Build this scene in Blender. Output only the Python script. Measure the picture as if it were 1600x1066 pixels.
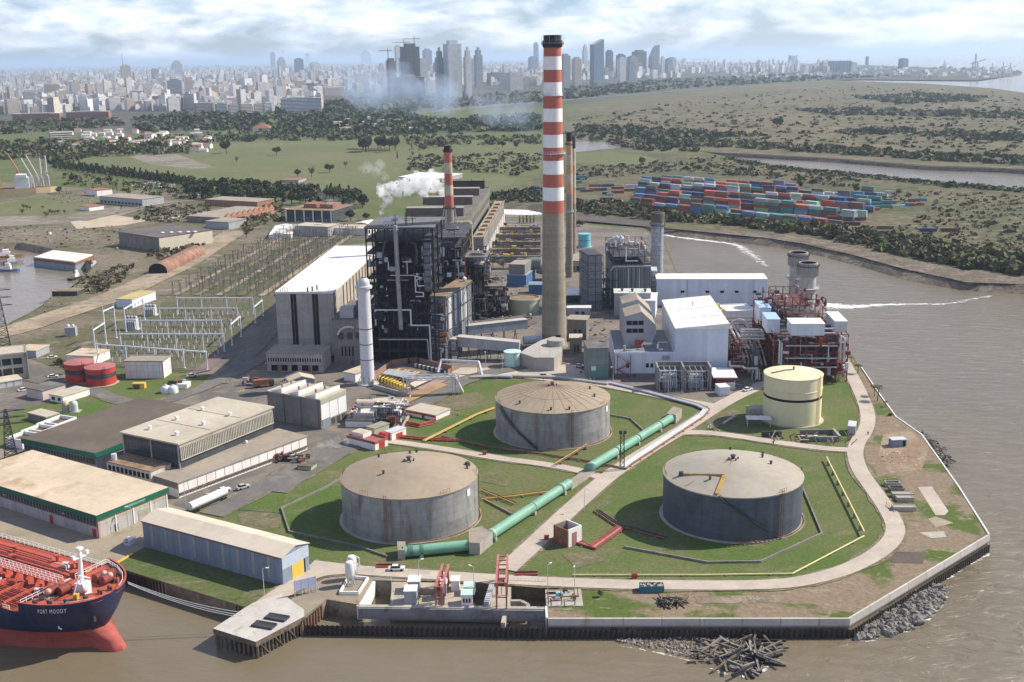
import bpy, bmesh, math, random
from math import sin, cos, pi, radians, hypot, atan2
from mathutils import Vector, Matrix
from mathutils.geometry import tessellate_polygon
for o in list(bpy.data.objects): bpy.data.objects.remove(o)
C = bpy.context.scene.collection
SC = bpy.context.scene
rnd = random.Random(7)

# ---------------------------------------------------------------- camera, sky, sun, exposure
FPX, CAMH, PITCH, ROLL = 1800.0, 130.0, math.atan(442/1800), 0.015
cam = bpy.data.cameras.new('camera'); camo = bpy.data.objects.new('camera', cam); C.objects.link(camo)
cam.sensor_width = 36; cam.lens = FPX/1600*36; cam.clip_start = 1; cam.clip_end = 400000
_R = Vector((1,0,0)); _F = Vector((0,cos(PITCH),-sin(PITCH))); _U = Vector((0,sin(PITCH),cos(PITCH)))
_ex = _R*cos(ROLL)-_U*sin(ROLL); _ey = _R*sin(ROLL)+_U*cos(ROLL)
camo.matrix_world = Matrix(((_ex.x,_ey.x,-_F.x,0),(_ex.y,_ey.y,-_F.y,0),(_ex.z,_ey.z,-_F.z,CAMH),(0,0,0,1)))
SC.camera = camo
SC.view_settings.view_transform = 'Standard'; SC.view_settings.look = 'None'
SC.view_settings.exposure = 0.48; SC.view_settings.gamma = 1
SC.cycles.max_bounces = 10; SC.cycles.diffuse_bounces = 2; SC.cycles.glossy_bounces = 2
SC.cycles.volume_bounces = 7; SC.cycles.transparent_max_bounces = 12
SC.cycles.volume_step_rate = 2.0; SC.cycles.volume_max_steps = 128
SUN_EL, SUN_AZ = radians(41), radians(17)          # azimuth from +X towards +Y
W = bpy.data.worlds.new('World'); SC.world = W; W.use_nodes = True
def _sky():
    nt = W.node_tree; N = nt.nodes; L = nt.links; N.clear()
    out = N.new('ShaderNodeOutputWorld'); bg = N.new('ShaderNodeBackground'); cl = N.new('ShaderNodeBackground')
    sk = N.new('ShaderNodeTexSky'); sk.sky_type = 'NISHITA'; sk.sun_disc = False
    sk.sun_elevation = SUN_EL; sk.sun_rotation = pi/2-SUN_AZ; sk.air_density = 1.0; sk.dust_density = .4; sk.ozone_density = 3.0
    tn = N.new('ShaderNodeMix'); tn.data_type = 'RGBA'; tn.blend_type = 'MULTIPLY'; tn.inputs[0].default_value = 1; tn.inputs[7].default_value = (.9,1.04,1.42,1)
    L.new(sk.outputs[0], tn.inputs[6]); L.new(tn.outputs[2], bg.inputs[0]); bg.inputs[1].default_value = 0.074
    tc = N.new('ShaderNodeTexCoord'); mp = N.new('ShaderNodeMapping'); mp.inputs['Scale'].default_value = (11,11,34)
    L.new(tc.outputs['Generated'], mp.inputs[0])
    n1 = N.new('ShaderNodeTexNoise'); n1.inputs['Scale'].default_value = 1.5; n1.inputs['Detail'].default_value = 9; n1.inputs['Roughness'].default_value = .56; n1.inputs['Distortion'].default_value = .3
    L.new(mp.outputs[0], n1.inputs[0])
    sx = N.new('ShaderNodeSeparateXYZ'); L.new(tc.outputs['Generated'], sx.inputs[0])
    # cover grows with height above the horizon: rows of cumulus overhead, clear strip low down
    mr = N.new('ShaderNodeMapRange'); L.new(sx.outputs[2], mr.inputs[0])
    mr.inputs[1].default_value = 0.0; mr.inputs[2].default_value = .055; mr.inputs[3].default_value = -.04; mr.inputs[4].default_value = .10
    ad = N.new('ShaderNodeMath'); ad.operation = 'ADD'; L.new(n1.outputs[0], ad.inputs[0]); L.new(mr.outputs[0], ad.inputs[1])
    m3 = N.new('ShaderNodeMapRange'); L.new(sx.outputs[2], m3.inputs[0])
    for i, x in enumerate((.10, .45, 0, .16)): m3.inputs[i+1].default_value = x
    sb = N.new('ShaderNodeMath'); sb.operation = 'SUBTRACT'; L.new(ad.outputs[0], sb.inputs[0]); L.new(m3.outputs[0], sb.inputs[1])
    rp = N.new('ShaderNodeValToRGB'); rp.color_ramp.elements[0].position = .40; rp.color_ramp.elements[1].position = .66
    L.new(sb.outputs[0], rp.inputs[0])
    n2 = N.new('ShaderNodeTexNoise'); n2.inputs['Scale'].default_value = 2.6; n2.inputs['Detail'].default_value = 6
    mp2 = N.new('ShaderNodeMapping'); mp2.inputs['Scale'].default_value = (11,11,44); mp2.inputs['Location'].default_value = (3,5,.35)
    L.new(tc.outputs['Generated'], mp2.inputs[0]); L.new(mp2.outputs[0], n2.inputs[0])
    rc = N.new('ShaderNodeValToRGB'); rc.color_ramp.elements[0].position = .36; rc.color_ramp.elements[1].position = .6
    rc.color_ramp.elements[0].color = (.70,.80,1.0,1); rc.color_ramp.elements[1].color = (.98,.98,1,1)
    L.new(n2.outputs[0], rc.inputs[0]); L.new(rc.outputs[0], cl.inputs[0]); cl.inputs[1].default_value = .95
    mx = N.new('ShaderNodeMixShader'); L.new(rp.outputs[0], mx.inputs[0]); L.new(bg.outputs[0], mx.inputs[1]); L.new(cl.outputs[0], mx.inputs[2])
    L.new(mx.outputs[0], out.inputs[0])
_sky()
sun = bpy.data.lights.new('sun','SUN'); sun.energy = 5.0; sun.angle = radians(.5); sun.color = (1,.92,.77)
suno = bpy.data.objects.new('sun', sun); C.objects.link(suno)
_s = Vector((cos(SUN_AZ)*cos(SUN_EL), sin(SUN_AZ)*cos(SUN_EL), sin(SUN_EL)))
suno.rotation_euler = _s.to_track_quat('Z','Y').to_euler(); suno.location = (300,100,400)

# ---------------------------------------------------------------- surveying: from the photo to points on the ground
def g(u, v, z=0.0):
    dx, dy = u-800, 533-v; c, s = cos(ROLL), sin(ROLL)
    x, y = dx*c+dy*s, -dx*s+dy*c
    r = Vector((x, FPX*cos(PITCH)+y*sin(PITCH), -FPX*sin(PITCH)+y*cos(PITCH)))
    t = (z-CAMH)/r.z
    return Vector((r.x*t, r.y*t, z))
def proj(p):
    z = p[2]-CAMH; d = p[1]*cos(PITCH)-z*sin(PITCH); y = p[1]*sin(PITCH)+z*cos(PITCH)
    x, y = FPX*p[0]/d, FPX*y/d
    return 800+x*cos(ROLL)-y*sin(ROLL), 533-(x*sin(ROLL)+y*cos(ROLL))
def ht(u, vb, vt, z0=0.0):          # height of something standing at pixel (u,vb) whose top shows at vt
    p = g(u, vb, z0); lo, hi = -10.0, 500.0
    for _ in range(50):
        m = (lo+hi)/2
        if proj((p.x,p.y,m))[1] > vt: lo = m
        else: hi = m
    return lo
def ppm(p):                          # photo pixels per metre at a point
    return FPX/(p[1]*cos(PITCH)-(p[2]-CAMH)*sin(PITCH))

# ---------------------------------------------------------------- mesh builder
class MB:
    def __init__(s, off=None): s.v=[]; s.f=[]; s.m=[]; s.uv=[]; s.o=Vector(off.location) if hasattr(off,'location') else Vector(off or (0,0,0))
    def face(s, pts, m=0, uv=None):
        i=len(s.v); s.v += [Vector(p)-s.o for p in pts]; s.f.append(tuple(range(i,i+len(pts)))); s.m.append(m)
        s.uv.append(uv or [(p[0],p[1]) for p in pts])
    def wall(s, a, b, z0, z1, m=0, u0=0):
        l=hypot(b[0]-a[0],b[1]-a[1])
        s.face([(a[0],a[1],z0),(b[0],b[1],z0),(b[0],b[1],z1),(a[0],a[1],z1)],m,[(u0,z0),(u0+l,z0),(u0+l,z1),(u0,z1)]); return u0+l
    def prism(s, pts, z0, z1, m=0, mt=None, bottom=False):
        u=0; n=len(pts)
        if sum(pts[i][0]*pts[(i+1)%n][1]-pts[(i+1)%n][0]*pts[i][1] for i in range(n))<0: pts=pts[::-1]
        for i in range(n): u=s.wall(pts[i],pts[(i+1)%n],z0,z1,m,u)
        mt=m if mt is None else mt
        s.flat(pts,z1,mt)
        if bottom: s.face([(p[0],p[1],z0) for p in pts[::-1]],m)
    def flat(s, pts, z, m=0):
        if len(pts)<=4: s.face([(p[0],p[1],z) for p in pts],m); return
        for t in tessellate_polygon([[Vector((p[0],p[1],0)) for p in pts]]):
            q=[pts[k] for k in t]
            if (q[1][0]-q[0][0])*(q[2][1]-q[0][1])-(q[2][0]-q[0][0])*(q[1][1]-q[0][1])<0: q=q[::-1]
            s.face([(p[0],p[1],z) for p in q],m)
    def box(s, x0,y0,z0,x1,y1,z1, m=0, mt=None):
        s.prism([(x0,y0),(x1,y0),(x1,y1),(x0,y1)],z0,z1,m,mt,True)
    def cbox(s, c, sx,sy,sz, ang=0, m=0, mt=None):   # centre of base
        ca,sa=cos(ang),sin(ang); P=[]
        for a,b in ((-1,-1),(1,-1),(1,1),(-1,1)):
            x,y=a*sx/2,b*sy/2; P.append((c[0]+x*ca-y*sa,c[1]+x*sa+y*ca))
        s.prism(P,c[2],c[2]+sz,m,mt,True)
    def beam(s, a, b, w, h=None, m=0):               # rectangular bar between two points
        a,b=Vector(a),Vector(b); h=h or w; d=(b-a)
        if d.length<1e-6: return
        d.normalize(); up=Vector((0,0,1)) if abs(d.z)<.95 else Vector((0,1,0))
        r=d.cross(up).normalized()*w/2; u=r.cross(d).normalized()*h/2
        A=[a-r-u,a+r-u,a+r+u,a-r+u]; B=[p+(b-a) for p in A]; L=(b-a).length
        for i in range(4):
            j=(i+1)%4; s.face([A[i],A[j],B[j],B[i]],m,[(0,0),(w,0),(w,L),(0,L)])
        s.face(A[::-1],m); s.face(B,m)
    def cyl(s, a, b, r0, r1=None, n=12, m=0, caps=True, u0=0):
        a,b=Vector(a),Vector(b); r1=r0 if r1 is None else r1; d=(b-a); L=d.length
        if L<1e-6: return
        d=d/L; up=Vector((0,0,1)) if abs(d.z)<.95 else Vector((1,0,0))
        r=d.cross(up).normalized(); u=d.cross(r).normalized()
        P=[r*cos(2*pi*i/n)+u*sin(2*pi*i/n) for i in range(n)]
        if abs(d.z)<.95 or d.z>0: P=P
        for i in range(n):
            j=(i+1)%n; q0,q1=2*pi*r0*i/n,2*pi*r0*(i+1)/n
            s.face([a+P[i]*r0,b+P[i]*r1,b+P[j]*r1,a+P[j]*r0][::-1],m,[(q1,u0),(q1,u0+L),(q0,u0+L),(q0,u0)])
        if caps:
            if r0>0: s.face([a+p*r0 for p in P],m)
            if r1>0: s.face([b+p*r1 for p in P[::-1]],m)
    def tube(s, pts, r, n=8, m=0):
        pts=[Vector(p) for p in pts]
        for i in range(len(pts)-1): s.cyl(pts[i],pts[i+1],r,r,n,m,True)
        for p in pts[1:-1]: s.ball(p,r*1.02,n,max(4,n//2),m)
    def ball(s, c, r, n=10, k=6, m=0, sz=1):
        c=Vector(c); R=[]
        for i in range(k+1):
            t=pi*i/k; R.append([c+Vector((r*sin(t)*cos(2*pi*j/n),r*sin(t)*sin(2*pi*j/n),r*sz*cos(t))) for j in range(n)])
        for i in range(k):
            for j in range(n):
                q=(j+1)%n
                if i==0: s.face([R[0][0],R[1][j],R[1][q]],m)
                elif i==k-1: s.face([R[i][j],R[k][0],R[i][q]],m)
                else: s.face([R[i][j],R[i+1][j],R[i+1][q],R[i][q]],m)
    def lathe(s, prof, n=32, m=0, c=(0,0), ms=None):    # prof: (r,z) upward; ms: slot per segment
        for k in range(len(prof)-1):
            (r0,z0),(r1,z1)=prof[k],prof[k+1]; mm=ms[k] if ms else m; R=max(r0,r1)
            for i in range(n):
                a0,a1=2*pi*i/n,2*pi*(i+1)/n
                P=[(c[0]+r0*cos(a0),c[1]+r0*sin(a0),z0),(c[0]+r0*cos(a1),c[1]+r0*sin(a1),z0),(c[0]+r1*cos(a1),c[1]+r1*sin(a1),z1),(c[0]+r1*cos(a0),c[1]+r1*sin(a0),z1)]
                if abs(z1-z0)<abs(r1-r0)*.6: uv=[(p[0],p[1]) for p in P]
                else: uv=[(R*a0,z0),(R*a1,z0),(R*a1,z1),(R*a0,z1)]
                if r0<1e-4: P=[P[0],P[2],P[3]]; uv=[uv[0],uv[2],uv[3]]
                elif r1<1e-4: P=P[:3]; uv=uv[:3]
                s.face(P,mm,uv)
    def mesh(s, name, mats):
        me=bpy.data.meshes.new(name); me.from_pydata([tuple(v) for v in s.v],[],s.f)
        for m in mats: me.materials.append(m)
        me.polygons.foreach_set('material_index',s.m)
        uvl=me.uv_layers.new(name='UVMap'); flat=[c for f in s.uv for p in f for c in p]; uvl.data.foreach_set('uv',flat)
        return me
    def build(s, name, mats, parent=None, loc=None, smooth=False, rot=0):
        if not isinstance(mats,(list,tuple)): mats=[mats]
        me=s.mesh(name,mats)
        if smooth:
            bm=bmesh.new(); bm.from_mesh(me); bmesh.ops.remove_doubles(bm,verts=bm.verts,dist=.002); bm.to_mesh(me); bm.free()
            for p in me.polygons: p.use_smooth=True
            me.set_sharp_from_angle(angle=radians(38))
        o=bpy.data.objects.new(name,me); C.objects.link(o)
        if parent: o.parent=parent
        if loc is not None: o.location=loc
        elif not parent: o.location=s.o
        o.rotation_euler.z=rot
        return o
def tag(o,label,cat,group=None):
    o['label']=label; o['category']=cat
    if group: o['group']=group
    return o
def T(name,label,cat,loc=(0,0,0),rot=0,group=None):
    o=bpy.data.objects.new(name,None); C.objects.link(o); o.location=loc; o.rotation_euler=(0,0,rot); o.empty_display_size=.5
    return tag(o,label,cat,group)
def kind(o,k): o['kind']=k; return o
def dup(root,loc,rot=0,label=None,scale=None,color=None):
    r=root.copy(); C.objects.link(r); r.location=loc; r.rotation_euler=(0,0,rot)
    if label: r['label']=label
    if scale: r.scale=(scale if isinstance(scale,(tuple,list)) else (scale,)*3)
    if color: r.color=color
    for ch in root.children:
        c=ch.copy(); C.objects.link(c); c.parent=r
        if color: c.color=color
        for q in ch.children:
            d=q.copy(); C.objects.link(d); d.parent=c
    return r

# ---------------------------------------------------------------- materials
def _n(nt,t,**k):
    n=nt.nodes.new('ShaderNode'+t)
    for a,b in k.items(): setattr(n,a,b)
    return n
def _noise(nt,vec,scale,det=5,rough=.6,dist=0):
    n=_n(nt,'TexNoise'); n.inputs['Scale'].default_value=scale; n.inputs['Detail'].default_value=det; n.inputs['Roughness'].default_value=rough; n.inputs['Distortion'].default_value=dist
    if vec: nt.links.new(vec,n.inputs['Vector'])
    return n.outputs[0]
def _ramp(nt,x,p0,p1,c0=(0,0,0),c1=(1,1,1)):
    r=_n(nt,'ValToRGB'); r.color_ramp.elements[0].position=p0; r.color_ramp.elements[1].position=p1
    r.color_ramp.elements[0].color=(*c0,1); r.color_ramp.elements[1].color=(*c1,1); nt.links.new(x,r.inputs[0]); return r.outputs[0]
def _mix(nt,f,a,b,mode='MIX'):
    m=_n(nt,'Mix',data_type='RGBA',blend_type=mode)
    for i,x in ((0,f),(6,a),(7,b)):
        if isinstance(x,(int,float)): m.inputs[i].default_value=x
        elif isinstance(x,tuple): m.inputs[i].default_value=(*x[:3],1)
        else: nt.links.new(x,m.inputs[i])
    return m.outputs[2]
def _math(nt,op,a,b=0):
    m=_n(nt,'Math',operation=op)
    for i,x in enumerate((a,b)):
        if isinstance(x,(int,float)): m.inputs[i].default_value=x
        else: nt.links.new(x,m.inputs[i])
    return m.outputs[0]
def _scale(nt,vec,s):
    m=_n(nt,'Mapping'); m.inputs['Scale'].default_value=s; nt.links.new(vec,m.inputs[0]); return m.outputs[0]
def newmat(name):
    m=bpy.data.materials.new(name); m.use_nodes=True; nt=m.node_tree
    b=nt.nodes['Principled BSDF']; return m,nt,b
_MC={}
def mat(name,c,r=.8,v=.18,s=.25,c2=None,f=.55,st=None,ss=.7,sf=.5,b=0,met=0,objcol=False,seam=None,seamc=None,rib=None,world=False,fine=1.0):
    """painted / concrete / sheet-metal surface: broad mottling, optional blotches c2, vertical stains st, panel seams (w,h), ribs"""
    if name in _MC: return _MC[name]
    m,nt,bs=newmat(name); L=nt.links
    tc=_n(nt,'TexCoord'); ob=tc.outputs['Object']; uv=tc.outputs['UV']
    if world: ob=_n(nt,'NewGeometry').outputs['Position']
    if objcol:
        oi=_n(nt,'ObjectInfo'); base=_mix(nt,1.0,oi.outputs['Color'],tuple(c),'MULTIPLY')
    else: base=tuple(c)
    n1=_noise(nt,ob,s,6,.62); k=_ramp(nt,n1,.3,.7,(1-v,)*3,(1+v,)*3)
    col=_mix(nt,1.0,base,k,'MULTIPLY')
    n3=_noise(nt,ob,s*9*fine,3,.6); col=_mix(nt,1.0,col,_ramp(nt,n3,.3,.7,(1-v*.6,)*3,(1+v*.6,)*3),'MULTIPLY')
    if c2: col=_mix(nt,_ramp(nt,_noise(nt,ob,s*1.7,7,.65,.4),f,f+.14),col,tuple(c2))
    if st:
        sv=_scale(nt,uv,(ss,.045,1)); x=_ramp(nt,_noise(nt,sv,1.0,5,.7),.5,.72,(0,)*3,(sf,)*3); col=_mix(nt,x,col,tuple(st))
    if seam:
        br=_n(nt,'TexBrick'); br.inputs['Scale'].default_value=1; br.inputs['Brick Width'].default_value=seam[0]; br.inputs['Row Height'].default_value=seam[1]; br.inputs['Mortar Size'].default_value=seam[2] if len(seam)>2 else .05
        br.offset=seam[3] if len(seam)>3 else .5
        br.inputs['Color1'].default_value=(.9,.9,.9,1); br.inputs['Color2'].default_value=(1.08,1.08,1.08,1)
        q=seamc if seamc is not None else .55; br.inputs['Mortar'].default_value=(q,q,q,1)
        L.new(uv,br.inputs[0]); col=_mix(nt,1.0,col,br.outputs[0],'MULTIPLY')
    L.new(col,bs.inputs['Base Color']); bs.inputs['Roughness'].default_value=r; bs.inputs['Metallic'].default_value=met
    bs.inputs['Specular IOR Level'].default_value=.3
    if rib:
        sv=_n(nt,'SeparateXYZ'); L.new(uv,sv.inputs[0]); w=_math(nt,'SINE',_math(nt,'MULTIPLY',sv.outputs[0],2*pi/rib))
        bp=_n(nt,'Bump'); bp.inputs['Strength'].default_value=.8; bp.inputs['Distance'].default_value=rib*.15; L.new(w,bp.inputs['Height']); L.new(bp.outputs[0],bs.inputs['Normal'])
    elif b:
        bp=_n(nt,'Bump'); bp.inputs['Strength'].default_value=b; bp.inputs['Distance'].default_value=.3; L.new(_noise(nt,ob,s*6,6,.7),bp.inputs['Height']); L.new(bp.outputs[0],bs.inputs['Normal'])
    _MC[name]=m; return m
def ground(name,ca,cb,cc,s=.02,f=(.45,.55),g_=(.52,.62),fine=.6,v=.25,rough=.95,b=.4):
    """three-tone soil / grass: ca base, cb broad patches, cc smaller patches, plus grain"""
    m,nt,bs=newmat(name); L=nt.links; ob=_n(nt,'NewGeometry').outputs['Position']
    col=_mix(nt,_ramp(nt,_noise(nt,ob,s,7,.62,.3),*f),tuple(ca),tuple(cb))
    col=_mix(nt,_ramp(nt,_noise(nt,_scale(nt,ob,(1,1.4,1)),s*4.3,7,.66,.5),*g_),col,tuple(cc))
    col=_mix(nt,1.0,col,_ramp(nt,_noise(nt,ob,fine,5,.7),.28,.72,(1-v,)*3,(1+v,)*3),'MULTIPLY')
    L.new(col,bs.inputs['Base Color']); bs.inputs['Roughness'].default_value=rough; bs.inputs['Specular IOR Level'].default_value=.1
    if b:
        bp=_n(nt,'Bump'); bp.inputs['Strength'].default_value=b; bp.inputs['Distance'].default_value=.4; L.new(_noise(nt,ob,fine*1.5,6,.75),bp.inputs['Height']); L.new(bp.outputs[0],bs.inputs['Normal'])
    return m
def facade(name,wall,glass,pu=3.2,pv=3.1,fu=.5,fv=.5,pal=None,objcol=False,band=False):
    """wall with rows of windows laid out in metres along the facade (UV); pal: colours picked per house"""
    m,nt,bs=newmat(name); L=nt.links; uv=_n(nt,'TexCoord').outputs['UV']; sx=_n(nt,'SeparateXYZ'); L.new(uv,sx.inputs[0])
    a=_math(nt,'FRACT',_math(nt,'DIVIDE',sx.outputs[0],pu)); b=_math(nt,'FRACT',_math(nt,'DIVIDE',sx.outputs[1],pv))
    wx=_math(nt,'LESS_THAN',_math(nt,'ABSOLUTE',_math(nt,'SUBTRACT',a,.5)),fu/2); wy=_math(nt,'LESS_THAN',_math(nt,'ABSOLUTE',_math(nt,'SUBTRACT',b,.5)),fv/2)
    w=wy if band else _math(nt,'MULTIPLY',wx,wy)
    if pal:
        gi=_n(nt,'NewGeometry').outputs['Random Per Island']; oi=_n(nt,'ObjectInfo').outputs['Random']
        x=_math(nt,'FRACT',_math(nt,'ADD',gi,_math(nt,'MULTIPLY',oi,7.31)))
        r=_n(nt,'ValToRGB'); r.color_ramp.interpolation='CONSTANT'; e=r.color_ramp.elements
        while len(e)<len(pal): e.new(.5)
        for i,c in enumerate(pal): e[i].position=i/len(pal); e[i].color=(*c,1)
        L.new(x,r.inputs[0]); base=r.outputs[0]
    elif objcol: base=_n(nt,'ObjectInfo').outputs['Color']
    else: base=tuple(wall)
    ob=_n(nt,'NewGeometry').outputs['Position']
    base=_mix(nt,1.0,base,_ramp(nt,_noise(nt,ob,.08,5,.7),.3,.7,(.82,)*3,(1.12,)*3),'MULTIPLY')
    L.new(_mix(nt,w,base,tuple(glass)),bs.inputs['Base Color'])
    L.new(_ramp(nt,w,0,1,(.85,)*3,(.25,)*3),bs.inputs['Roughness'])
    return m
M={}
# ---------------------------------------------------------------- shared materials
def _mats():
    A=dict
    M['conc']=mat('concrete',(.36,.33,.285),v=.2,s=.12,c2=(.25,.22,.18),f=.56,b=.15)
    M['concd']=mat('dark_concrete',(.2,.185,.165),v=.25,s=.12,c2=(.12,.105,.09),f=.55,st=(.09,.08,.07),sf=.6)
    M['concw']=mat('weathered_concrete_panels',(.4,.37,.33),v=.15,s=.08,c2=(.28,.23,.17),f=.6,st=(.24,.2,.15),sf=.55,seam=(6,3.4,.06,0),seamc=.8)
    M['road']=mat('pale_concrete_road',(.42,.36,.3),v=.12,s=.09,c2=(.34,.3,.25),f=.55,b=.1,r=.9,world=True)
    M['asph']=mat('worn_asphalt',(.135,.125,.115),v=.2,s=.06,c2=(.2,.18,.15),f=.52,r=.9,world=True,b=.1)
    M['dirt']=ground('dirt_track',(.34,.27,.2),(.25,.2,.145),(.19,.18,.11),s=.03,fine=.5)
    M['white']=mat('white_sheet',(.7,.7,.69),v=.06,s=.1,st=(.5,.47,.43),sf=.35,r=.5,seam=(3.2,40,.04,0),seamc=.86)
    M['whiteroof']=mat('white_roof',(.74,.72,.68),v=.07,s=.12,c2=(.7,.66,.6),f=.62,r=.5,seam=(6,3,.06,.5),seamc=.88)
    M['bluew']=mat('shade_blue_white_cladding',(.6,.65,.74),v=.07,s=.06,st=(.5,.52,.57),sf=.3,r=.55,seam=(2.2,30,.03,0),seamc=.93)  # white cladding with the blue cast of shade mixed into its colour
    M['bluegrey']=mat('blue_grey_sheet',(.21,.255,.32),v=.1,s=.1,st=(.17,.18,.2),sf=.5,r=.6,seam=(1.1,40,.05,0),seamc=.9)
    M['grey']=mat('grey_sheet',(.33,.34,.36),v=.14,s=.12,st=(.2,.18,.16),sf=.5,r=.6)
    M['greyl']=mat('light_grey_steel',(.5,.51,.52),v=.12,s=.2,st=(.32,.28,.24),sf=.4,r=.5)
    M['galv']=mat('galvanised_steel',(.52,.55,.6),v=.1,s=.4,r=.45,met=.2)
    M['dark']=mat('sooty_steel',(.012,.013,.016),v=.4,s=.2,c2=(.045,.042,.04),f=.58,r=.7)
    M['dark2']=mat('dark_grey_steel',(.05,.054,.062),v=.35,s=.2,c2=(.13,.11,.09),f=.58,r=.7)
    M['roofd']=mat('dark_felt_roof',(.13,.125,.115),v=.22,s=.06,c2=(.2,.175,.14),f=.55,r=.95)
    M['roofb']=mat('brown_gravel_roof',(.115,.09,.072),v=.14,s=.04,c2=(.14,.112,.09),f=.55,r=.95)
    M['rooft']=mat('tan_roof',(.5,.41,.3),v=.14,s=.05,c2=(.38,.27,.17),f=.54,r=.9)
    M['roofc']=mat('pale_concrete_roof',(.44,.39,.31),v=.12,s=.06,c2=(.34,.29,.22),f=.56,r=.95)
    M['roofg']=mat('grey_tan_roof',(.29,.25,.2),v=.14,s=.06,c2=(.22,.19,.15),f=.55,r=.95)
    M['roofr']=mat('rusty_roof',(.25,.175,.11),v=.25,s=.2,c2=(.16,.1,.065),f=.5,r=.95)
    M['tile']=mat('red_tile_roof',(.27,.12,.085),v=.2,s=.5,r=.9)
    M['whitew']=mat('whitewashed_wall',(.74,.72,.69),v=.08,s=.2,st=(.45,.4,.34),sf=.4,c2=(.58,.54,.48),f=.64)
    M['panel']=mat('stained_wall_panels',(.46,.45,.43),v=.14,s=.12,st=(.22,.18,.14),sf=.6,seam=(5,4,.08,0),seamc=.6)
    M['green']=mat('dark_green_fascia',(.014,.11,.07),v=.15,s=.2,r=.5)
    M['pipeg']=mat('mint_green_pipe_paint',(.15,.33,.235),v=.1,s=.25,st=(.42,.5,.42),sf=.5,c2=(.27,.43,.33),f=.6,r=.5)
    M['mint']=mat('pale_mint_paint',(.5,.68,.62),v=.06,s=.2,r=.5)
    M['olive']=mat('pale_green_tank_paint',(.36,.4,.28),v=.1,s=.2,st=(.2,.15,.1),sf=.5,r=.6)
    M['turq']=mat('turquoise_paint',(.16,.48,.52),v=.1,s=.2,r=.5)
    M['cream']=mat('cream_tank_paint',(.66,.6,.38),v=.05,s=.12,st=(.52,.48,.3),sf=.3,r=.5)
    M['red']=mat('red_paint',(.42,.045,.035),v=.2,s=.3,st=(.25,.05,.04),sf=.5,r=.6)
    M['redb']=mat('oxide_red_steel',(.2,.045,.035),v=.3,s=.3,c2=(.12,.04,.03),f=.55,r=.7)
    M['rust']=mat('rusty_steel',(.24,.11,.06),v=.35,s=.5,c2=(.13,.07,.045),f=.5,r=.9)
    M['yel']=mat('yellow_paint',(.62,.42,.07),v=.15,s=.4,r=.6)
    M['yelp']=mat('pale_yellow_pipe_paint',(.66,.58,.28),v=.12,s=.4,r=.6)
    M['blue']=mat('blue_paint',(.06,.14,.3),v=.15,s=.4,r=.6)
    M['bluel']=mat('light_blue_roof',(.36,.5,.72),v=.08,s=.3,r=.5)
    M['glass']=mat('dark_window_glass',(.025,.03,.035),v=.3,s=.3,r=.15)
    M['black']=mat('black_opening',(.012,.012,.013),v=.2,s=.3,r=.9)
    M['brick']=mat('brick',(.3,.15,.1),v=.2,s=.4,r=.95)
    M['wood']=mat('weathered_timber',(.15,.12,.09),v=.35,s=.5,c2=(.06,.05,.04),f=.5,r=.95)
    M['pile']=mat('dark_sheet_pile',(.045,.036,.033),v=.35,s=.3,c2=(.09,.05,.035),f=.55,r=.85)
    M['rock']=mat('wet_rock',(.2,.185,.165),v=.5,s=.35,c2=(.2,.18,.155),f=.55,r=.8,b=.5)
    M['steel']=mat('stained_tank_steel',(.27,.268,.262),v=.14,s=.06,st=(.085,.062,.048),ss=.4,sf=.8,c2=(.19,.18,.165),f=.55,seam=(6.4,2.25,.06),seamc=.78,r=.6)
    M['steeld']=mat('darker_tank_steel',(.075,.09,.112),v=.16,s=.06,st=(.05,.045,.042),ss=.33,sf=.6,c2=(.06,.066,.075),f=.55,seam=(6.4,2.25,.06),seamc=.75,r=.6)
    M['troof']=mat('rusted_tank_roof',(.3,.245,.18),v=.13,s=.05,c2=(.29,.19,.1),f=.55,r=.9)
    M['troofc']=mat('grey_tank_roof',(.34,.305,.25),v=.13,s=.05,c2=(.3,.28,.24),f=.56,r=.9)
    M['chw']=mat('chimney_white_band',(.8,.78,.76),v=.06,s=.15,st=(.6,.55,.5),sf=.4,r=.7)
    M['chr']=mat('chimney_red_band',(.42,.12,.085),v=.12,s=.15,st=(.3,.1,.08),sf=.5,r=.7)
    M['chc']=mat('chimney_concrete',(.27,.235,.175),v=.14,s=.06,st=(.15,.13,.1),sf=.5,r=.9,seam=(300,1.6,.06,0),seamc=.8)
    M['cho']=mat('chimney_orange_band',(.5,.3,.17),v=.2,s=.15,st=(.3,.15,.09),sf=.6,r=.8)
    M['soot']=mat('chimney_sooty_cap',(.035,.036,.035),v=.35,s=.3,r=.95)
    M['chm']=mat('grimy_white_band',(.46,.4,.29),v=.2,s=.2,st=(.25,.2,.13),sf=.6,r=.8)
    M['grass']=ground('grass',(.085,.112,.038),(.115,.122,.055),(.165,.14,.09),s=.018,f=(.42,.58),g_=(.53,.66),fine=.8,v=.35)
    M['dockyard']=ground('dock_yard',(.175,.145,.105),(.11,.105,.06),(.23,.2,.16),s=.012,f=(.44,.56),g_=(.55,.66),fine=.3,v=.4)
    M['swgrass']=ground('switchyard_grass',(.1,.105,.06),(.135,.12,.085),(.07,.1,.035),s=.03,f=(.44,.56),g_=(.55,.66),fine=.6,v=.4)
    M['lawn']=ground('tank_lawn',(.082,.125,.032),(.118,.132,.052),(.165,.14,.085),s=.022,f=(.4,.56),g_=(.54,.68),fine=1.1,v=.3)
    M['verge']=ground('rough_verge',(.215,.165,.115),(.085,.115,.03),(.27,.23,.18),s=.045,f=(.5,.58),g_=(.57,.68),fine=.8,v=.3)
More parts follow.
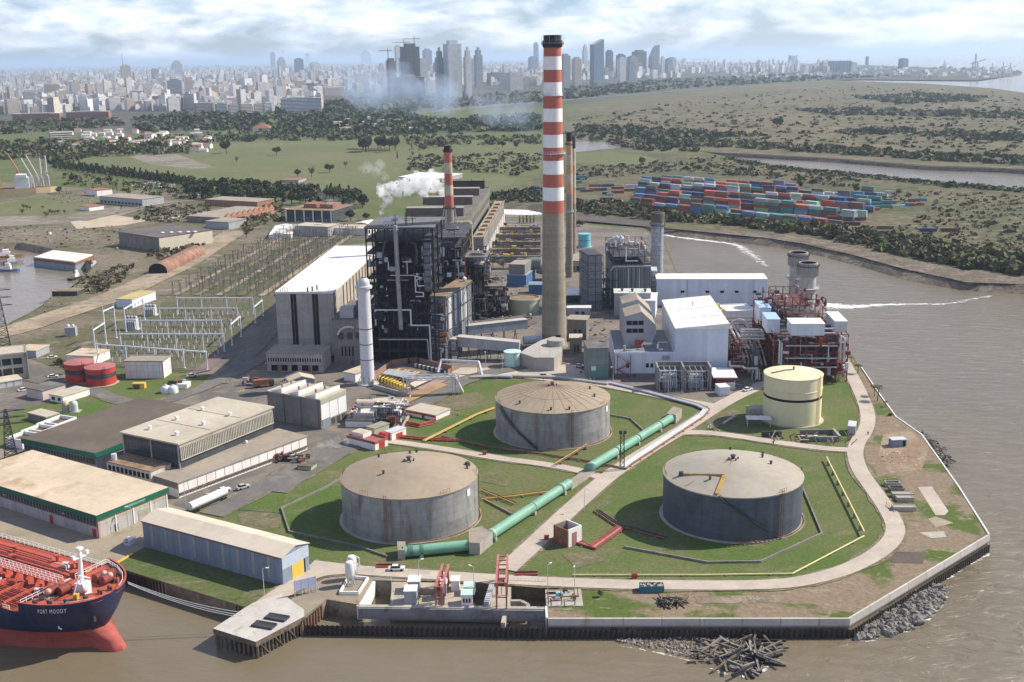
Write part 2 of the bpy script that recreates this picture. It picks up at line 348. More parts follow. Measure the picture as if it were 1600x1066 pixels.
    M['yard']=ground('works_yard',(.19,.165,.14),(.13,.12,.11),(.27,.2,.135),s=.03,f=(.46,.56),g_=(.56,.66),fine=.5,v=.18)
    M['quay']=ground('quay_concrete',(.3,.255,.19),(.24,.205,.16),(.2,.17,.13),s=.03,f=(.46,.58),g_=(.58,.7),fine=.4,v=.12)
    M['worn']=ground('worn_lawn',(.16,.135,.09),(.11,.115,.055),(.2,.165,.115),s=.09,f=(.4,.6),g_=(.5,.65),fine=1,v=.3)
    M['shoulder']=ground('road_shoulder',(.2,.165,.115),(.12,.115,.06),(.26,.22,.165),s=.12,f=(.42,.6),g_=(.52,.66),fine=1.2,v=.3)
    M['park']=ground('park_grass',(.115,.13,.055),(.14,.142,.07),(.16,.145,.09),s=.006,f=(.42,.6),g_=(.55,.68),fine=.12,v=.2,b=.2)
    M['marsh']=ground('marsh',(.155,.125,.082),(.115,.108,.06),(.085,.088,.045),s=.003,f=(.42,.6),g_=(.5,.6),fine=.035,v=.5,b=.2)
    M['scrub']=ground('scrub_land',(.12,.106,.062),(.075,.085,.04),(.155,.13,.088),s=.011,f=(.42,.57),g_=(.5,.64),fine=.12,v=.55)
    M['city']=ground('city_ground',(.1,.095,.085),(.07,.075,.05),(.2,.18,.16),s=.004,f=(.45,.6),g_=(.58,.66),fine=.04,v=.3,b=0)
    M['plot']=ground('bare_plot',(.22,.19,.155),(.16,.145,.11),(.27,.24,.2),s=.01,fine=.2)
    M['mud']=ground('mud_bank',(.27,.22,.16),(.2,.16,.115),(.15,.13,.1),s=.08,fine=.9)
    M['sand']=ground('rubble_beach',(.2,.165,.125),(.14,.115,.09),(.08,.07,.06),s=.06,g_=(.5,.6),fine=.5,v=.5)
_mats()
def leafmat(name,ca,cb):
    m,nt,bs=newmat(name); L=nt.links
    gi=_n(nt,'NewGeometry').outputs['Random Per Island']; oi=_n(nt,'ObjectInfo').outputs['Random']
    col=_mix(nt,gi,tuple(ca),tuple(cb)); col=_mix(nt,1.0,col,_ramp(nt,oi,0,1,(.75,.8,.7),(1.25,1.15,1.1)),'MULTIPLY')
    L.new(col,bs.inputs['Base Color']); bs.inputs['Roughness'].default_value=.8; bs.inputs['Specular IOR Level'].default_value=.15
    return m
M['leaf']=leafmat('dark_leaves',(.036,.052,.022),(.09,.102,.042))
M['leafo']=leafmat('olive_leaves',(.062,.07,.032),(.125,.122,.06))
M['leafb']=leafmat('bare_twigs',(.1,.085,.065),(.16,.135,.105))
M['leafl']=leafmat('light_leaves',(.075,.105,.03),(.125,.15,.05))

# ---------------------------------------------------------------- water, land, roads
def watermat():
    m,nt,bs=newmat('river_water'); L=nt.links; ob=_n(nt,'NewGeometry').outputs['Position']
    a=_noise(nt,_scale(nt,ob,(.006,.004,.006)),1,5,.6,.6)
    col=_mix(nt,_ramp(nt,a,.38,.64),(.155,.125,.08),(.19,.158,.108)); L.new(col,bs.inputs['Base Color'])
    bs.inputs['Roughness'].default_value=.16; bs.inputs['IOR'].default_value=1.33
    mp=_n(nt,'Mapping'); mp.inputs['Rotation'].default_value=(0,0,.5); mp.inputs['Scale'].default_value=(.11,.3,.2); L.new(ob,mp.inputs[0])
    w=_noise(nt,mp.outputs[0],1,6,.62,.8)
    calm=_ramp(nt,_noise(nt,_scale(nt,ob,(.004,.004,.004)),1,3,.5),.4,.62,(.55,)*3,(1,)*3)
    sx=_n(nt,'SeparateXYZ'); L.new(ob,sx.inputs[0]); mr=_n(nt,'MapRange'); L.new(sx.outputs[0],mr.inputs[0])
    for i,x in enumerate((-20,130,.22,1.0)): mr.inputs[i+1].default_value=x          # sheltered by the quays, open towards the estuary
    hgt=_math(nt,'MULTIPLY',_math(nt,'MULTIPLY',w,calm),mr.outputs[0])
    bp=_n(nt,'Bump'); bp.inputs['Strength'].default_value=.85; bp.inputs['Distance'].default_value=2.0
    L.new(hgt,bp.inputs['Height']); L.new(bp.outputs[0],bs.inputs['Normal']); return m
M['water']=watermat()
WZ=-4.0
m=MB(); m.face([(-150000,-200,WZ),(150000,-200,WZ),(150000,148000,WZ),(-150000,148000,WZ)]); kind(m.build('water',[M['water']]),'structure')
def px(pts): return [g(*p) for p in pts]
LAND=px([(-500,700),(-600,620),(-300,585),(0,513),(62,482),(85,460),(120,445),(150,412),(92,392),(35,380),(0,382),(-300,395),(-900,420)])+\
 [Vector(p) for p in ((-30000,1500,0),(-140000,12000,0),(-140000,140000,0),(16500,140000,0))]+\
 px([(1050,94),(1075,97),(1300,100),(1540,108.5),(1598,113),(1594,117),(1525,125.5),(1347,123.7),(1252,124.2),(1313,125.8),(1448,131),(1549,138),(1600,145),(1750,160),(1900,185),(2200,240),
 (2200,320),(1600,265),(1448,260),(1296,248),(1161,241),(1094,237),(1178,252),(1249,262),(1357,272),(1482,286),(1600,294),(2200,360),(2200,560),(1800,470),(1600,444),(1512,441),(1412,420),(1285,385),(1200,372),(1040,356),(1015,347),(960,340),(897,337),(850,320),(790,318),(740,316),(700,320),
 (740,335),(785,339),(850,338),(895,346),(930,350),(1005,356),(1037,374),(1057,424),(1120,445),(1285,475),(1325,547),(1345,575),(1370,612),(1400,652),(1440,680),(1497,760),(1545,838),(1326,970),(854,968),(853,913),(583,908),(561,946),(512,937),(476,964),(395,948),(388,950),(187,888),(165,892),(0,845)])
m=MB(); m.flat([(p.x,p.y) for p in LAND],0,0)
for i in range(len(LAND)):
    a,b=LAND[i],LAND[(i+1)%len(LAND)]; m.wall(a,b,-8,0,1); 
kind(m.build('ground',[M['grass'],M['mud']]),'structure')
_zo=[0.05]
def area(name,pts,mt,z=None):
    if z is None: _zo[0]+=.006; z=_zo[0]
    P=[p if isinstance(p,Vector) else g(*p) for p in pts]; m=MB(off=(P[0].x,P[0].y,0)); m.flat([(p.x,p.y) for p in P],z,0)
    return kind(m.build(name,[mt]),'structure')
def smooth_line(P,it=2):
    for _ in range(it):
        Q=[P[0]]
        for a,b in zip(P,P[1:]): Q+=[a*.75+b*.25,a*.25+b*.75]
        P=Q+[P[-1]]
    return P
def ribbon(P,w):
    L=[];R=[]
    for i,p in enumerate(P):
        d=(P[min(i+1,len(P)-1)]-P[max(i-1,0)]); d.z=0; d.normalize(); n=Vector((-d.y,d.x,0))*w/2; L.append(p+n); R.append(p-n)
    return L,R
def road(name,pts,w,mt,it=2,z=None,kerb=None):
    if z is None: _zo[0]+=.006; z=_zo[0]
    P=smooth_line([g(*p) for p in pts],it); L,R=ribbon(P,w); m=MB(off=(P[0].x,P[0].y,0))
    for i in range(len(P)-1): m.face([(q.x,q.y,z) for q in (R[i],R[i+1],L[i+1],L[i])])
    if name in('tank_road','asphalt_road','jetty_road'):
        r=random.Random(len(pts)*7+int(pts[0][0])); L2,R2=ribbon(P,w+1.5); q=MB(off=(P[0].x,P[0].y,0)); sz=.3+.0006*pts[0][0]/100
        J=[Vector((r.uniform(-.5,.5),r.uniform(-.5,.5),0)) for _ in P]
        for i in range(len(P)-1): q.face([(v.x,v.y,sz) for v in (R2[i]+J[i],R2[i+1]+J[i+1],L2[i+1]-J[i+1],L2[i]-J[i])])
        kind(q.build('road_shoulder',[M['shoulder']]),'structure')
    o=kind(m.build(name,[mt]),'structure')
    return o
# far land
area('city_ground',[Vector((-28000,3000,0)),(-600,222),(0,205),(300,208),(600,172),(860,168),(1000,150),(1250,126),(1347,124.4),(1525,126),(1590,117.4),(1540,109.5),(1300,101),(1085,98.5),Vector((15500,138000,0)),Vector((-138000,138000,0)),Vector((-138000,12500,0))],M['city'])
area('marsh',[(868,178),(1000,152),(1250,126.8),(1313,127),(1448,132),(1549,139),(1600,147),(1900,190),(2150,260),(2150,315),(1600,264),(1296,247),(1094,236),(1000,240),(880,218)],M['marsh'])
area('scrub_land',[(800,300),(880,250),(1000,242),(1094,240),(1178,253),(1357,273),(1600,295),(2150,358),(2150,545),(1600,441),(1412,417),(1200,369),(1015,345),(897,335),(830,312)],M['scrub'])
area('park_field',[(85,262),(150,243),(210,241),(330,226),(480,214),(600,206),(850,226),(850,262),(760,272),(640,290),(520,302),(420,292),(300,286),(200,283)],M['park'])
area('bare_plot',[(203,245),(245,238),(272,240),(338,262),(300,264),(235,257)],M['plot'])
area('oval_field',[(700,283),(740,272),(785,274),(806,281),(800,289),(770,297),(720,300)],M['park'])
area('reed_field',[(890,240),(950,238),(1000,242),(1036,251),(1010,257),(950,258),(890,254)],M['park'])
area('pond',[(885,222),(930,221),(985,231),(945,234),(896,239),(885,239)],M['water'],.35)
area('river_mud',[(1094,238),(1161,240),(1296,247),(1448,259),(1600,264),(1600,261),(1448,256.5),(1296,245),(1161,238)],M['sand'],.3)
area('rubble_beach',[(1040,357),(1200,373),(1285,386),(1412,421),(1512,442),(1600,445),(1800,472),(1800,460),(1600,432),(1512,424),(1412,404),(1285,374),(1200,364)],M['sand'],.3)
area('dark_mudflat',[(850,337),(905,345),(1015,355),(1030,360),(1012,347),(960,341),(905,338)],mat('dark_mud',(.09,.075,.065),v=.3,s=.05,world=True),.25)
area('dock_yard',[(-250,600),(0,515),(62,484),(87,461),(122,446),(153,412),(92,391),(35,379),(0,380),(-250,390),(-250,300),(0,285),(90,292),(300,302),(420,325),(560,335),(560,345),(470,375),(330,430),(262,466),(200,512),(150,566),(120,592),(0,560)],M['dockyard'])
area('dock_lawn',[(-60,330),(60,309),(185,313),(188,321),(100,336),(0,338)],M['park'])
area('dock_plaza',[(-60,340),(100,337),(185,323),(230,315),(237,321),(190,337),(140,346),(0,354)],M['plot'])
area('sand_yard',[(110,347),(180,336),(232,345),(195,352),(120,358)],mat('pale_sand',(.42,.34,.25),v=.15,s=.05,world=True))
# works yard, quay, lawns
area('works_yard',[(300,590),(470,440),(560,345),(760,338),(1005,359),(1036,378),(1056,426),(1284,478),(1321,548),(1305,570),(1225,600),(1120,634),(900,600),(800,588),(740,592),(640,650),(560,705),(480,740),(300,800),(0,720),(-200,640),(0,545),(130,592),(215,628),(262,628)],M['yard'])
area('quay_deck',[(-500,560),(-500,695),(165,890),(207,866),(222,858),(300,800),(0,700)],M['quay'])
area('green_verge',[(30,640),(130,618),(200,632),(160,660),(100,690),(20,700),(-60,690)],M['lawn'])
area('green_verge',[(130,600),(200,585),(330,585),(310,608),(262,627),(215,626),(165,618)],M['lawn'])
area('switchyard_lawn',[(150,565),(200,510),(262,466),(330,430),(470,375),(560,345),(575,380),(520,386),(430,470),(340,560),(300,580),(200,575)],M['swgrass'])
area('tank_lawn',[(480,745),(560,705),(650,650),(722,608),(800,592),(960,606),(1110,638),(1180,604),(1320,590),(1355,640),(1350,680),(1330,705),(1400,830),(1385,855),(1280,908),(900,910),(600,895),(480,880),(300,800)],M['lawn'])
area('riverside_verge',[(1324,549),(1344,576),(1369,613),(1399,653),(1439,681),(1496,761),(1543,838),(1325,968.5),(856,966.5),(856,925),(900,915),(1200,918),(1290,905),(1400,850),(1410,830),(1340,740),(1335,700),(1355,670),(1335,605)],M['verge'])
area('intake_apron',[(480,886),(600,896),(850,908),(853,913),(583,908),(561,946),(512,937),(476,964),(388,949),(440,915),(483,890)],M['quay'])
area('mud_slope',[(503,940),(520,932),(560,930),(561,946),(512,938)],M['mud'])
area('plant_apron',[(690,590),(735,592),(800,590),(900,600),(930,590),(890,568),(820,575),(720,575)],M['road'])
area('earth_patch',[(1380,680),(1420,672),(1452,700),(1440,735),(1390,740),(1372,712)],ground('bare_earth',(.25,.18,.12),(.3,.24,.17),(.2,.15,.1),s=.08,fine=.7))
area('concrete_pad',[(1434,762),(1456,761),(1482,800),(1476,806),(1462,806)],M['road'])
area('concrete_pad',[(1450,812),(1462,808),(1490,818),(1462,825)],mat('cracked_slab',(.3,.24,.18),v=.2,s=.2,world=True))
area('concrete_pad',[(1436,833),(1475,831),(1479,840),(1455,842)],M['conc'])
area('brown_slab',[(1085,933),(1218,931),(1220,943),(1090,944)],M['mud'])
area('tarmac_patch',[(1382,863),(1446,864),(1442,882),(1392,880)],mat('dark_earth',(.1,.075,.06),v=.25,s=.1,world=True))
for pts in ([(372,806),(412,797),(440,806),(442,824),(404,832),(380,822)],[(668,640),(700,622),(742,612),(760,622),(730,640),(690,648)],[(880,868),(930,862),(950,876),(900,890)],[(1090,660),(1150,640),(1165,650),(1120,668)],[(700,735),(760,742),(800,752),(790,760),(730,750)]): area('worn_patch',[(u+rnd.uniform(-4,4),v+rnd.uniform(-2,2)) for u,v in pts],M['worn'])
_zo[0]=.36
# roads
road('asphalt_road',[(430,770),(470,742),(560,690),(640,643),(700,610),(730,592),(800,575),(880,566)],7.5,M['asph'])
road('asphalt_road',[(45,592),(130,606),(165,620),(215,635),(262,627),(320,607),(390,572),(440,545)],6.5,M['asph'])
road('asphalt_road',[(340,600),(400,548),(460,470),(540,400)],7,M['asph'])
road('asphalt_road',[(330,806),(400,770),(470,725),(530,690)],8,M['asph'])
road('dirt_track',[(-200,560),(0,525),(100,490),(170,468),(230,440),(290,412),(330,385),(370,362)],20,M['dirt'])
road('access_road',[(250,345),(330,330),(420,325),(520,330)],7,M['road'])
road('access_road',[(130,345),(240,318),(330,312)],10,M['plot'])
road('tank_road',[(1315,560),(1338,600),(1357,645),(1355,672),(1334,700),(1340,733),(1367,770),(1392,806),(1402,832),(1385,858),(1335,888),(1270,908),(1200,917),(1000,916),(900,913),(760,906),(640,898),(560,893),(485,884)],5.2,M['road'])
road('tank_road',[(790,892),(830,856),(880,808),(930,763),(965,735),(1020,700),(1080,664),(1135,628),(1190,603),(1230,590)],6.0,M['road'])
road('tank_road',[(950,752),(912,738),(860,728),(780,718),(700,704),(640,695),(600,690)],4.2,M['road'])
road('tank_road',[(1062,678),(1100,677),(1146,682),(1200,691),(1290,703),(1338,705)],4.5,M['road'])
road('tank_road',[(800,585),(870,590),(960,606),(1060,626),(1120,636)],5,M['road'])
road('jetty_road',[(560,890),(490,895),(450,922),(410,950),(390,965)],6,M['road'])
road('tank_road',[(1300,575),(1245,588),(1180,604)],5,M['road'])
road('highway',[(630,180),(740,168),(850,159),(950,151),(1060,142),(1200,133)],26,M['plot'])
# ---------------------------------------------------------------- tanks
def tank(n,label,cat,l,r,fy_eave_h,wm,rm,rise=0,group=None,N=64,ring=True,rimr=0.0,z0=0):
    a,b=g(*l),g(*r); c=(a+b)/2; R=(b-a).length/2; h=fy_eave_h
    t=T(n,label,cat,(c.x,c.y,z0),0,group)
    m=MB(); m.lathe([(R,0.25),(R,h)],N); t_sh=m.build('shell',wm,t,smooth=True)
    m=MB(); m.lathe([(R+.18,h-.35),(R+.22,h),(R*.66,h+rise*.45),(R*.33,h+rise*.8),(.01,h+rise)],N,0); m.build('roof',rm,t,smooth=True)
    if ring: m=MB(); m.lathe([(R+1.0,-.3),(R+1.0,.3),(R-.1,.32)],N); m.build('base_ring',M['conc'],t,smooth=True)
    return t,R,h,rise
def roofz(R,h,rise,q):
    q/=R
    for (a,za),(b,zb) in (((1,0),(.66,.45)),((.66,.45),(.33,.8)),((.33,.8),(0,1))):
        if q>=b: return h+rise*(za+(zb-za)*(a-q)/(a-b))
    return h+rise
def rpt(R,h,rise,ang,q,dz=.15):
    return Vector((cos(ang)*q,sin(ang)*q,roofz(R,h,rise,q)+dz))
def spiral_stair(t,R,h,a0,a1,mt):      # flight climbing round the shell, with handrail
    m=MB(); k=26; pts=[]
    for i in range(k+1):
        a=a0+(a1-a0)*i/k; z=.3+(h-.1)*i/k; pts.append((a,z))
    for (a,z),(b,w) in zip(pts,pts[1:]):
        for rr,dz in ((R+.15,0),(R+1.0,0),(R+1.0,1.05)):
            m.beam((rr*cos(a),rr*sin(a),z+dz),(rr*cos(b),rr*sin(b),w+dz),.1 if dz else .16,.1 if dz else .3)
        m.beam(((R+.1)*cos(a),(R+.1)*sin(a),z),((R+1)*cos(a),(R+1)*sin(a),z),.5,.08)
        m.beam(((R+1)*cos(a),(R+1)*sin(a),z),((R+1)*cos(a),(R+1)*sin(a),z+1.05),.07)
    m.build('stairway',mt,t)
def ladder(t,R,h,a,mt,w=.7):
    m=MB(); c=Vector((cos(a),sin(a),0)); s=Vector((-sin(a),cos(a),0))
    for k in (-1,1): m.beam(c*(R+.35)+s*w/2*k+Vector((0,0,.3)),c*(R+.35)+s*w/2*k+Vector((0,0,h+1)),.13)
    z=.6
    while z<h+.9: m.beam(c*(R+.35)-s*w/2+Vector((0,0,z)),c*(R+.35)+s*w/2+Vector((0,0,z)),.08); z+=.7
    m.build('ladder',mt,t)
def rooftop(t,R,h,rise,seed,mt,hatch=5):
    r=random.Random(seed)
    m=MB(); m.cyl((0,0,h+rise-.3),(0,0,h+rise+.9),.5,.5,10); m.cyl((0,0,h+rise+.9),(0,0,h+rise+1.15),.9,.7,10)
    for k in range(4): m.cyl((cos(k*1.7)*1.4,sin(k*1.7)*1.4,h+rise-.5),(cos(k*1.7)*1.4,sin(k*1.7)*1.4,h+rise+.5),.22,.22,8)
    m.build('roof_vent',M['dark2'],t)
    for k in range(hatch):
        p=rpt(R,h,rise,r.uniform(0,2*pi),R*r.uniform(.45,.93),-.1); m=MB(); m.cyl(p,p+Vector((0,0,.9)),.32,.32,8); m.cyl(p+Vector((0,0,.9)),p+Vector((0,0,1.1)),.5,.4,8); m.build('roof_hatch',M['dark2'],t)
    for k in range(5):                 # short rail lengths at the rim
        a0=r.uniform(0,2*pi); m=MB(); Q=[rpt(R,h,rise,a0+.05*i,R*.985,0) for i in range(4)]; u=Vector((0,0,.95))
        for i in range(4): m.beam(Q[i],Q[i]+u,.08)
        for i in range(3): m.beam(Q[i]+u,Q[i+1]+u,.08)
        m.build('rim_rail',mt,t)
tA=tank('storage_tank','grey oil tank with plain tan roof, nearest the blue grey shed','storage tank',(537,808),(747.5,806),13.2,M['steel'],M['troof'],4.2,'big oil storage tanks')
tB=tank('storage_tank','grey oil tank with rusty ribbed roof, between the tall chimney and the green pipe','storage tank',(775,676),(952,672),13.0,M['steel'],M['troof'],4.2,'big oil storage tanks')
tC=tank('storage_tank','dark shaded oil tank with pale grey roof and yellow roof pipe, inside the road loop','storage tank',(1036,806),(1249.5,804),13.2,M['steeld'],M['troofc'],4.2,'big oil storage tanks')
for tt,sd in ((tA,3),(tB,5),(tC,8)): rooftop(*tt,sd,M['rust'])
for tt,a in ((tA,-.08),(tA,-1.83),(tB,-1.28),(tC,-1.02),(tC,.05)): ladder(tt[0],tt[1],tt[2],a,M['rust'])
spiral_stair(*tB[:3],-1.86,-2.72,M['dark2']); spiral_stair(*tC[:3],-1.05,-1.95,M['dark2']); spiral_stair(*tA[:3],2.75,2.0,M['rust'])
# ribs and ring seam on the ribbed roof
t,R,h,rise=tB; m=MB()
for k in range(30):
    a=2*pi*k/30+.1
    for q0,q1 in ((R,R*.66),(R*.66,R*.33),(R*.33,1.5)): m.beam(rpt(R,h,rise,a,q0,.03),rpt(R,h,rise,a,q1,.03),.24,.1)
for k in range(48):
    a,b=2*pi*k/48,2*pi*(k+1)/48; m.beam(rpt(R,h,rise,a,R*.57,.0),rpt(R,h,rise,b,R*.57,.0),.2,.12)
m.build('roof_ribs',mat('rust_rib',(.28,.19,.125),v=.3,s=.3),t)
t,R,h,rise=tC; m=MB()
p=[rpt(R,h,rise,-2.85,R*.82,.45),rpt(R,h,rise,-1.98,R*.53,.45),rpt(R,h,rise,-1.98,R*.98,.45)]
m.tube([p[0],p[1]],.28,8); m.beam(p[1],p[2],1.1,.12); m.build('roof_pipe',mat('rusty_yellow',(.45,.27,.07),v=.25,s=.4),t)
for a,q in ((-2.5,.97),(-2.0,.97)):
    m=MB(); m.tube([rpt(R,h,rise,a,1.5,.2),rpt(R,h,rise,a,R*q,.2)],.09,5); m.build('foam_line',M['rust'],t)
m=MB(); q=rpt(R,h,rise,-2.85,R*.82,0); m.cyl(q,q+Vector((0,0,1.2)),.8,.6,8); m.build('roof_valve',M['dark2'],t)
t,R,h,rise=tA; m=MB(); q=rpt(R,h,rise,.28,R*.88,0); m.cyl(q,q+Vector((0,0,1.0)),1.0,.7,8); m.build('roof_valve',M['dark2'],t)
for tt,a in ((tA,-.5),(tB,-.42)):
    t,R,h,rise=tt; c=Vector((cos(a),sin(a),0)); s=Vector((-sin(a),cos(a),0)); m=MB()
    m.beam(c*(R+.12)-s*.75+Vector((0,0,h-2.3)),c*(R+.12)+s*.75+Vector((0,0,h-2.3)),.06,2.0); m.build('number_plate',M['whitew'],t)
for tt in (tA,tB,tC):                  # ring main near the foot on the sunny side
    t,R,h,rise=tt; m=MB(); P=[Vector(((R+.9)*cos(a),(R+.9)*sin(a),.75)) for a in [(-1.7+i*.09) for i in range(24)]]
    m.tube(P,.16,6); m.build('cooling_ring_main',M['rust'],t)
# smaller tanks
t=tank('storage_tank','tall cream coloured cylindrical tank with one black band, beside the riverside road','storage tank',(1192,655),(1281.5,655),17.6,M['cream'],M['cream'],1.2)
m=MB(); m.lathe([(t[1]+.06,9.3),(t[1]+.06,10.2)],64); m.build('black_band',M['black'],t[0],smooth=True)
m=MB(); m.lathe([(t[1]+.05,12.6),(t[1]+.16,12.7),(t[1]+.05,12.8)],64); m.build('wind_girder',M['cream'],t[0],smooth=True)
ladder(t[0],t[1],t[2],-.75,M['yel'])
m=MB(); m.tube([(0,0,18.8),(-3,-.6,18.9),(-8.5,-1.5,18.1)],.16,6); m.cyl((0,0,18.5),(0,0,20),.3,.3,8); m.build('roof_pipe',M['dark2'],t[0])
t=tank('storage_tank','pale green open topped tank with rusty lid behind the conveyor ducts','storage tank',(794.5,488),(842.5,487),ht(818,495,473),M['olive'],M['roofr'],.2,N=40)
m=MB(); m.lathe([(t[1]+.3,t[2]-.5),(t[1]+.3,t[2]+.5),(t[1]-.1,t[2]+.5)],40); m.build('rim',M['olive'],t[0],smooth=True)
t=tank('storage_tank','small pale mint tank standing in front of the tall chimney','storage tank',(788,572),(813.5,571),ht(801,576,553),M['mint'],M['mint'],.5,N=32); ladder(t[0],t[1],t[2],-1.2,M['greyl'])
t=tank('storage_tank','turquoise tank with dark seam behind the orange banded chimneys','storage tank',(903.5,386),(923,386),ht(913,389,368),M['turq'],M['turq'],.4,N=32)
m=MB(); m.lathe([(t[1]+.05,t[2]*.5),(t[1]+.05,t[2]*.5+.5)],32); m.build('dark_band',M['blue'],t[0])
for l,r,b,tp,lab in (((105,594),(148,594),598,569,'left one of two red water tanks with a grey band, partly hidden by its twin'),((136.5,599),(181,599),604,577,'right one of two red water tanks with a grey band, nearest the white shed')):
    h=ht((l[0]+r[0])/2,b,tp); t=tank('water_tank',lab,'water tank',l,r,h,M['red'],mat('faded_red_roof',(.36,.13,.12),v=.12,s=.1,r=.8),.8,'red water tanks',N=40)
    m=MB(); m.lathe([(t[1]+.05,h*.45),(t[1]+.05,h*.7)],40); m.build('grey_band',M['dark2'],t[0],smooth=True); ladder(t[0],t[1],h,-1.0,M['dark2'])
# two white upright vessels by the intake, on one plinth each
for i,(u,v,vt,lab) in enumerate(((548,915,890,'nearer of two white upright chlorine tanks on a frame by the intake'),(551,905,881,'farther of two white upright chlorine tanks, half hidden behind its twin'))):
    p=g(u,v); t=T('vessel',lab,'tank',p,0,'white upright tanks'); k=ppm(p); R=7.5/k; h=ht(u,v+9,vt)
    m=MB(); m.lathe([(.01,2.6),(R*.9,2.7),(R,3.2),(R,h),(R*.75,h+.6),(.01,h+.9)],24); m.build('shell',M['white'],t,smooth=True)
    for k in range(4): m=MB(); m.beam((R*.7*cos(k*pi/2+.7),R*.7*sin(k*pi/2+.7),0),(R*.7*cos(k*pi/2+.7),R*.7*sin(k*pi/2+.7),2.9),.3); m.build('leg',M['greyl'],t)
    m=MB(); m.tube([(R,0,3.6),(R+.7,0,3.6),(R+.7,0,h),(R*.5,0,h+.8)],.12,6); m.build('pipe',M['white'],t)
p0=g(531,931); t=T('plinth','low concrete bund under the two white upright tanks','bund',p0); m=MB(off=t)
P=px([(531,930),(560,930),(575,907),(545,905)]); 
for a,b in zip(P,P[1:]+P[:1]): m.beam(a+Vector((0,0,.5)),b+Vector((0,0,.5)),.35,1.0)
m.build('kerb_wall',M['whitew'],t)

# ---------------------------------------------------------------- chimneys
def chimney(n,label,u,vb,vt,r0,r1,bands,flare=None,group=None,caph=None,N=40,z0=0,mats=None):
    p=g(u,vb); h=ht(u,vb,vt); t=T(n,label,'chimney',(p.x,p.y,z0),0,group)
    zs=[ht(u,vb,v) for v,_ in bands]           # lower edge of every band from the top down
    seq=list(zip(zs,[k for _,k in bands]))[::-1]
    prof=[];ms=[];mats_=[];z=z0 if z0 else 0
    rad=lambda z: r0+(r1-r0)*z/h
    cur=0.0; keys=[]
    edges=[(0.0 if i==0 else seq[i][0], (seq[i+1][0] if i+1<len(seq) else h), seq[i][1]) for i in range(len(seq))]
    for k in edges:
        if k[2] not in keys: keys.append(k[2])
    m=MB()
    for a,b,k in edges:
        if flare and a==0: m.lathe([(r0+flare,0),(rad(flare*3.2),flare*3.2),(rad(b),b)],N,keys.index(k))
        else: m.lathe([(rad(a),a),(rad(b),b)],N,keys.index(k))
    m.build('shaft',[M[k] for k in keys],t,smooth=True)
    return t,rad,h
def platform(t,rad,z,w=1.2,mt=None,N=28,name='platform'):
    r=rad(z); m=MB(); m.lathe([(r-.1,z),(r+w,z),(r+w,z+.18),(r-.1,z+.18)],N)
    for k in range(N):
        a,b=2*pi*k/N,2*pi*(k+1)/N; q=r+w-.05
        m.beam((q*cos(a),q*sin(a),z),(q*cos(a),q*sin(a),z+1.15),.09)
        for dz in (.6,1.15): m.beam((q*cos(a),q*sin(a),z+dz),(q*cos(b),q*sin(b),z+dz),.07)
        if k%4==0: m.beam((q*cos(a),q*sin(a),z),(r*cos(a),r*sin(a),z-w),.12)
    m.build(name,mt or M['galv'],t)
t,rad,h=chimney('chimney','tallest chimney in the plant with red and white bands over a bare concrete foot','' and 0 or 866,541,55,5.7,3.75,
  [(69.5,'soot'),(88.4,'chr'),(109,'chm2' if 0 else 'chw'),(128.5,'chr'),(149.5,'chw'),(169.4,'chr'),(190,'chw'),(210,'chr'),(230,'chw'),(250.5,'chr'),(271.7,'chw'),(292,'chr'),(312.5,'chw'),(332.5,'chr'),(560,'chc')],flare=.7)
m=MB(); z=ht(866,541,62)
m.lathe([(rad(z)+.1,z-3.4),(rad(z)+.55,z-3),(rad(z)+.5,z-.4),(rad(z)-.15,z)],40); m.build('sooty_collar',M['soot'],t,smooth=True)
m=MB(); m.lathe([(rad(h)-.1,h+.02),(rad(h)-.6,h-.02),(rad(h)-.7,h-4)],40); m.build('flue_mouth',M['black'],t)
platform(t,rad,ht(866,541,240),1.3); platform(t,rad,ht(866,541,70),1.1,M['soot'],name='platform'); platform(t,rad,ht(866,541,150),.5,M['greyl'],name='lamp_ring')
m=MB(); m.lathe([(rad(h)+.72,h-3.45),(rad(h)+.8,h-3.45),(rad(h)+.8,h-3.3),(rad(h)+.72,h-3.3)],40)
for k in range(10):
    a=2*pi*k/10; r=rad(h)+.75; z=h-3.4
    m.beam((r*cos(a),r*sin(a),z),(r*cos(a)*1.12,r*sin(a)*1.12,z+3.6),.1); m.beam((r*cos(a),r*sin(a),z),(rad(h)*cos(a),rad(h)*sin(a),z-.6),.1)
m.build('lightning_rods',M['greyl'],t)
m=MB(); r=lambda z: rad(z)+.25
for s in (-.3,.3):
    for z in range(2,int(h)-4,6): a=pi+.15; m.beam((r(z)*cos(a),r(z)*sin(a)+s,z),(r(z+6)*cos(a),r(z+6)*sin(a)+s,z+6),.09)
m.build('ladder',M['greyl'],t)
ob=MB(); ob.cbox((1.5,-5.75,5.0),2.4,.3,1.6,.0); ob.build('flue_port',M['black'],t)
t,rad,h=chimney('chimney','slim chimney with orange and white bands just behind the tallest one, nearer of the pair','' and 0 or 890,433,207,2.25,1.75,
  [(221,'soot'),(242,'cho'),(257.5,'chm'),(272,'cho'),(287.5,'chm'),(303,'cho'),(450,'chc')],group='orange banded chimneys',N=24)
platform(t,rad,ht(890,433,331),.7); platform(t,rad,ht(890,433,226),.6,M['soot'])
t,rad,h=chimney('chimney','slim chimney with white and rusty bands peeking out behind the orange banded one','' and 0 or 895.5,396,214,2.2,1.7,
  [(232,'soot'),(258,'chm'),(272,'cho'),(292,'chm'),(318,'cho'),(420,'chc')],group='orange banded chimneys',N=24)
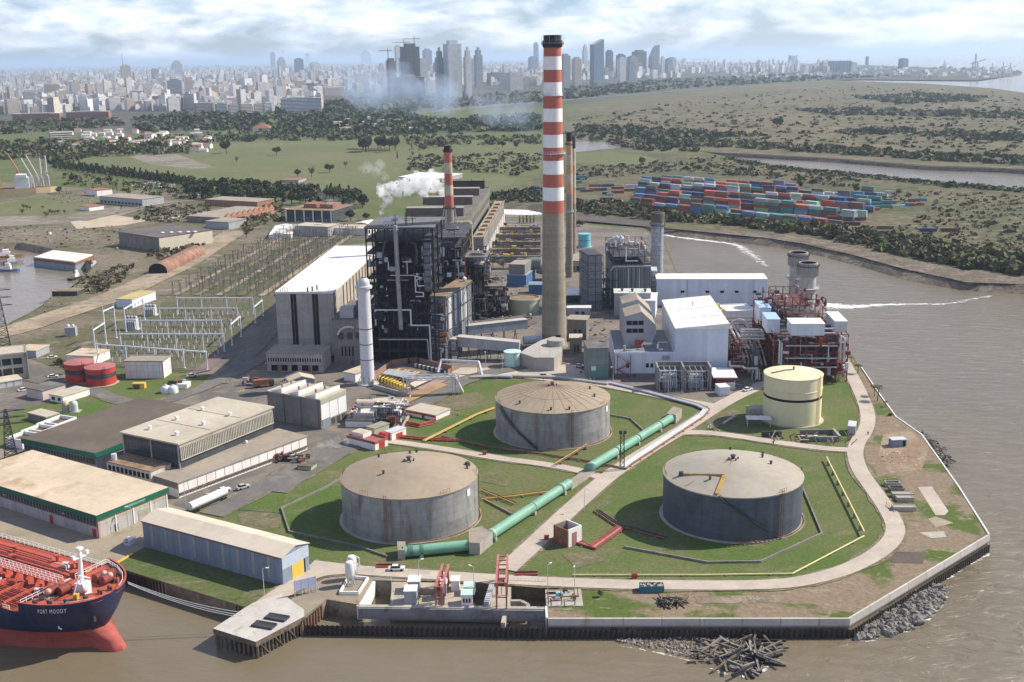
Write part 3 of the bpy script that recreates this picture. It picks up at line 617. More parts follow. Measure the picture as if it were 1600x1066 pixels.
t,rad,h=chimney('chimney','short black capped chimney in red and grimy white bands rising from the old plant roof','' and 0 or 706,470,228,3.1,2.05,
  [(237,'soot'),(254,'chr'),(271,'chm'),(289,'chr'),(305,'chm'),(323,'chr'),(480,'chc')],N=28)
platform(t,rad,ht(706,470,237),.6,M['soot']); platform(t,rad,ht(706,470,325),1.0,M['dark2'])
m=MB()
for k in range(6):
    a=2*pi*k/6; zb=ht(706,470,352); zt=ht(706,470,326); m.beam((4.2*cos(a),4.2*sin(a),zb),(2.9*cos(a),2.9*sin(a),zt),.5)
m.build('support_struts',M['greyl'],t)
# white steel stack
p=g(575,600); h=ht(575,600,434); t=T('chimney','slim white steel stack with grey cowl beside the pale turbine hall','chimney',p); r=9.3/ppm(g(575,560))
m=MB(); zc=h*.90
m.lathe([(r*1.03,0),(r*1.0,h*.5),(r*.93,zc)],32); m.build('shaft',mat('white_stack_paint',(.6,.6,.63),v=.08,s=.15,st=(.36,.3,.24),ss=.8,sf=.5,r=.5),t,smooth=True)
m=MB(); m.lathe([(r*.93,zc),(r*1.3,zc+.2),(r*1.3,zc+1.1),(r*.95,zc+1.3),(r*.95,zc+2.6),(r*.85,zc+3.6),(r*.45,h)],32); m.build('cowl',M['greyl'],t,smooth=True)
for vv in (513,537,561):
    z=ht(575,600,vv); m=MB(); m.lathe([(r*1.0,z-.2),(r*1.05,z-.12),(r*1.05,z+.12),(r*.97,z+.2)],32); m.build('joint_ring',M['dark2'],t)
m=MB()
for k in range(6): a=k*pi/3; m.beam((r*1.6*cos(a),r*1.6*sin(a),0),(r*cos(a),r*sin(a),3.5),.3)
m.lathe([(r*1.7,0),(r*1.7,.6),(r,.7)],24); m.build('foot',M['greyl'],t)
# thin grey stack by the grey boiler
p=g(1026,446); h=ht(1026,446,332); rr=9.6/ppm(p); t=T('chimney','plain grey ringed steel stack beside the grey boiler at the water','chimney',p)
m=MB(); m.lathe([(rr,0),(rr*.97,h*.86),(rr*1.0,h*.87),(rr*1.02,h)],28); m.build('shaft',mat('ringed_grey_stack',(.36,.38,.41),v=.1,s=.2,st=(.2,.17,.14),sf=.5,r=.5,seam=(4,2.6,.12,.5),seamc=.6),t,smooth=True)
m=MB(); m.lathe([(rr*1.03,h-5.5),(rr*1.1,h-5.3),(rr*1.1,h-.2),(rr*1.0,h+.1),(rr*.85,h)],28); m.build('sooty_top',mat('rusty_soot',(.12,.1,.085),v=.4,s=.3,st=(.2,.12,.07),sf=.6),t,smooth=True)
platform(t,lambda z:rr,h-7.5,.8,M['dark2'])
for u,v,vt,lab in ((1243,503,394,'rear one of two fat grey exhaust stacks over the red steel frame'),(1258.5,512,410,'front one of two fat grey exhaust stacks over the red steel frame')):
    p=g(u,v); h=ht(u,v,vt); rr=13.2/ppm((p.x,p.y,h*.7)); t=T('exhaust_stack',lab,'chimney',p,0,'twin exhaust stacks')
    z1=ht(u,v,vt+21)
    m=MB(); m.lathe([(rr*.97,0),(rr*.97,z1)],32); m.build('shaft',mat('exhaust_stack_plate',(.42,.4,.37),v=.12,s=.15,st=(.25,.2,.15),sf=.5,r=.6,seam=(5,3.2,.09,.5),seamc=.7),t,smooth=True)
    m=MB(); m.lathe([(rr*.97,z1),(rr*1.12,z1+.2),(rr*1.12,h-.2),(rr*1.08,h),(rr*.95,h-.1)],32); 
    for k in range(26): a=2*pi*k/26; m.beam((rr*1.15*cos(a),rr*1.15*sin(a),z1+.3),(rr*1.15*cos(a),rr*1.15*sin(a),h-1),.35,.2)
    m.build('silencer_collar',mat('collar_plate',(.36,.34,.31),v=.15,s=.3,st=(.18,.14,.1),sf=.6),t)
    m=MB(); m.lathe([(rr*.95,h-.15),(rr*.9,h-5)],32); m.flat([(rr*.9*cos(2*pi*k/24),rr*.9*sin(2*pi*k/24)) for k in range(24)],h-4.9); m.build('mouth',M['black'],t)
    platform(t,lambda z:rr,z1-6,1.6,M['greyl']); platform(t,lambda z:rr*1.1,h-1.8,.8,M['dark2'])
# ---------------------------------------------------------------- buildings
AXIS=-.065                              # the power station is set out on one grid
def fr(a,b,c,h,axis=None):
    A,B,Cc=g(*a,h),g(*b,h),g(*c,h); d=B-A
    if axis is not None: d=Vector((1,axis,0)).normalized(); L=(B-A).dot(d)
    else: L=d.length; d.normalize()
    n=Vector((-d.y,d.x,0)); D=(Cc-A).dot(n)
    return A,atan2(d.y,d.x),L,D
class Bld: pass
_win={}
def windows(t,L,D,face,x0,x1,z0,z1,nx,nz,fill=.7,fz=.6,mt=None,name='window'):
    """nx by nz single windows on one wall, each an object of its own"""
    mt=mt or M['glass']; px_=(x1-x0)/nx; pz=(z1-z0)/nz; w,hh=px_*fill,pz*fz
    m=MB(); m.box(-w/2,-.07,-hh/2,w/2,.05,hh/2); first=None
    rot={'f':0,'r':pi/2,'l':-pi/2,'b':pi}[face]
    for i in range(nx):
        for k in range(nz):
            x=x0+px_*(i+.5); z=z0+pz*(k+.5)
            loc={'f':(x,0,z),'r':(L,x,z),'l':(0,D-x,z),'b':(L-x,D,z)}[face]
            if first is None: first=m.build(name,mt,t,loc,rot=rot)
            else: o=first.copy(); C.objects.link(o); o.location=loc
def panelbox(t,name,mt,L,D,face,x0,x1,z0,z1,th=.08):
    m=MB(); f=face
    if f=='f': m.box(x0,-th,z0,x1,.04,z1)
    elif f=='r': m.box(L-.04,x0,z0,L+th,x1,z1)
    elif f=='l': m.box(-th,x0,z0,.04,x1,z1)
    return m.build(name,mt,t)
def bldg(n,label,cat,a,b,c,h,wm,rm,roof='flat',rise=1.0,ov=.35,grp=None,z0=0,par=0,th=.35,axis=None):
    P,ang,L,D=fr(a,b,c,h,axis)
    t=T(n,label,cat,(P.x,P.y,z0),ang,grp); H=h-z0
    m=MB(); m.box(0,0,0,L,D,H)
    if roof=='gx':   # ridge along x
        for x,s in ((0,1),(L,-1)):
            q=[(x,0,H),(x,D,H),(x,D/2,H+rise)]; m.face(q if s<0 else q[::-1],0,[(p[1],p[2]) for p in (q if s<0 else q[::-1])])
    if roof=='gy':
        for y,s in ((0,1),(D,-1)):
            q=[(0,y,H),(L,y,H),(L/2,y,H+rise)]; m.face(q if s>0 else q[::-1],0,[(p[0],p[2]) for p in (q if s>0 else q[::-1])])
    m.build('wall',wm,t)
    r=MB(); o=ov
    def slab(q):   # q: 4 corners of the top, thickness th
        low=[(p[0],p[1],p[2]-th) for p in q]; r.face(q,0,[(p[0],p[1]) for p in q]); r.face(low[::-1],0)
        for i in range(4): j=(i+1)%4; r.face([low[i],low[j],q[j],q[i]],0)
    e=.03+th
    if roof=='flat': slab([(-o,-o,H+e),(L+o,-o,H+e),(L+o,D+o,H+e),(-o,D+o,H+e)])
    elif roof=='gx':
        slab([(-o,-o,H+e-.05),(L+o,-o,H+e-.05),(L+o,D/2,H+rise+e),(-o,D/2,H+rise+e)]); slab([(-o,D/2,H+rise+e),(L+o,D/2,H+rise+e),(L+o,D+o,H+e-.05),(-o,D+o,H+e-.05)])
    elif roof=='gy':
        slab([(-o,-o,H+e-.05),(L/2,-o,H+rise+e),(L/2,D+o,H+rise+e),(-o,D+o,H+e-.05)]); slab([(L/2,-o,H+rise+e),(L+o,-o,H+e-.05),(L+o,D+o,H+e-.05),(L/2,D+o,H+rise+e)])
    elif roof=='sy':  # shed, rises to the back
        slab([(-o,-o,H+e),(L+o,-o,H+e),(L+o,D+o,H+rise+e),(-o,D+o,H+rise+e)])
        for i,(x0,x1) in enumerate(((0,L),)): pass
        k=MB(); k.face([(L,0,H),(L,D,H),(L,D,H+rise)],0); k.face([(0,0,H),(0,D,H+rise),(0,D,H)],0); k.face([(0,D,H),(0,D,H+rise),(L,D,H+rise),(L,D,H)],0); k.build('gable',wm,t)
    if par:
        for (x0,y0,x1,y1) in ((-o,-o,L+o,-o+.3),(-o,D+o-.3,L+o,D+o),(-o,-o+.3,-o+.3,D+o-.3),(L+o-.3,-o+.3,L+o,D+o-.3)): r.box(x0,y0,H+e-.02,x1,y1,H+e+par)
    r.build('roof',rm,t)
    B=Bld(); B.t=t; B.L=L; B.D=D; B.H=H; B.ang=ang; B.P=P; B.z=H+e
    B.loc=lambda u,v,z=None: Matrix.Rotation(-ang,3,'Z')@(g(u,v,(h+e) if z is None else z)-Vector((P.x,P.y,z0)))
    return B
def addbox(B,name,mt,x0,y0,z0,x1,y1,z1,mt2=None):
    m=MB(); m.box(x0,y0,z0,x1,y1,z1,0,1 if mt2 else None); return m.build(name,[mt]+([mt2] if mt2 else []),B.t)
def vents(B,pts,r=.7,h=1.2,mt=None):
    for u,v in pts:
        q=B.loc(u,v); m=MB(); m.cyl((q.x,q.y,B.z-.1),(q.x,q.y,B.z+h*.7),r*.6,r*.6,8); m.cyl((q.x,q.y,B.z+h*.7),(q.x,q.y,B.z+h),r,r*.7,8); m.build('roof_vent',mt or M['whitew'],B.t)

# turbine hall, pale with a white roof
h=ht(436,552,459)
B=bldg('turbine_hall','long turbine hall with white roof and tall pale concrete panels facing the yard','power station hall',(430,459),(520,459),(523,386),h,M['concw'],M['whiteroof'],ov=.2,par=.5,axis=AXIS)
th_B=B
for x0,x1 in ((.26,.36),(.635,.735)):
    panelbox(B.t,'window_recess',M['black'],B.L,B.D,'f',B.L*x0,B.L*x1,4,B.H-.3,.06)
    for s in (0,1): windows(B.t,B.L,B.D,'f',B.L*(x0+.052*s+.004),B.L*(x0+.052*s+.045),4.5,B.H-3.5,1,12,.8,.62,M['glass'])
    addbox(B,'mullion',M['concd'],B.L*(x0+.046),-.35,3,B.L*(x0+.054),-.07,B.H)
m=MB()
for k in range(16): m.box(-1.6,B.D*(k+.5)/16-.5,B.H-.5,-.22,B.D*(k+.5)/16+.5,B.H+.35)
m.box(-.7,0,B.H-1.2,-.22,B.D,B.H-.6); m.build('gutter_brackets',M['redb'],B.t)
for k in range(14):
    m=MB(); m.box(B.L+.05,B.D*(.16+k*.06),B.H-13,B.L+.5,B.D*(.16+k*.06)+1.2,B.H-.2); m.build('wall_pier',mat('tan_piers',(.38,.3,.21),v=.15,s=.2),B.t)
for k in range(5):
    m=MB(); x=B.L*(.04+.035*k); m.tube([(x,1.5+k*.4,B.z-.2),(x,1.5+k*.4,B.z+2.6)],.14,6); m.build('roof_post',M['rust'],B.t)
for k in range(3):
    m=MB(); m.cyl((B.L*.55+k*1.6,1.5+k*2.5,B.z-.1),(B.L*.55+k*1.6,1.5+k*2.5,B.z+2.2),.35,.35,8); m.build('roof_vent',M['dark2'],B.t)
# annex between hall and boilers
B=bldg('annex','dark soot stained annex with rounded door between turbine hall and boiler house','annex',(519,500),(572,500),(560,470),ht(530,570,500),M['concd'],M['roofd'])
windows(B.t,B.L,B.D,'f',B.L*.2,B.L*.62,3.2,9,4,1,.4,.75,M['black']); windows(B.t,B.L,B.D,'f',B.L*.1,B.L*.9,10,16,3,1,.6,.5,M['dark2'])
m=MB(); P=[(B.L*.48+5*cos(a),-.3,13+4.2*sin(a)) for a in [pi*.35+i*pi*.1 for i in range(7)]]; m.tube(P,.5,6); m.build('curved_duct',M['greyl'],B.t)
addbox(B,'roof_cabin',M['grey'],3,2,B.z,9,7,B.z+4.5); addbox(B,'roof_cabin',M['dark2'],10,4,B.z,15,11,B.z+7)
# low offices in front of the turbine hall
B=bldg('office_block','two storey office block with grey sloping roof at the foot of the turbine hall','office',(416,553),(503,554),(515,541),ht(416,581,553),M['concw'],M['roofg'],ov=.5)
windows(B.t,B.L,B.D,'f',.4,B.L-.4,4.4,6.4,22,1,.55,.8,M['glass']); windows(B.t,B.L,B.D,'f',1,B.L-1,.4,3.2,5,1,.6,.9,M['black'])
for k in range(3): panelbox(B.t,'brick_panel',M['brick'],B.L,B.D,'f',B.L*(.17+.27*k),B.L*(.25+.27*k),.2,3.2,.05)
addbox(B,'balcony_slab',M['conc'],-.6,-.9,3.6,B.L+.6,-.08,4.1)

# ---------------------------------------------------------------- steel frames
def frame(t,mt,x0,y0,x1,y1,z0,z1,nx,ny,nz,w=.5,brace=.5,seed=1,name='steel_frame',deck=None,inner=True):
    r=random.Random(seed); m=MB(); X=[x0+(x1-x0)*i/nx for i in range(nx+1)]; Y=[y0+(y1-y0)*i/ny for i in range(ny+1)]; Z=[z0+(z1-z0)*i/nz for i in range(nz+1)]
    for i,x in enumerate(X):
        for j,y in enumerate(Y):
            if inner or i in (0,nx) or j in (0,ny): m.beam((x,y,z0),(x,y,z1),w)
    for z in Z[1:]:
        for y in (Y if inner else (Y[0],Y[-1])): m.beam((x0,y,z),(x1,y,z),w*.7)
        for x in (X if inner else (X[0],X[-1])): m.beam((x,y0,z),(x,y1,z),w*.7)
    for k in range(nz):
        for i in range(nx):
            for y in (Y[0],Y[-1]):
                if r.random()<brace:
                    a,b=((X[i],y,Z[k]),(X[i+1],y,Z[k+1])) if r.random()<.5 else ((X[i+1],y,Z[k]),(X[i],y,Z[k+1])); m.beam(a,b,w*.45)
        for j in range(ny):
            for x in (X[0],X[-1]):
                if r.random()<brace:
                    a,b=((x,Y[j],Z[k]),(x,Y[j+1],Z[k+1])) if r.random()<.5 else ((x,Y[j+1],Z[k]),(x,Y[j],Z[k+1])); m.beam(a,b,w*.45)
    m.build(name,mt,t)
    if deck:
        for z in Z[1:-1]:
            d=MB(); d.box(x0+.1,y0+.1,z-.1,x1-.1,y1-.1,z+.02); 
            for (a,b) in (((x0,y0),(x1,y0)),((x1,y0),(x1,y1)),((x0,y0),(x0,y1))):
                n=max(2,int(hypot(b[0]-a[0],b[1]-a[1])/2.5))
                for zz in (.55,1.1): d.beam((a[0],a[1],z+zz),(b[0],b[1],z+zz),.06)
                for q in range(n+1): x=a[0]+(b[0]-a[0])*q/n; y=a[1]+(b[1]-a[1])*q/n; d.beam((x,y,z),(x,y,z+1.1),.06)
            d.build('walkway',deck,t)
def clutter(t,mats,x0,y0,x1,y1,z0,z1,n,seed,smin=.8,smax=3.5,pipes=.5,name='machinery'):
    """boxes, vessels and pipe bends that fill a plant bay; one child per piece"""
    r=random.Random(seed)
    for k in range(n):
        m=MB(); x,y,z=r.uniform(x0,x1),r.uniform(y0,y1),r.uniform(z0,z1); s=r.uniform(smin,smax); q=r.random(); mt=r.choice(mats)
        if q<pipes:
            P=[Vector((x,y,z))]
            for _ in range(r.randint(2,4)):
                d=r.choice([(1,0,0),(-1,0,0),(0,1,0),(0,0,1),(0,0,-1)]); l=r.uniform(1.5,7); p=P[-1]+Vector(d)*l
                p.x=min(max(p.x,x0),x1); p.y=min(max(p.y,y0),y1); p.z=min(max(p.z,z0),z1)
                if (p-P[-1]).length>.5: P.append(p)
            if len(P)>1: m.tube(P,r.uniform(.12,.34),6); m.build('pipe',mt,t)
        elif q<pipes+.25*(1-pipes)+.1:
            m.cyl((x,y,z),(x,y,min(z1,z+s*1.5)),s*.35,s*.35,10); m.build('vessel',mt,t)
        else:
            m.cbox((x,y,z),s*r.uniform(.6,1.6),s*r.uniform(.5,1),s*r.uniform(.5,1.1)); m.build(name,mt,t)

# boiler house
hb=ht(580,568,357)
P,ang,L,D=fr((571,357),(675,357),(686,341),hb,AXIS); D=max(D,26)
bh=T('boiler_house','tall soot black boiler house of open steelwork and pipes with flat dark roof','boiler house',(P.x,P.y,0),ang)
m=MB(); m.box(L*.1,4,9,L*.93,D-2,hb-6); m.build('boiler_casing',M['dark'],bh)
m=MB(); m.box(2,6,0,L-2,D-1,9); m.build('ground_floor',M['black'],bh)
frame(bh,M['dark'],0,0,L,D,0,hb-.2,7,2,11,.55,.35,4,deck=M['dark2'],inner=False)
m=MB(); m.box(-.6,-.6,hb,L+.6,D+.5,hb+.5); m.build('roof',mat('grey_boiler_roof',(.14,.14,.14),v=.2,s=.1,c2=(.1,.095,.085),r=.8),bh)
m=MB()
for k in range(24): m.box(L*k/24+.2,-.75,hb-2.2,L*k/24+.9,-.05,hb-.6)
m.build('roof_brackets',M['dark2'],bh)
def X(u): return (u-571)/(675-571)*L
def Zf(v): return ht(620,568,v)
def fp(u,v,y=-.6): return Vector((X(u),y,Zf(v)))
m=MB(); m.tube([fp(618,352),fp(619,440),fp(621,514)],.95,10); m.build('downcomer_pipe',mat('pale_grey_lagging',(.27,.27,.26),v=.2,s=.3),bh)
for U in (([597,597,601,604],[412,392,378,376.5]),([649,650,648,640],[412,392,380,378])):
    m=MB(); m.tube([fp(u,v) for u,v in zip(*U)],.5,8); m.build('steam_pipe',M['dark2'],bh)
m=MB(); m.tube([fp(581,508),fp(581,484),fp(637,484),fp(637,508),fp(666,508),fp(667,563)],.38,8); m.build('service_pipe',M['galv'],bh)
m=MB(); m.tube([fp(585,530),fp(662,530),fp(664,562)],.3,8); m.build('service_pipe',M['grey'],bh)
m=MB(); P=[fp(660,427),fp(661,446),fp(650,447),fp(648,437),fp(656,434),fp(646,431),fp(646,456),fp(658,457),fp(658,463),fp(646,463)]; m.tube(P,.28,6); m.build('feed_pipe',M['galv'],bh)
for a,b in (((607,430),(645,430)),((605,408),(605,422)),((634,408),(634,428)),((627,409),(642,409))):
    m=MB(); m.tube([fp(*a),fp(*b)],.22,6); m.build('drain_pipe',M['greyl'],bh)
m=MB(); m.box(X(660),-.9,Zf(455),X(671),1.5,Zf(378)); m.build('lift_shaft',mat('grey_lift_shaft',(.13,.14,.16),v=.25,s=.2,seam=(8,3,.4,.5),seamc=.4),bh)
clutter(bh,[M['dark'],M['dark2'],M['dark2'],M['grey']],.5,-.8,L-.5,3.5,11,hb-4,60,11,1,4,.45)
clutter(bh,[M['dark2'],M['grey'],M['greyl']],.5,-1.2,L-.5,1.5,14,hb-8,34,12,.4,1.1,.55,'gauge_box')
for i in range(6):
    x=X(598+(i%3)*4.5+(i//3)*6); y=4+3.4*(i//3); m=MB(); m.cyl((x,y,hb+.4),(x,y,hb+2.4),.35,.35,8); m.cyl((x,y,hb+2.4),(x+1.1,y,hb+4.0),.75,.75,10); m.build('roof_silencer',mat('white_silencer',(.66,.64,.62),v=.1),bh)
for k,(u,y) in enumerate(((629,8),(640,8),(616,3),(634,3))): m=MB(); m.beam((X(u),y,hb+.4),(X(u),y,hb+5.5),.3); m.beam((X(u)-1.5,y,hb+3),(X(u)+1.5,y,hb+3),.2); m.build('roof_mast',M['dark2'],bh)
# annexes standing right of the boiler house
def dark_block(label,a,b,c,vb,wm,rm,nm='plant_block',seed=1,n=26,fr_=True):
    n=int(n*1.8)
    hh=ht(a[0],vb,a[1]); B=bldg(nm,label,'plant building',a,b,c,hh,wm,rm,ov=.4)
    if fr_: frame(B.t,M['dark2'],-.5,-.9,B.L+.9,B.D,0,B.H-.4,max(2,int(B.L/6)),max(1,int(B.D/8)),max(2,int(B.H/6)),.35,.4,seed,inner=False)
    clutter(B.t,[M['dark2'],M['grey'],M['galv'],M['rust']],0,-1.6,B.L+.6,-.3,1,B.H*.9,n,seed,.6,2.2,.6); return B
B=dark_block('grey lift tower annex with rusty roof at the right foot of the boiler house',(672,463),(696,464),(708,438),566,mat('annex_cladding',(.17,.18,.21),v=.15,s=.1,st=(.08,.08,.08),seam=(3.2,6,.1,0)),M['roofr'],seed=5)
for k in range(4): panelbox(B.t,'pale_panel',M['greyl'],B.L,B.D,'r',B.D*(.1+.2*k),B.D*(.2+.2*k),B.H*.45,B.H-.6,.1)
q=B.loc(701,437); m=MB(); m.ball((B.L*.7,B.D*.9,B.z+1.2),1.1); m.build('dome',M['white'],B.t)
B=dark_block('small grey clad stair tower with flat tan cap standing in front of the duct ends',(695,531),(712,531),(716,526),564,M['grey'],M['roofc'],seed=6,n=3)
def open_block(label,a,b,c,vb,rm,seed):
    hh=ht(a[0],vb,a[1]); P,an,L,D=fr(a,b,c,hh,AXIS); D=max(D,9); t=T('plant_block',label,'plant building',(P.x,P.y,0),an)
    m=MB(); m.box(L*.16,2.8,0,L*.9,D-1.5,hh-5); m.build('casing',M['dark'],t); m=MB(); m.box(-.5,-.5,hh,L+.5,D+.4,hh+.4); m.build('roof',rm,t)
    frame(t,M['dark2'],0,0,L,D,0,hh,max(3,int(L/4)),max(2,int(D/6)),max(4,int(hh/4.5)),.34,.4,seed,deck=M['dark2'],inner=False)
    clutter(t,[M['dark2'],M['dark'],M['grey'],M['galv'],M['rust']],.3,-.6,L-.3,3,1,hh-2,60,seed,.8,3,.5); clutter(t,[M['dark2'],M['grey'],M['rust']],L*.88,1,L+.8,D,1,hh-3,24,seed+1,.8,2.5,.5); clutter(t,[M['dark2'],M['grey'],M['roofg']],1,1,L-1,D-1,hh+.4,hh+3,12,seed+2,.8,2.2,.4)
open_block('black ash handling block under a smooth grey sloping roof between boiler house and green tank',(712,403),(757,408),(764,393),500,mat('smooth_grey_roof',(.16,.16,.165),v=.08,s=.1),7)
open_block('second sooty boiler frame with open decks standing behind the first boiler house',(684,372),(722,373),(732,352),505,M['dark2'],9)
open_block('low open frame of pipes and hoppers between the ash block and the pale green tank',(758,448),(788,449),(792,440),496,M['concd'],15)
B=dark_block('slim grey vertical casing on dark legs right of the black ash block',(741,414),(753,414),(756,410),498,M['dark2'],M['greyl'],seed=8,n=4); 
panelbox(B.t,'pale_front',mat('casing_front',(.3,.3,.3),v=.12,s=.2),B.L,B.D,'f',.1,B.L-.1,B.H*.45,B.H-.3,.4)
B=dark_block('low dark fan house below the rusty annex roof, left of the green tank',(711,466),(727,466),(732,462),500,M['roofg'],M['grey'],seed=10,n=4)
# flue elbow of the short chimney
p=g(716,470); t=T('flue_duct','fat beige elbow duct coming down from the short banded chimney','duct',p); m=MB(off=t)
zt=ht(716,470,357); e=1.0
a=g(703,470)+Vector((0,-6,zt)); b=g(729.5,470)+Vector((0,-6,zt)); c=g(731,470)+Vector((0,-6,ht(731,470,400)))
m.tube([a,b,c],2.4,16); m.build('duct',mat('beige_lagging',(.34,.29,.2),v=.15,s=.2,st=(.2,.16,.11),sf=.5,seam=(50,2.2,.12,0)),t,smooth=True)
m=MB(off=t); m.tube([a+Vector((2,9,2)),b+Vector((2,9,2)),c+Vector((2,9,2))],1.9,14); m.build('rear_duct',mat('beige_lagging',(.3,.26,.2)),t,smooth=True)
m=MB(off=t); m.beam(Vector((c.x,c.y,0)),c,1.2); m.beam(Vector((a.x,a.y,0)),a,1.0); m.build('support',M['dark2'],t)
# conveyor ducts with trestles
def duct(label,P0,P1,hb_,hd,wd,seed):
    a,b=g(*P0[:2],P0[2]),g(*P1[:2],P1[2]); t=T('flue_duct',label,'duct',(a.x,a.y,0),0,'long grey box ducts'); m=MB(off=t)
    m.beam(a+Vector((0,0,hd/2)),b+Vector((0,0,hd/2)),wd,hd); m.build('casing',mat('grey_duct_casing',(.31,.32,.35),v=.1,s=.1,st=(.2,.18,.16),sf=.4,seam=(40,3,.05,0),seamc=.85),t)
    m=MB(off=t); m.beam(a+Vector((0,0,hd+.12)),b+Vector((0,0,hd+.12)),wd+.5,.2); m.build('cover',mat('duct_cover',(.4,.38,.35),v=.12,s=.2),t)
    for k in range(1,6):
        q=a.lerp(b,k/6); m=MB(off=t)
        for s in (-1,1): m.beam((q.x+s*.8,q.y+s*1.2,0),(q.x,q.y+s*1.2,q.z),.3)
        m.beam((q.x,q.y-1.2,q.z*.5),(q.x,q.y+1.2,q.z*.5),.25); m.build('trestle_leg',M['dark2'],t)
duct('farther of two long grey box ducts on trestles, just in front of the green tank',(716,524,6),(822,512,6),0,4.2,4,1)
duct('nearer of two long grey box ducts on trestles, ending behind the mint tank',(716,540,6),(812,549,4),0,4.4,4.5,2)
# flue base of the tall chimney
P=[g(*q) for q in ((813,572),(835,580),(866,580),(877,570),(879,552),(866,545),(845,552),(822,565))]
t=T('flue_duct','wide grey concrete flue bending round the foot of the tallest chimney','duct',(P[0].x,P[0].y,0)); m=MB(off=t); m.prism([(q.x,q.y) for q in P],0,6.0); m.build('flue_wall',mat('flue_concrete',(.36,.34,.31),v=.12,s=.1,seam=(4,30,.08,0),seamc=.75),t)
m=MB(off=t); q=g(868,556); m.cyl((q.x,q.y-4,6),(q.x,q.y-4,8.6),4.2,3.8,20); m.build('drum',mat('flue_concrete',(.3,.3,.3)),t,smooth=True)
m=MB(off=t); m.cyl(g(818,532,4),g(846,530,4),2.0,2.0,14); m.build('inlet_duct',M['greyl'],t,smooth=True)
# old plant behind: tall hall with roof monitors and the lower wing on its right
h1=30
B=bldg('old_boiler_hall','old dark boiler hall with a row of brick roof monitors, behind the boiler house','power station hall',(640,346),(727,345),(765,294),h1,M['concd'],M['roofd'],ov=.3,par=.5,axis=AXIS)
print_dims=(B.L,B.D)
for k,(yv) in enumerate((338,320,306,292,282)):
    q=B.loc(722,yv); y=min(max(q.y,3),B.D-9)
    x1=B.L-3; m=MB(); m.box(x1-38+k*3,y,B.z-.05,x1,y+9,B.z+5.5,0,1); m.build('roof_monitor',[mat('sooty_brick',(.13,.1,.085),v=.25,s=.2),M['roofg']],B.t)
m=MB(); 
for k in range(9): m.box(2,B.D*.06+k*3.2,B.z-.03,B.L*.42,B.D*.06+k*3.2+1.6,B.z+1.1)
m.build('sawtooth_lights',M['dark2'],B.t)
n=22
m=MB()
for k in range(n): m.box(B.L+.05,B.D*k/n+.4,B.H-9,B.L+.5,B.D*k/n+1.3,B.H-.4); m.beam((B.L+.3,B.D*k/n+.8,B.H-9),(B.L+.3,B.D*(k+1)/n+.8,B.H-1),.3)
m.build('wall_ribs',M['conc'],B.t)
for k in range(8): m=MB(); m.beam((B.L-4-k*9,B.D-4-k*7,B.z),(B.L-4-k*9,B.D-4-k*7,B.z+8),.3); m.build('roof_mast',M['dark2'],B.t)
B=bldg('old_turbine_wing','long low wing with brown roof and row of rusty rooflights beside old boiler hall','power station hall',(739,373),(754,375.5),(788,315),20,M['concd'],M['roofg'],ov=.3,par=.7,axis=AXIS)
m=MB()
for k in range(11): m.box(B.L+.04,B.D*k/11+2,1,B.L+.4,B.D*(k+1)/11-2,B.H*.55)
m.build('pale_panels',mat('pale_wall_panel',(.5,.46,.4),v=.1,s=.1),B.t)
for k in range(9): m=MB(); m.box(1.5,B.D*(.06+.1*k),B.z-.03,5.2,B.D*(.06+.1*k)+4,B.z+1.4); m.build('rooflight',mat('rusty_rooflight',(.33,.19,.11),v=.2,s=.3),B.t)
# pipe bridges and filters between old wing and tall chimney
for i,(v,lab) in enumerate(((350,'farthest'),(362,'second farthest'),(374,'middle'),(386,'second nearest'),(398,'nearest'))):
    a=g(762,v+22); b=g(845,v+22); t=T('pipe_bridge','%s of five dark duct bridges crossing the court behind the tallest chimney'%lab,'pipe bridge',a,0,'duct bridges behind the chimney'); m=MB(off=t)
    m.beam(a+Vector((0,0,7)),b+Vector((0,0,7)),3.2,2.6); m.build('duct',mat('court_duct',(.17,.155,.14),v=.2,s=.2,seam=(30,2.2,.1,0)),t)
    d=(b-a)
    for k in range(5): q=a+d*(k+.5)/5; m=MB(off=t); m.beam(q,q+Vector((0,0,7)),.5); m.build('leg',M['concd'],t)
    for s in (-2.4,2.4): m=MB(off=t); m.tube([a+Vector((0,s,4.5)),b+Vector((0,s,4.5))],.3,6); m.build('pipe',M['rust'],t)
    clutter(t,[M['rust'],M['yel'],M['grey'],M['dark2']],2,-3,(b-a).length-2,3,.4,9.5,38,20+i,.7,2.8,.45)
B=bldg('filter_house','grey hopper filter house on a blue clad base left of the tallest chimney','plant building',(792,430),(822,431),(824,420),ht(800,458,440),M['blue'],M['grey'],ov=.2)
addbox(B,'hopper',mat('grey_hopper',(.2,.2,.19),v=.15,s=.1),1,1,B.z,B.L-1,B.D,B.z+6,M['roofg'])
m=MB(); m.cyl((B.L+2,B.D,B.z+1),(B.L+9,B.D,B.z-1),4,3.4,18); m.cyl((B.L*.5,B.D*.9,B.z+4),(B.L+4,B.D*.95,B.z+3),3.2,3.8,18); m.build('elbow_duct',mat('grey_hopper',(.2,.2,.19)),B.t,smooth=True)
B=bldg('blue_shed','low light blue topped shed tucked behind the tallest chimney on its left','shed',(826,446),(850,446),(851,441),ht(835,462,447),M['blue'],M['bluegrey'],ov=.2)
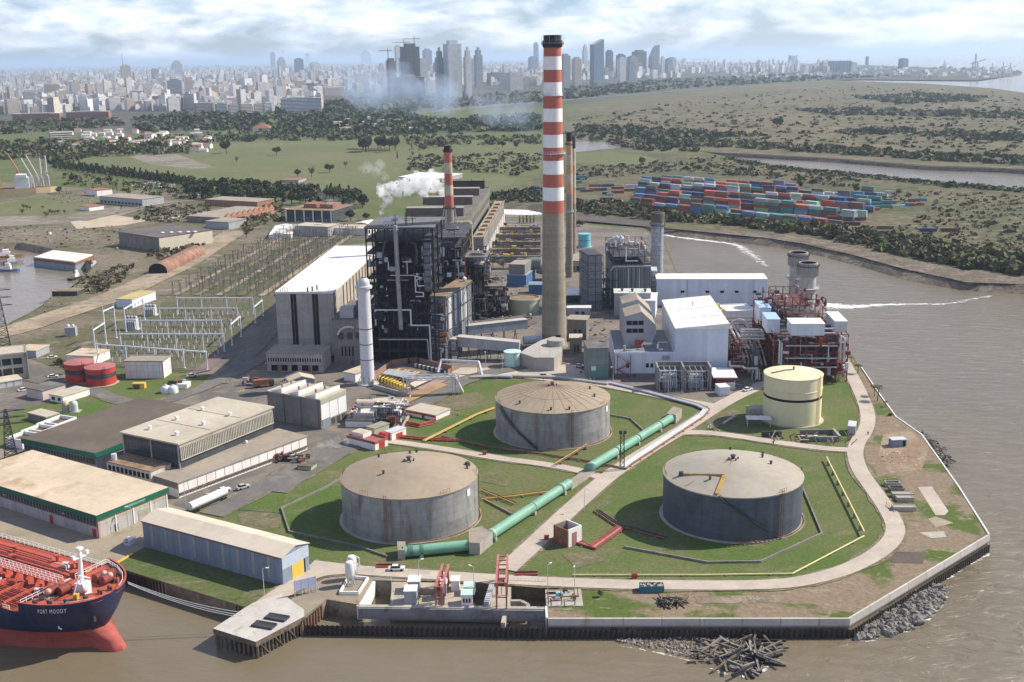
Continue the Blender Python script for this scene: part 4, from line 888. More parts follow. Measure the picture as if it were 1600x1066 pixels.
# ---------------------------------------------------------------- newer plant on the right
low=g(961,554,9.9); e1=Vector((1,AXIS*.5,0)).normalized(); e2=Vector((-e1.y,e1.x,0)); ang5=atan2(e1.y,e1.x)
t=T('turbine_building','bright white clad turbine building with plain bluish front wall and big white roof','turbine building',(low.x,low.y,0),ang5)
x0,x1,d5=24.8,46.6,57
m=MB(); m.box(0,0,0,x0,44,9.9); m.build('low_wall',M['bluew'],t)
m=MB(); q=[(x0,0),(x1,0),(x1,d5),(x0,d5)]
H1,H2=20.4,22.4
def slopebox(m,x0,y0,x1,y1,z0,ha,hb,mi=0,mt=None):
    mt=mi if mt is None else mt
    m.face([(x0,y0,z0),(x1,y0,z0),(x1,y0,hb),(x0,y0,ha)],mi,[(0,z0),(x1-x0,z0),(x1-x0,hb),(0,ha)])
    m.face([(x1,y0,z0),(x1,y1,z0),(x1,y1,hb),(x1,y0,hb)],mi,[(0,z0),(y1-y0,z0),(y1-y0,hb),(0,hb)])
    m.face([(x1,y1,z0),(x0,y1,z0),(x0,y1,ha),(x1,y1,hb)],mi,[(0,z0),(x1-x0,z0),(x1-x0,ha),(0,hb)])
    m.face([(x0,y1,z0),(x0,y0,z0),(x0,y0,ha),(x0,y1,ha)],mi,[(0,z0),(y1-y0,z0),(y1-y0,ha),(0,ha)])
    m.face([(x0,y0,ha),(x1,y0,hb),(x1,y1,hb),(x0,y1,ha)],mt)
slopebox(m,x0+.02,-.02,x1,d5,0,H1,H2); m.build('high_wall',M['bluew'],t)
m=MB(); slopebox(m,x0-.2,-.3,x1+.3,d5+.3,H1+.02,H1+.45,H2+.45); m.build('roof',M['whiteroof'],t)
for y in (16,34): m=MB(); m.beam((x0+.2,y,H1+.5),(x1-.2,y,H2+.5),.18,.1); m.build('roof_seam',M['greyl'],t)
m=MB(); m.cyl((x0+12,40,H1),(x0+12,40,H1+3.5),.35,.35,8); m.build('roof_vent',M['white'],t)
m=MB(); m.beam((x0+3,22,H1+.6),(x0+3,30,H1+.6),.25); m.build('roof_rail',M['greyl'],t)
m=MB(); m.box(-.2,-.25,9.9,x0,.05,10.9); m.build('parapet',M['bluew'],t)
m=MB(); m.box(.3,.3,9.92,x0-.3,43.5,10.0); m.build('terrace',mat('grey_terrace',(.22,.23,.24),v=.15,s=.1),t)
m=MB(); m.box(0,-.12,0,x0,-.03,1.7); m.build('dark_plinth',M['concd'],t)
for u,v in ((981,577),(1012,577),(1019,577)): 
    m=MB(); x=(u-961)/94*24.8; m.box(x-.6,-.1,4.2,x+.6,.06,6); m.build('window',M['glass'],t)
m=MB(); x=20; 
for k in range(3): m.box(x+k*1.1-.4,-.5,7.6,x+k*1.1+.4,-.05,9.3)
m.build('louvre',M['grey'],t)
m=MB()   # red escape stair zigzagging up the white wall
for a,b in (((1.2,9.8),(6,6.2)),((6,6.2),(1.2,3.6)),((1.2,3.6),(6.2,.4))): m.beam((a[0],-1.2,a[1]),(b[0],-1.2,b[1]),.9,.22); m.beam((a[0],-1.65,a[1]+1),(b[0],-1.65,b[1]+1),.09)
for x in (1,6.4): m.beam((x,-1.6,0),(x,-1.6,10),.16); m.beam((x,-.6,0),(x,-.6,10),.16)
for z in (3.6,6.2,9.8): m.beam((.4 if z!=6.2 else 5.6,-1.1,z),(1.4 if z!=6.2 else 6.6,-1.1,z),1.2,.12)
m.build('escape_stair',M['redb'],t)
p=Matrix.Rotation(ang5,3,'Z')
for i,(yy,zz) in enumerate(((50,21),(40,20.5))):
    m=MB(); m.tube([(x1+.3,yy-3,zz-3),(x1+2.2,yy-3,zz-3),(x1+2.2,yy-3,zz-8)],.6,8); m.cyl((x1+.6,yy-3,zz-1.6),(x1+3.2,yy-3,zz-1.0),1.5,1.5,14); m.build('yellow_intake',M['yel'],t)
# grey house with shed gables on the terrace
a=g(976,542,10.0); hh=ht(976,542,497,10.0); hr=ht(1001,542,483,10.0)
t=T('control_house','tall grey clad house with bent tan roof and two window strips on the terrace','control house',(a.x,a.y,10.0),ang5)
L1=(1012-976)/ppm(a); kk=hh-10
def house(y0,y1,dz,nm):
    m=MB(); P=[(0,0),(L1,0),(L1+3.4,0)]; 
    prof=[(0,0),(L1+1.2,0),(L1+3.6,6),(L1+3.2,kk-3+dz),(L1*.72,kk+2.6+dz),(0,kk+.6+dz)]
    n=len(prof)
    m.face([(x,y0,z) for x,z in prof],0,[(x,z) for x,z in prof]); m.face([(x,y1,z) for x,z in prof[::-1]],0,[(x,z) for x,z in prof[::-1]])
    for i in range(n):
        a_,b_=prof[i],prof[(i+1)%n]; mi=1 if i in (3,4) else 0
        m.face([(a_[0],y0,a_[1]),(a_[0],y1,a_[1]),(b_[0],y1,b_[1]),(b_[0],y0,b_[1])],mi,[(y0,a_[1]),(y1,a_[1]),(y1,b_[1]),(y0,b_[1])])
    m.build(nm,[M['grey'],M['roofg']],t)
house(0,17,0,'front_bay'); house(17.05,20,-1.4,'link_bay'); house(20.05,36,1.2,'rear_bay')
for z in (kk*.47,kk*.74): windows(t,L1,17,'f',.6,L1*.82,z,z+2.2,3,1,.9,.85,M['black'])
m=MB(); m.box(L1*.45,-1.2,.8,L1*.85,-.1,2.9); m.build('red_hoist',M['red'],t)
m=MB(); m.box(L1+.4,.5,0,L1+1,16.5,kk*.9); m.build('side_fin',M['grey'],t)
clutter(t,[M['grey'],M['galv'],M['redb'],M['whitew']],-1,-9,18,-2,.1,2.5,12,77,.6,1.8,.5)
B=bldg('lean_to','long white roofed lean-to behind the grey control house','lean-to',(975,470),(1024,471),(1012,458),9,M['bluew'],M['whiteroof'],ov=.3)
B=bldg('service_block','pale green roofed service block at the foot of the grey boiler','service block',(960,459),(1017,459),(1017,452),12,M['grey'],mat('pale_green_roof',(.5,.54,.5),v=.1,s=.1),ov=.3)
vents(B,[(972,455),(988,456),(1008,456)],.9,1.6,M['dark2'])
# transformer bays: dark blast walls
a,b=g(1026,612),g(1115,612); a=g(1026,610); t=T('transformer_bay','dark concrete blast walls with transformers between them, in front of the white building','transformer bay',(a.x,a.y,0),atan2(AXIS*.5,1)); Lb=(b-a).length; hw=ht(1026,606,570)
m=MB(); m.box(0,8,0,Lb,8.6,hw); m.build('back_wall',M['concd'],t)
for x in (0,Lb*.455,Lb*.93): m=MB(); m.box(x,-1,0,x+.7,7.95,hw+.1); m.build('blast_wall',mat('grey_blast_wall',(.24,.24,.23),v=.15,s=.2,c2=(.15,.145,.14)),t)
for x,s in ((Lb*.24,11),(Lb*.7,12)):
    m=MB(); m.cbox((x,3,.4),6,3.6,4); 
    for k in range(7): m.cbox((x-2.7+k*.9,.9,.8),.35,.8,3)
    m.build('transformer',M['grey'],t)
    m=MB(); m.cyl((x-2.8,3,5.4),(x+2.8,3,5.4),.65,.65,12); m.build('oil_conservator',M['greyl'],t)
    for k in range(3): m=MB(); m.cyl((x-1.6+k*1.6,2,4.4),(x-1.6+k*1.6,1.4,7.6),.24,.14,8); m.build('bushing',M['greyl'],t)
    frame(t,M['galv'],x-4.4,-1.5,x+4.4,6,0,hw-1.2,4,1,2,.16,.1,s); clutter(t,[M['galv'],M['grey']],x-4,-1,x+4,4,.4,hw-2,12,s,.4,1.2,.7)
B=bldg('switch_cubicle','dark grey block with green lower half left of the white turbine building','plant building',(918,546),(951,545),(953,534),ht(918,592,546),mat('grey_green_cladding',(.2,.22,.225),v=.12,s=.1,seam=(4,3,.06,0)),M['roofd'],ov=.1)
panelbox(B.t,'green_panel',mat('sea_green_panel',(.1,.24,.2),v=.1,s=.2),B.L,B.D,'f',B.L*.18,B.L*.86,.2,B.H*.38,.12); panelbox(B.t,'pale_green_hatch',M['mint'],B.L,B.D,'f',B.L*.18,B.L*.4,B.H*.28,B.H*.42,.2)
for k in range(5): m=MB(); m.beam((B.L*.75+k*.8,1.5+k,B.z),(B.L*.75+k*.8,1.5+k,B.z+3.2),.16); m.build('roof_post',M['greyl'],B.t)
B=bldg('canopy','small white flat canopy on red legs beside the transformer bays','canopy',(1119,590),(1147,590),(1143,577),5,M['redb'],M['whiteroof'],ov=1.2)
B=bldg('equipment_cabin','small blue grey cabin on grass beside the road junction','cabin',(1125,607),(1141,606),(1149,599),ht(1125,620,607),M['bluew'],M['white'],ov=.1); windows(B.t,B.L,B.D,'r',.3,B.D-.3,.3,B.H-.4,1,1,.6,.8,M['bluegrey'],'door')
B=bldg('equipment_cabin','small grey cabin behind the blue grey one beside the red pipework','cabin',(1133,600),(1149,600),(1151,592),ht(1140,610,600),M['greyl'],M['white'],ov=.1)
# long white hall
B=bldg('long_hall','very long low white hall with small square vents along its side, at the water','hall',(1026,437),(1199,437),(1190,428.5),14.2,M['bluew'],M['whiteroof'],ov=.25)
for u in (1067,1106,1129,1152,1180):
    x=(u-1026)/173*B.L; m=MB(); m.box(x-1,-.12,7.0,x+1,.05,8.6); m.build('vent_opening',M['black'],B.t)
    m=MB(); m.face([(x-1.1,-.1,9.1),(x+1.1,-.1,9.1),(x+1.1,-1.0,8.5),(x-1.1,-1.0,8.5)][::-1]); m.box(x-1.1,-.9,8.45,x+1.1,-.06,8.55); m.build('vent_hood',M['white'],B.t)
m=MB(); m.box(.1,-.08,6.4,B.L-.1,-.03,6.55); m.build('wall_rail',M['greyl'],B.t)
for x in (B.L*.28,B.L*.88): m=MB(); m.cyl((x,-.25,0),(x,-.25,B.H),.13,.13,6); m.build('downpipe',M['grey'],B.t)
B=bldg('flat_white_block','flat roofed white block between the long hall and red pipework','plant building',(1136,489),(1181,487),(1178,476),9,M['whitew'],M['whitew'],ov=.1,par=.5)
# grey boiler with rooftop silencers
hb2=ht(985,482,413)
B=bldg('grey_boiler','ribbed grey boiler casing crowned by a tangle of pipes and silencers','boiler',(958,414),(1017,413),(1017,392),hb2,mat('ribbed_grey_casing',(.15,.165,.19),v=.14,s=.12,st=(.09,.09,.09),sf=.5,seam=(2.4,40,.35,0),seamc=.55),M['dark2'],ov=.2)
m=MB(); P=[(-1.2,-.6,2),(-1.2,-.6,hb2-2.5),(0.5,-.6,hb2-.8),(B.L,-.6,hb2-.8)]; m.tube(P,.45,8); m.build('steam_pipe',M['grey'],B.t)
for k in range(9): m=MB(); m.cyl((B.L*(.1+.1*k),-.45,1),(B.L*(.1+.1*k),-.45,hb2-2),.16,.16,6); m.build('downpipe',M['greyl'] if k%3==0 else M['dark2'],B.t)
frame(B.t,M['dark2'],0,.5,B.L,B.D,hb2+.3,hb2+8,6,2,2,.3,.3,31,deck=M['dark2'],inner=False)
clutter(B.t,[M['dark2'],M['grey'],M['greyl'],M['rust'],M['white']],.5,.5,B.L-.5,B.D-1,hb2+.5,hb2+9,46,33,.7,2.4,.5)
for i,(u,v) in enumerate(((962,370),(967,369),(973,366),(978,364),(982,367))):
    x=B.L*(.18+.06*i); y=B.D*(.75-.05*(i%2)); m=MB(); z=hb2+6; m.beam((x,y,hb2),(x,y,z),.25); m.cyl((x,y,z),(x,y,z+3.5+i%2),.95,.95,12); m.cyl((x,y,z+3.5+i%2),(x,y,z+4.1+i%2),.7,.4,12); m.build('silencer',M['galv'] if i%2 else M['white'],B.t,smooth=True)
m=MB(); m.beam((B.L*.92,B.D*.6,hb2),(B.L*.92,B.D*.6,hb2+11),.35); m.build('mast',M['rust'],B.t)
B=bldg('grey_tower','slim grey ribbed air heater tower left of the grey boiler','plant building',(919,400),(941,399),(942,390),ht(930,486,400),mat('banded_grey_tower',(.2,.215,.24),v=.12,s=.1,st=(.1,.1,.1),sf=.4,seam=(40,4.2,.35,0),seamc=.6),M['dark2'],ov=.15)
frame(B.t,M['dark2'],-.4,-.8,B.L+.4,B.D,0,B.H,2,1,6,.25,.6,41,inner=False)
frame(B.t,M['dark2'],B.L+.8,0,B.L+9,8,0,B.H*.7,2,1,4,.3,.5,42,deck=M['dark2']); clutter(B.t,[M['dark2'],M['grey']],B.L+1,0,B.L+9,6,1,B.H*.65,16,43,.8,2.5,.5)
B=bldg('white_ladder_tower','narrow white banded stair tower between grey boiler and long hall','stair tower',(1018,424),(1027,424),(1027,418),ht(1022,470,424),mat('white_banded',(.6,.61,.63),v=.08,s=.2,seam=(40,2.6,.4,0),seamc=.5),M['greyl'],ov=.1)
# court sheds between chimney and grey tower
for a,b,c,vb,wm,rm,lab in (((886,462),(921,462),(921,452),474,M['dark2'],M['whiteroof'],'white roofed shed right behind the tallest chimney'),((886,482),(923,482),(922,478),493,M['grey'],M['white'],'thin white roofed lean-to below the white roofed shed by the chimney'),((886,500),(916,501),(917,494),531,M['concd'],M['roofg'],'dark brick court building right of the tallest chimney'),((890,529),(909,529),(909,523),552,M['concd'],M['roofc'],'small square grey hut beside the foot of the tallest chimney'),((884,408),(912,409),(914,396),424,M['conc'],M['roofg'],'flat beige building below the turquoise tank')):
    B=bldg('court_shed',lab,'shed',a,b,c,ht((a[0]+b[0])/2,vb,a[1]),wm,rm,ov=.3)
    windows(B.t,B.L,B.D,'f',B.L*.3,B.L*.8,.4,B.H*.6,2,1,.6,.8,M['glass'],'door')
for i in range(6):
    a=g(888+i*1.5,505+i*7); m=None
    t=T('pipe_rack',('white','second white','pale','rusty','second pale','thin grey')[i]+' service pipe crossing the court right of the tallest chimney, number of goal posts along it','pipe',a) if False else None
# heat recovery block
a,b=g(1207,597),g(1321,596); hf=ht(1260,597,523); d=(b-a); t=T('heat_recovery_unit','red brown steel framework packed with pipes and ducts under the twin exhaust stacks','boiler',(a.x,a.y,0),atan2(AXIS,1)); Lh=d.length; Dh=58; RB=[M['redb'],M['redb'],M['dark2'],M['grey'],M['galv']]
m=MB(); m.box(2.5,4,1.5,Lh-3,Dh*.42,hf-2.5); m.build('casing',mat('dark_hrsg_casing',(.06,.055,.06),v=.35,s=.2,c2=(.14,.05,.04),f=.57),t)
m=MB(); m.box(3,Dh*.5,1.5,Lh-5,Dh-3,hf-1); m.build('casing',mat('dark_hrsg_casing',(.06,.055,.06)),t)
frame(t,M['redb'],0,0,Lh,Dh*.45,0,hf,7,2,5,.42,.45,51,deck=mat('red_deck',(.13,.05,.045),v=.3,s=.3),inner=False)
frame(t,M['redb'],0,Dh*.48,Lh-2,Dh,0,hf+2.5,6,2,4,.42,.45,52,deck=mat('red_deck',(.13,.05,.045)),inner=False)
clutter(t,RB,0,-1.5,Lh,3,.6,hf-1,70,53,.7,2.4,.62); clutter(t,RB,0,2,Lh,Dh-2,hf-1,hf+2,46,54,.8,2.4,.55); clutter(t,RB,0,Dh*.5,Lh-3,Dh,hf+1,hf+8,60,55,.7,2.2,.6)
frame(t,M['redb'],Lh*.2,Dh*.52,Lh*.62,Dh*.95,hf+2.5,hf+9,4,2,2,.34,.5,56,deck=mat('red_deck',(.13,.05,.045)),inner=False)
frame(t,M['redb'],Lh*.66,Dh*.55,Lh-3,Dh*.9,hf+2.5,hf+6,3,2,1,.3,.5,57,inner=False)
for k,(x,z) in enumerate(((Lh*.89,hf*.9),(Lh*.94,hf*.85),(Lh*.07,hf*.8),(Lh*.1,hf*.75))):
    m=MB(); m.tube([(x,2,z+1.5),(x,-1.2,z+1.5),(x,-1.2,z-8)],.4,8); m.build('bent_pipe',M['greyl'],t)
for z in (hf*.52,hf*.78,hf*.33): m=MB(); m.tube([(Lh*.15,-1.1,z),(Lh*.85,-1.1,z)],.25,6); m.build('long_pipe',M['greyl'],t)
def shed5(label,u0,u1,v,vbk,h0,hgt,wm,rm,grp):
    P,an,L,D=fr((u0,v),(u1,v),(u1,vbk),h0,AXIS); s=T('roof_shed',label,'shed',(P.x,P.y,h0-hgt),an,grp)
    m=MB(); m.box(0,0,0,L,D,hgt); m.build('wall',wm,s); m=MB(); m.box(-.2,-.2,hgt+.02,L+.2,D+.2,hgt+.3); m.build('roof',rm,s)
gp='sheds on the heat recovery frame'
shed5('widest white box shed standing on the front of the red steel frame',1237,1289,507,498,hf+5,4.6,M['bluew'],M['whiteroof'],gp)
shed5('white roofed shed on the right end of the red steel frame, by the water',1305,1324,503,488,hf+4,4.2,M['greyl'],M['whiteroof'],gp)
shed5('nearer of two blue roofed sheds left of the twin stacks',1199,1219,500,489,hf+4.5,5.5,M['bluew'],M['bluel'],gp)
shed5('farther of two blue roofed sheds left of the twin stacks',1187,1205,482,471,hf+4.5,5.5,M['bluew'],M['bluel'],gp)
# pipe bridge between turbine building and heat recovery
a=g(1142,600); t=T('pipe_bridge','maze of red trestles and pale looping pipes between white building and red frame','pipe bridge',(a.x,a.y,0),atan2(AXIS,1)); Wd=17
frame(t,M['redb'],0,14,Wd,62,0,13.5,3,7,3,.38,.5,61,inner=True)
frame(t,M['redb'],1,6,9,13,0,6.5,2,1,2,.25,.4,62)
clutter(t,[M['redb'],M['grey'],M['dark2'],M['galv']],0,8,Wd,50,.5,12,60,63,.8,2.6,.55)
pale=mat('pale_lagged_pipe',(.46,.44,.41),v=.12,s=.3)
for k in range(6): m=MB(); y=44-k*1.6; m.tube([(-1,y,14.5),(4+k*1.8,y,14.5),(4+k*1.8,26-k,14.5),(7+k*1.6,22-k,9),(8+k*1.6,18-k,4)],.42,8); m.build('lagged_pipe',pale,t)
for k in range(3): m=MB(); P=[(7+4.2*cos(q),33,15.5+k*.1+4.0*sin(q)-k*1.0) for q in [pi*i/7 for i in range(8)]]; m.tube([(x,y+k*2.2,z) for x,y,z in P],.38,8); m.build('pipe_loop',pale,t)
for k in range(3): m=MB(); m.tube([(6+k*.3,20+k*2,15+k),(15,20+k*2,15+k),(15.5,16+k*2,15+k),(6,16+k*2,15+k)],.4,8); m.build('pipe_loop',pale,t)
m=MB(); m.tube([(0,6,8),(0,5,6.2),(5,5,6),(6,4,5.4),(11,4,5.4),(11,4,1)],.5,8); m.build('bent_pipe',pale,t)
for k in range(4): m=MB(); m.cyl((9+k*1.5,4,.6),(9+k*1.5,4,5),.22,.22,8); m.build('riser',pale,t)
m=MB(); m.box(10.5,16,0,13.5,19,11); m.build('grey_column',M['bluegrey'],t)
# ---------------------------------------------------------------- western works buildings
hW=7.0
B=bldg('warehouse','warehouse with broad tan roof, green fascia and stained white panel walls, by the ship','warehouse',(-60,741),(151,806),(252,761),ht(154,842,806),M['panel'],M['rooft'],ov=.5,th=.3)
wB=B
m=MB(); e=.55; z0,z1=B.H-1.3,B.H+.02
m.box(-e,-e-.06,z0,B.L+e,-e,B.H+.3); m.box(B.L+e,-e-.06,z0,B.L+e+.06,B.D+e,B.H+.3); m.build('fascia',M['green'],B.t)
panelbox(B.t,'upper_band',mat('cream_band',(.5,.43,.24),v=.12,s=.2),B.L,B.D,'r',.05,B.D-.1,B.H-2.4,B.H-.2,.05)
panelbox(B.t,'clerestory',M['concd'],B.L,B.D,'f',.1,B.L-.2,B.H-3.6,B.H-1.3,.06)
windows(B.t,B.L,B.D,'f',.5,B.L-.5,B.H-3.4,B.H-1.6,44,1,.7,.9,M['dark2'])
for k in range(1,5): panelbox(B.t,'pilaster',M['whitew'],B.L,B.D,'r',B.D*k/4-.25 if k<4 else B.D-.4,B.D*k/4+.1 if k<4 else B.D,0,B.H-.1,.18)
panelbox(B.t,'corner_post',mat('pink_post',(.5,.2,.17),v=.1),B.L,B.D,'r',-.02,.5,0,B.H-1.3,.2)
panelbox(B.t,'door',M['conc'],B.L,B.D,'r',B.D*.56,B.D*.72,0,3.6,.06); panelbox(B.t,'door',M['dark2'],B.L,B.D,'r',B.D*.22,B.D*.27,0,2.2,.07)
m=MB(); m.box(B.L+.62,B.D*.36,B.H-.9,B.L+.66,B.D*.66,B.H-.15); m.build('faded_sign',mat('faded_green_sign',(.12,.3,.24),v=.2,s=.6),B.t)
for x,y in ((B.L*.35,-.8),(B.L*.78,-.8)): m=MB(); m.beam((x,0,B.H-2.3),(x,y,B.H-2.0),.12); m.cbox((x,y,B.H-2.1),.5,.4,.25); m.build('wall_lamp',M['greyl'],B.t)
for x,s in ((B.L*.66,1),(B.L*.96,1)): panelbox(B.t,'door',M['red'],B.L,B.D,'f',x,x+1.6,0,2.6,.05)
# brown roofed hall with green edge
B=bldg('workshop_hall','wide hall with flat brown gravel roof and dark green edge, joined to the pale roofed hall','workshop',(36,686),(149,709),(215,622),ht(149,738,709),M['panel'],M['roofb'],ov=.4,th=.3); B.t['label']='wide hall under flat brown gravel roof edged dark green'
m=MB(); m.box(-.5,-.52,B.H-1.5,B.L+.5,-.46,B.H+.36); m.box(B.L+.45,-.5,B.H-1.5,B.L+.52,B.D*.55,B.H+.36); m.build('fascia',M['green'],B.t)
panelbox(B.t,'grey_wall_band',M['concd'],B.L,B.D,'f',.1,B.L-.1,B.H-4.2,B.H-1.55,.06); windows(B.t,B.L,B.D,'f',.5,B.L-.5,B.H-3.9,B.H-1.8,24,1,.8,.9,M['dark2'])
# main pale roofed hall
hm=ht(279,780,695)
B=bldg('main_works_hall','large hall with pale concrete roof, white roof vents and a long strip of ribbed glazing','works hall',(191,677),(279,695),(438,640),13.2,M['dark2'],M['roofc'],ov=.6,th=.5)
mh=B
vents(B,[(234,671),(276,680),(276,656),(318,664),(316,641),(359,650)],.8,1.3)
for q in ((.33),(.66)): m=MB(); m.beam((.5,B.D*q,B.z+.03),(B.L-.5,B.D*q,B.z+.03),.2,.06); m.build('roof_joint',M['dark2'],B.t)
panelbox(B.t,'fascia',M['conc'],B.L,B.D,'r',.05,B.D-.1,B.H-1.2,B.H-.02,.25); 
m=MB()
for k in range(58): m.box(B.L+.05,B.D*k/58+.2,B.H-5.2,B.L+.55,B.D*k/58+.5,B.H-1.25)
m.box(B.L-.02,.2,B.H-5.4,B.L+.6,B.D-.1,B.H-5.1); m.build('sun_louvres',mat('pale_louvre',(.42,.4,.34),v=.15,s=.3),B.t)
panelbox(B.t,'end_glazing',mat('bluish_end_glass',(.035,.045,.055),v=.3,s=.2,seam=(1.4,2.2,.12,0),seamc=1.9,r=.2),B.L,B.D,'f',.6,B.L-.6,B.H-5,B.H-1.2,.05)
for x in (0,B.L*.5,B.L-.5): panelbox(B.t,'end_post',M['conc'],B.L,B.D,'f',x,x+.5,0,B.H-.1,.2)
# low white wing in front
B=bldg('low_wing','long low wing with grey roof and white panel wall beside the pale roofed hall','works wing',(233,742),(278,756),(457,677),ht(279,779,756),M['whitew'],M['roofg'],ov=.3,th=.35)
lw=B
vents(B,[(291,726),(320,714),(348,703),(367,689),(385,693),(397,682)],.6,1.0)
for k in range(15): panelbox(B.t,'panel_joint',M['concd'],B.L,B.D,'r',B.D*k/15,B.D*k/15+.12,1.9,B.H-.1,.04)
m=MB(); m.box(B.L+.02,.1,1.3,B.L+.5,B.D-.2,1.75); 
for k in range(40): m.box(B.L+.04,B.D*k/40+.2,.9,B.L+.35,B.D*k/40+.8,1.29)
m.build('service_shelf',M['wood'],B.t)
panelbox(B.t,'end_door',M['yel'],B.L,B.D,'f',B.L*.45,B.L*.66,0,2.8,.05); panelbox(B.t,'end_band',M['concd'],B.L,B.D,'f',.05,B.L-.1,2.9,B.H-.15,.05)
# link between halls with windows
B=bldg('link_building','short two storey link with square windows and rusty flat roof between the halls','works link',(166,722),(235,738),(262,724),ht(166,745,715),M['panel'],M['roofr'],ov=.2)
windows(B.t,B.L,B.D,'f',.5,B.L*.97,B.H-2.6,B.H-.6,10,1,.66,.85,M['black']); windows(B.t,B.L,B.D,'f',.5,B.L*.35,B.H-5.2,B.H-3.4,3,1,.66,.85,M['black'])
m=MB(); m.cyl((1.5,2,B.z),(1.5,2,B.z+2),.9,.9,10); m.build('roof_tank',M['greyl'],B.t)
# grey concrete block with saw-tooth roof
B=bldg('compressor_house','grey concrete panel block with sawtooth tan roof and white right hand wall','plant building',(417,612),(500,626),(534,609),ht(500,673,627),mat('dark_panels',(.24,.225,.21),v=.2,s=.15,st=(.12,.105,.09),sf=.6,seam=(8,30,.3,0),seamc=.5),M['roofc'],ov=.15)
panelbox(B.t,'green_edge',mat('grey_green_edge',(.3,.34,.26),v=.1),B.L,B.D,'r',0,B.D,B.H-1.6,B.H,.2)
for k in range(3): panelbox(B.t,'white_panel',M['white'],B.L,B.D,'r',B.D*k/3+.15,B.D*(k+1)/3-.1,3.2 if k else 3.6,B.H-1.8,.15)
panelbox(B.t,'door',M['bluegrey'],B.L,B.D,'r',.8,B.D*.28,0,3.1,.1); windows(B.t,B.L,B.D,'r',B.D*.36,B.D-.4,.4,2.8,3,1,.75,.9,M['dark2'])
for k in range(3): m=MB(); x0_,x1_=B.L*(.05+k*.32),B.L*(.05+k*.32)+B.L*.22; m.face([(x0_,.5,B.z+.02),(x1_,.5,B.z+1.6),(x1_,B.D-.5,B.z+1.6),(x0_,B.D-.5,B.z+.02)],0); m.face([(x1_,.5,B.z),(x1_,B.D-.5,B.z),(x1_,B.D-.5,B.z+1.6),(x1_,.5,B.z+1.6)],1); m.face([(x0_,.5,B.z+.02),(x1_,.5,B.z),(x1_,.5,B.z+1.6)],1); m.face([(x0_,B.D-.5,B.z+.02),(x1_,B.D-.5,B.z+1.6),(x1_,B.D-.5,B.z)],1); m.build('rooflight',[M['roofc'],M['whitew']],B.t)
for k in range(6): m=MB(); q=(B.L*(.12+.32*(k//2)),B.D*(.35+.35*(k%2))); m.cyl((q[0],q[1],B.z),(q[0],q[1],B.z+1.8),.4,.4,8); m.build('roof_vent',M['roofg'],B.t)
B=bldg('vaulted_shed','blue grey shed with curved tan roof behind the sawtooth block','shed',(478,592),(491,593),(518,583),ht(491,612,592),M['bluew'],M['rooft'],ov=.3) if False else bldg('vaulted_shed','blue grey shed with curved tan roof behind the sawtooth block','shed',(452,597),(491,593),(517,582),ht(491,616,592),M['bluegrey'],M['rooft'],'gy',1.6,.4)
panelbox(B.t,'pale_side',M['bluew'],B.L,B.D,'r',.05,B.D-.05,0,B.H-.1,.05)
# blue grey quay shed
B=bldg('quay_shed','long blue grey metal shed with pale gabled roof and yellow door beside the water','shed',(222,814),(440,872),(480,849),ht(441,917,873),M['bluegrey'],mat('cream_sheet_roof',(.55,.48,.38),v=.08,s=.05,c2=(.46,.39,.3),f=.58,r=.7),'gx',1.5,.35,th=.15)
panelbox(B.t,'yellow_door',M['yel'],B.L,B.D,'r',B.D*.34,B.D*.78,0,4.3,.07); panelbox(B.t,'door_opening',M['black'],B.L,B.D,'r',B.D*.8,B.D*.85,0,4.3,.04)
panelbox(B.t,'pale_end',mat('blue_grey_end',(.4,.46,.54),v=.08,s=.1,st=(.3,.33,.37),r=.6),B.L,B.D,'r',.03,B.D-.03,4.35,B.H-.05,.03)
panelbox(B.t,'eave_trim',mat('purple_trim',(.2,.07,.08),v=.1),B.L,B.D,'f',-.1,B.L+.1,B.H-.35,B.H-.1,.3)
for k in range(9): m=MB(); x=B.L*(.06+.105*k); m.box(x,-.09,1.2,x+1.0,-.02,B.H-.6); m.build('translucent_strip',mat('faded_strip',(.32,.33,.3),v=.15,s=.3),B.t)
B=bldg('guard_hut','small pale blue hut standing on the quay next to the blue grey shed','hut',(193,846),(203,847),(211,841),ht(198,853,846),M['bluew'],M['white'],ov=.1); windows(B.t,B.L,B.D,'f',.3,B.L-.3,.9,2.1,1,1,.5,.8)
# small white building and red fire pump houses near the back road
B=bldg('pump_house','small white building with red trim and dark door on grass near the ribbed tank','building',(634,641),(680,650),(692,638),ht(680,658,650),M['whitew'],M['roofc'],ov=.2)
panelbox(B.t,'red_trim',M['red'],B.L,B.D,'f',-.1,B.L,B.H-.7,B.H-.05,.12); panelbox(B.t,'red_trim',M['red'],B.L,B.D,'r',-.1,.4,0,B.H-.1,.1); panelbox(B.t,'door',M['wood'],B.L,B.D,'f',B.L*.55,B.L*.64,0,2.1,.06)
B=bldg('fire_pump_house','low white walled fire pump yard with red hatches in front of the compressor yard','building',(542,684),(586,695),(601,686),ht(586,705,695),M['whitew'],mat('red_floor',(.3,.1,.09),v=.2,s=.3),ov=.05,par=.6)
addbox(B,'tan_cabin',M['whitew'],.3,B.D*.3,B.z,B.L*.45,B.D-.2,B.z+1.5,M['rooft'])
panelbox(B.t,'red_door',M['red'],B.L,B.D,'r',B.D*.3,B.D*.75,.1,2.6,.07)
B=bldg('foam_house','green edged kiosk with red foam tank behind the fire pump yard','kiosk',(573,668),(585,671),(601,661),ht(585,688,671),M['olive'],M['roofg'],ov=.2)
m=MB(); m.cyl((B.L+1.5,1.5,1.6),(B.L+5,1.5,1.6),1.5,1.5,16); m.build('foam_tank',M['red'],B.t,smooth=True)
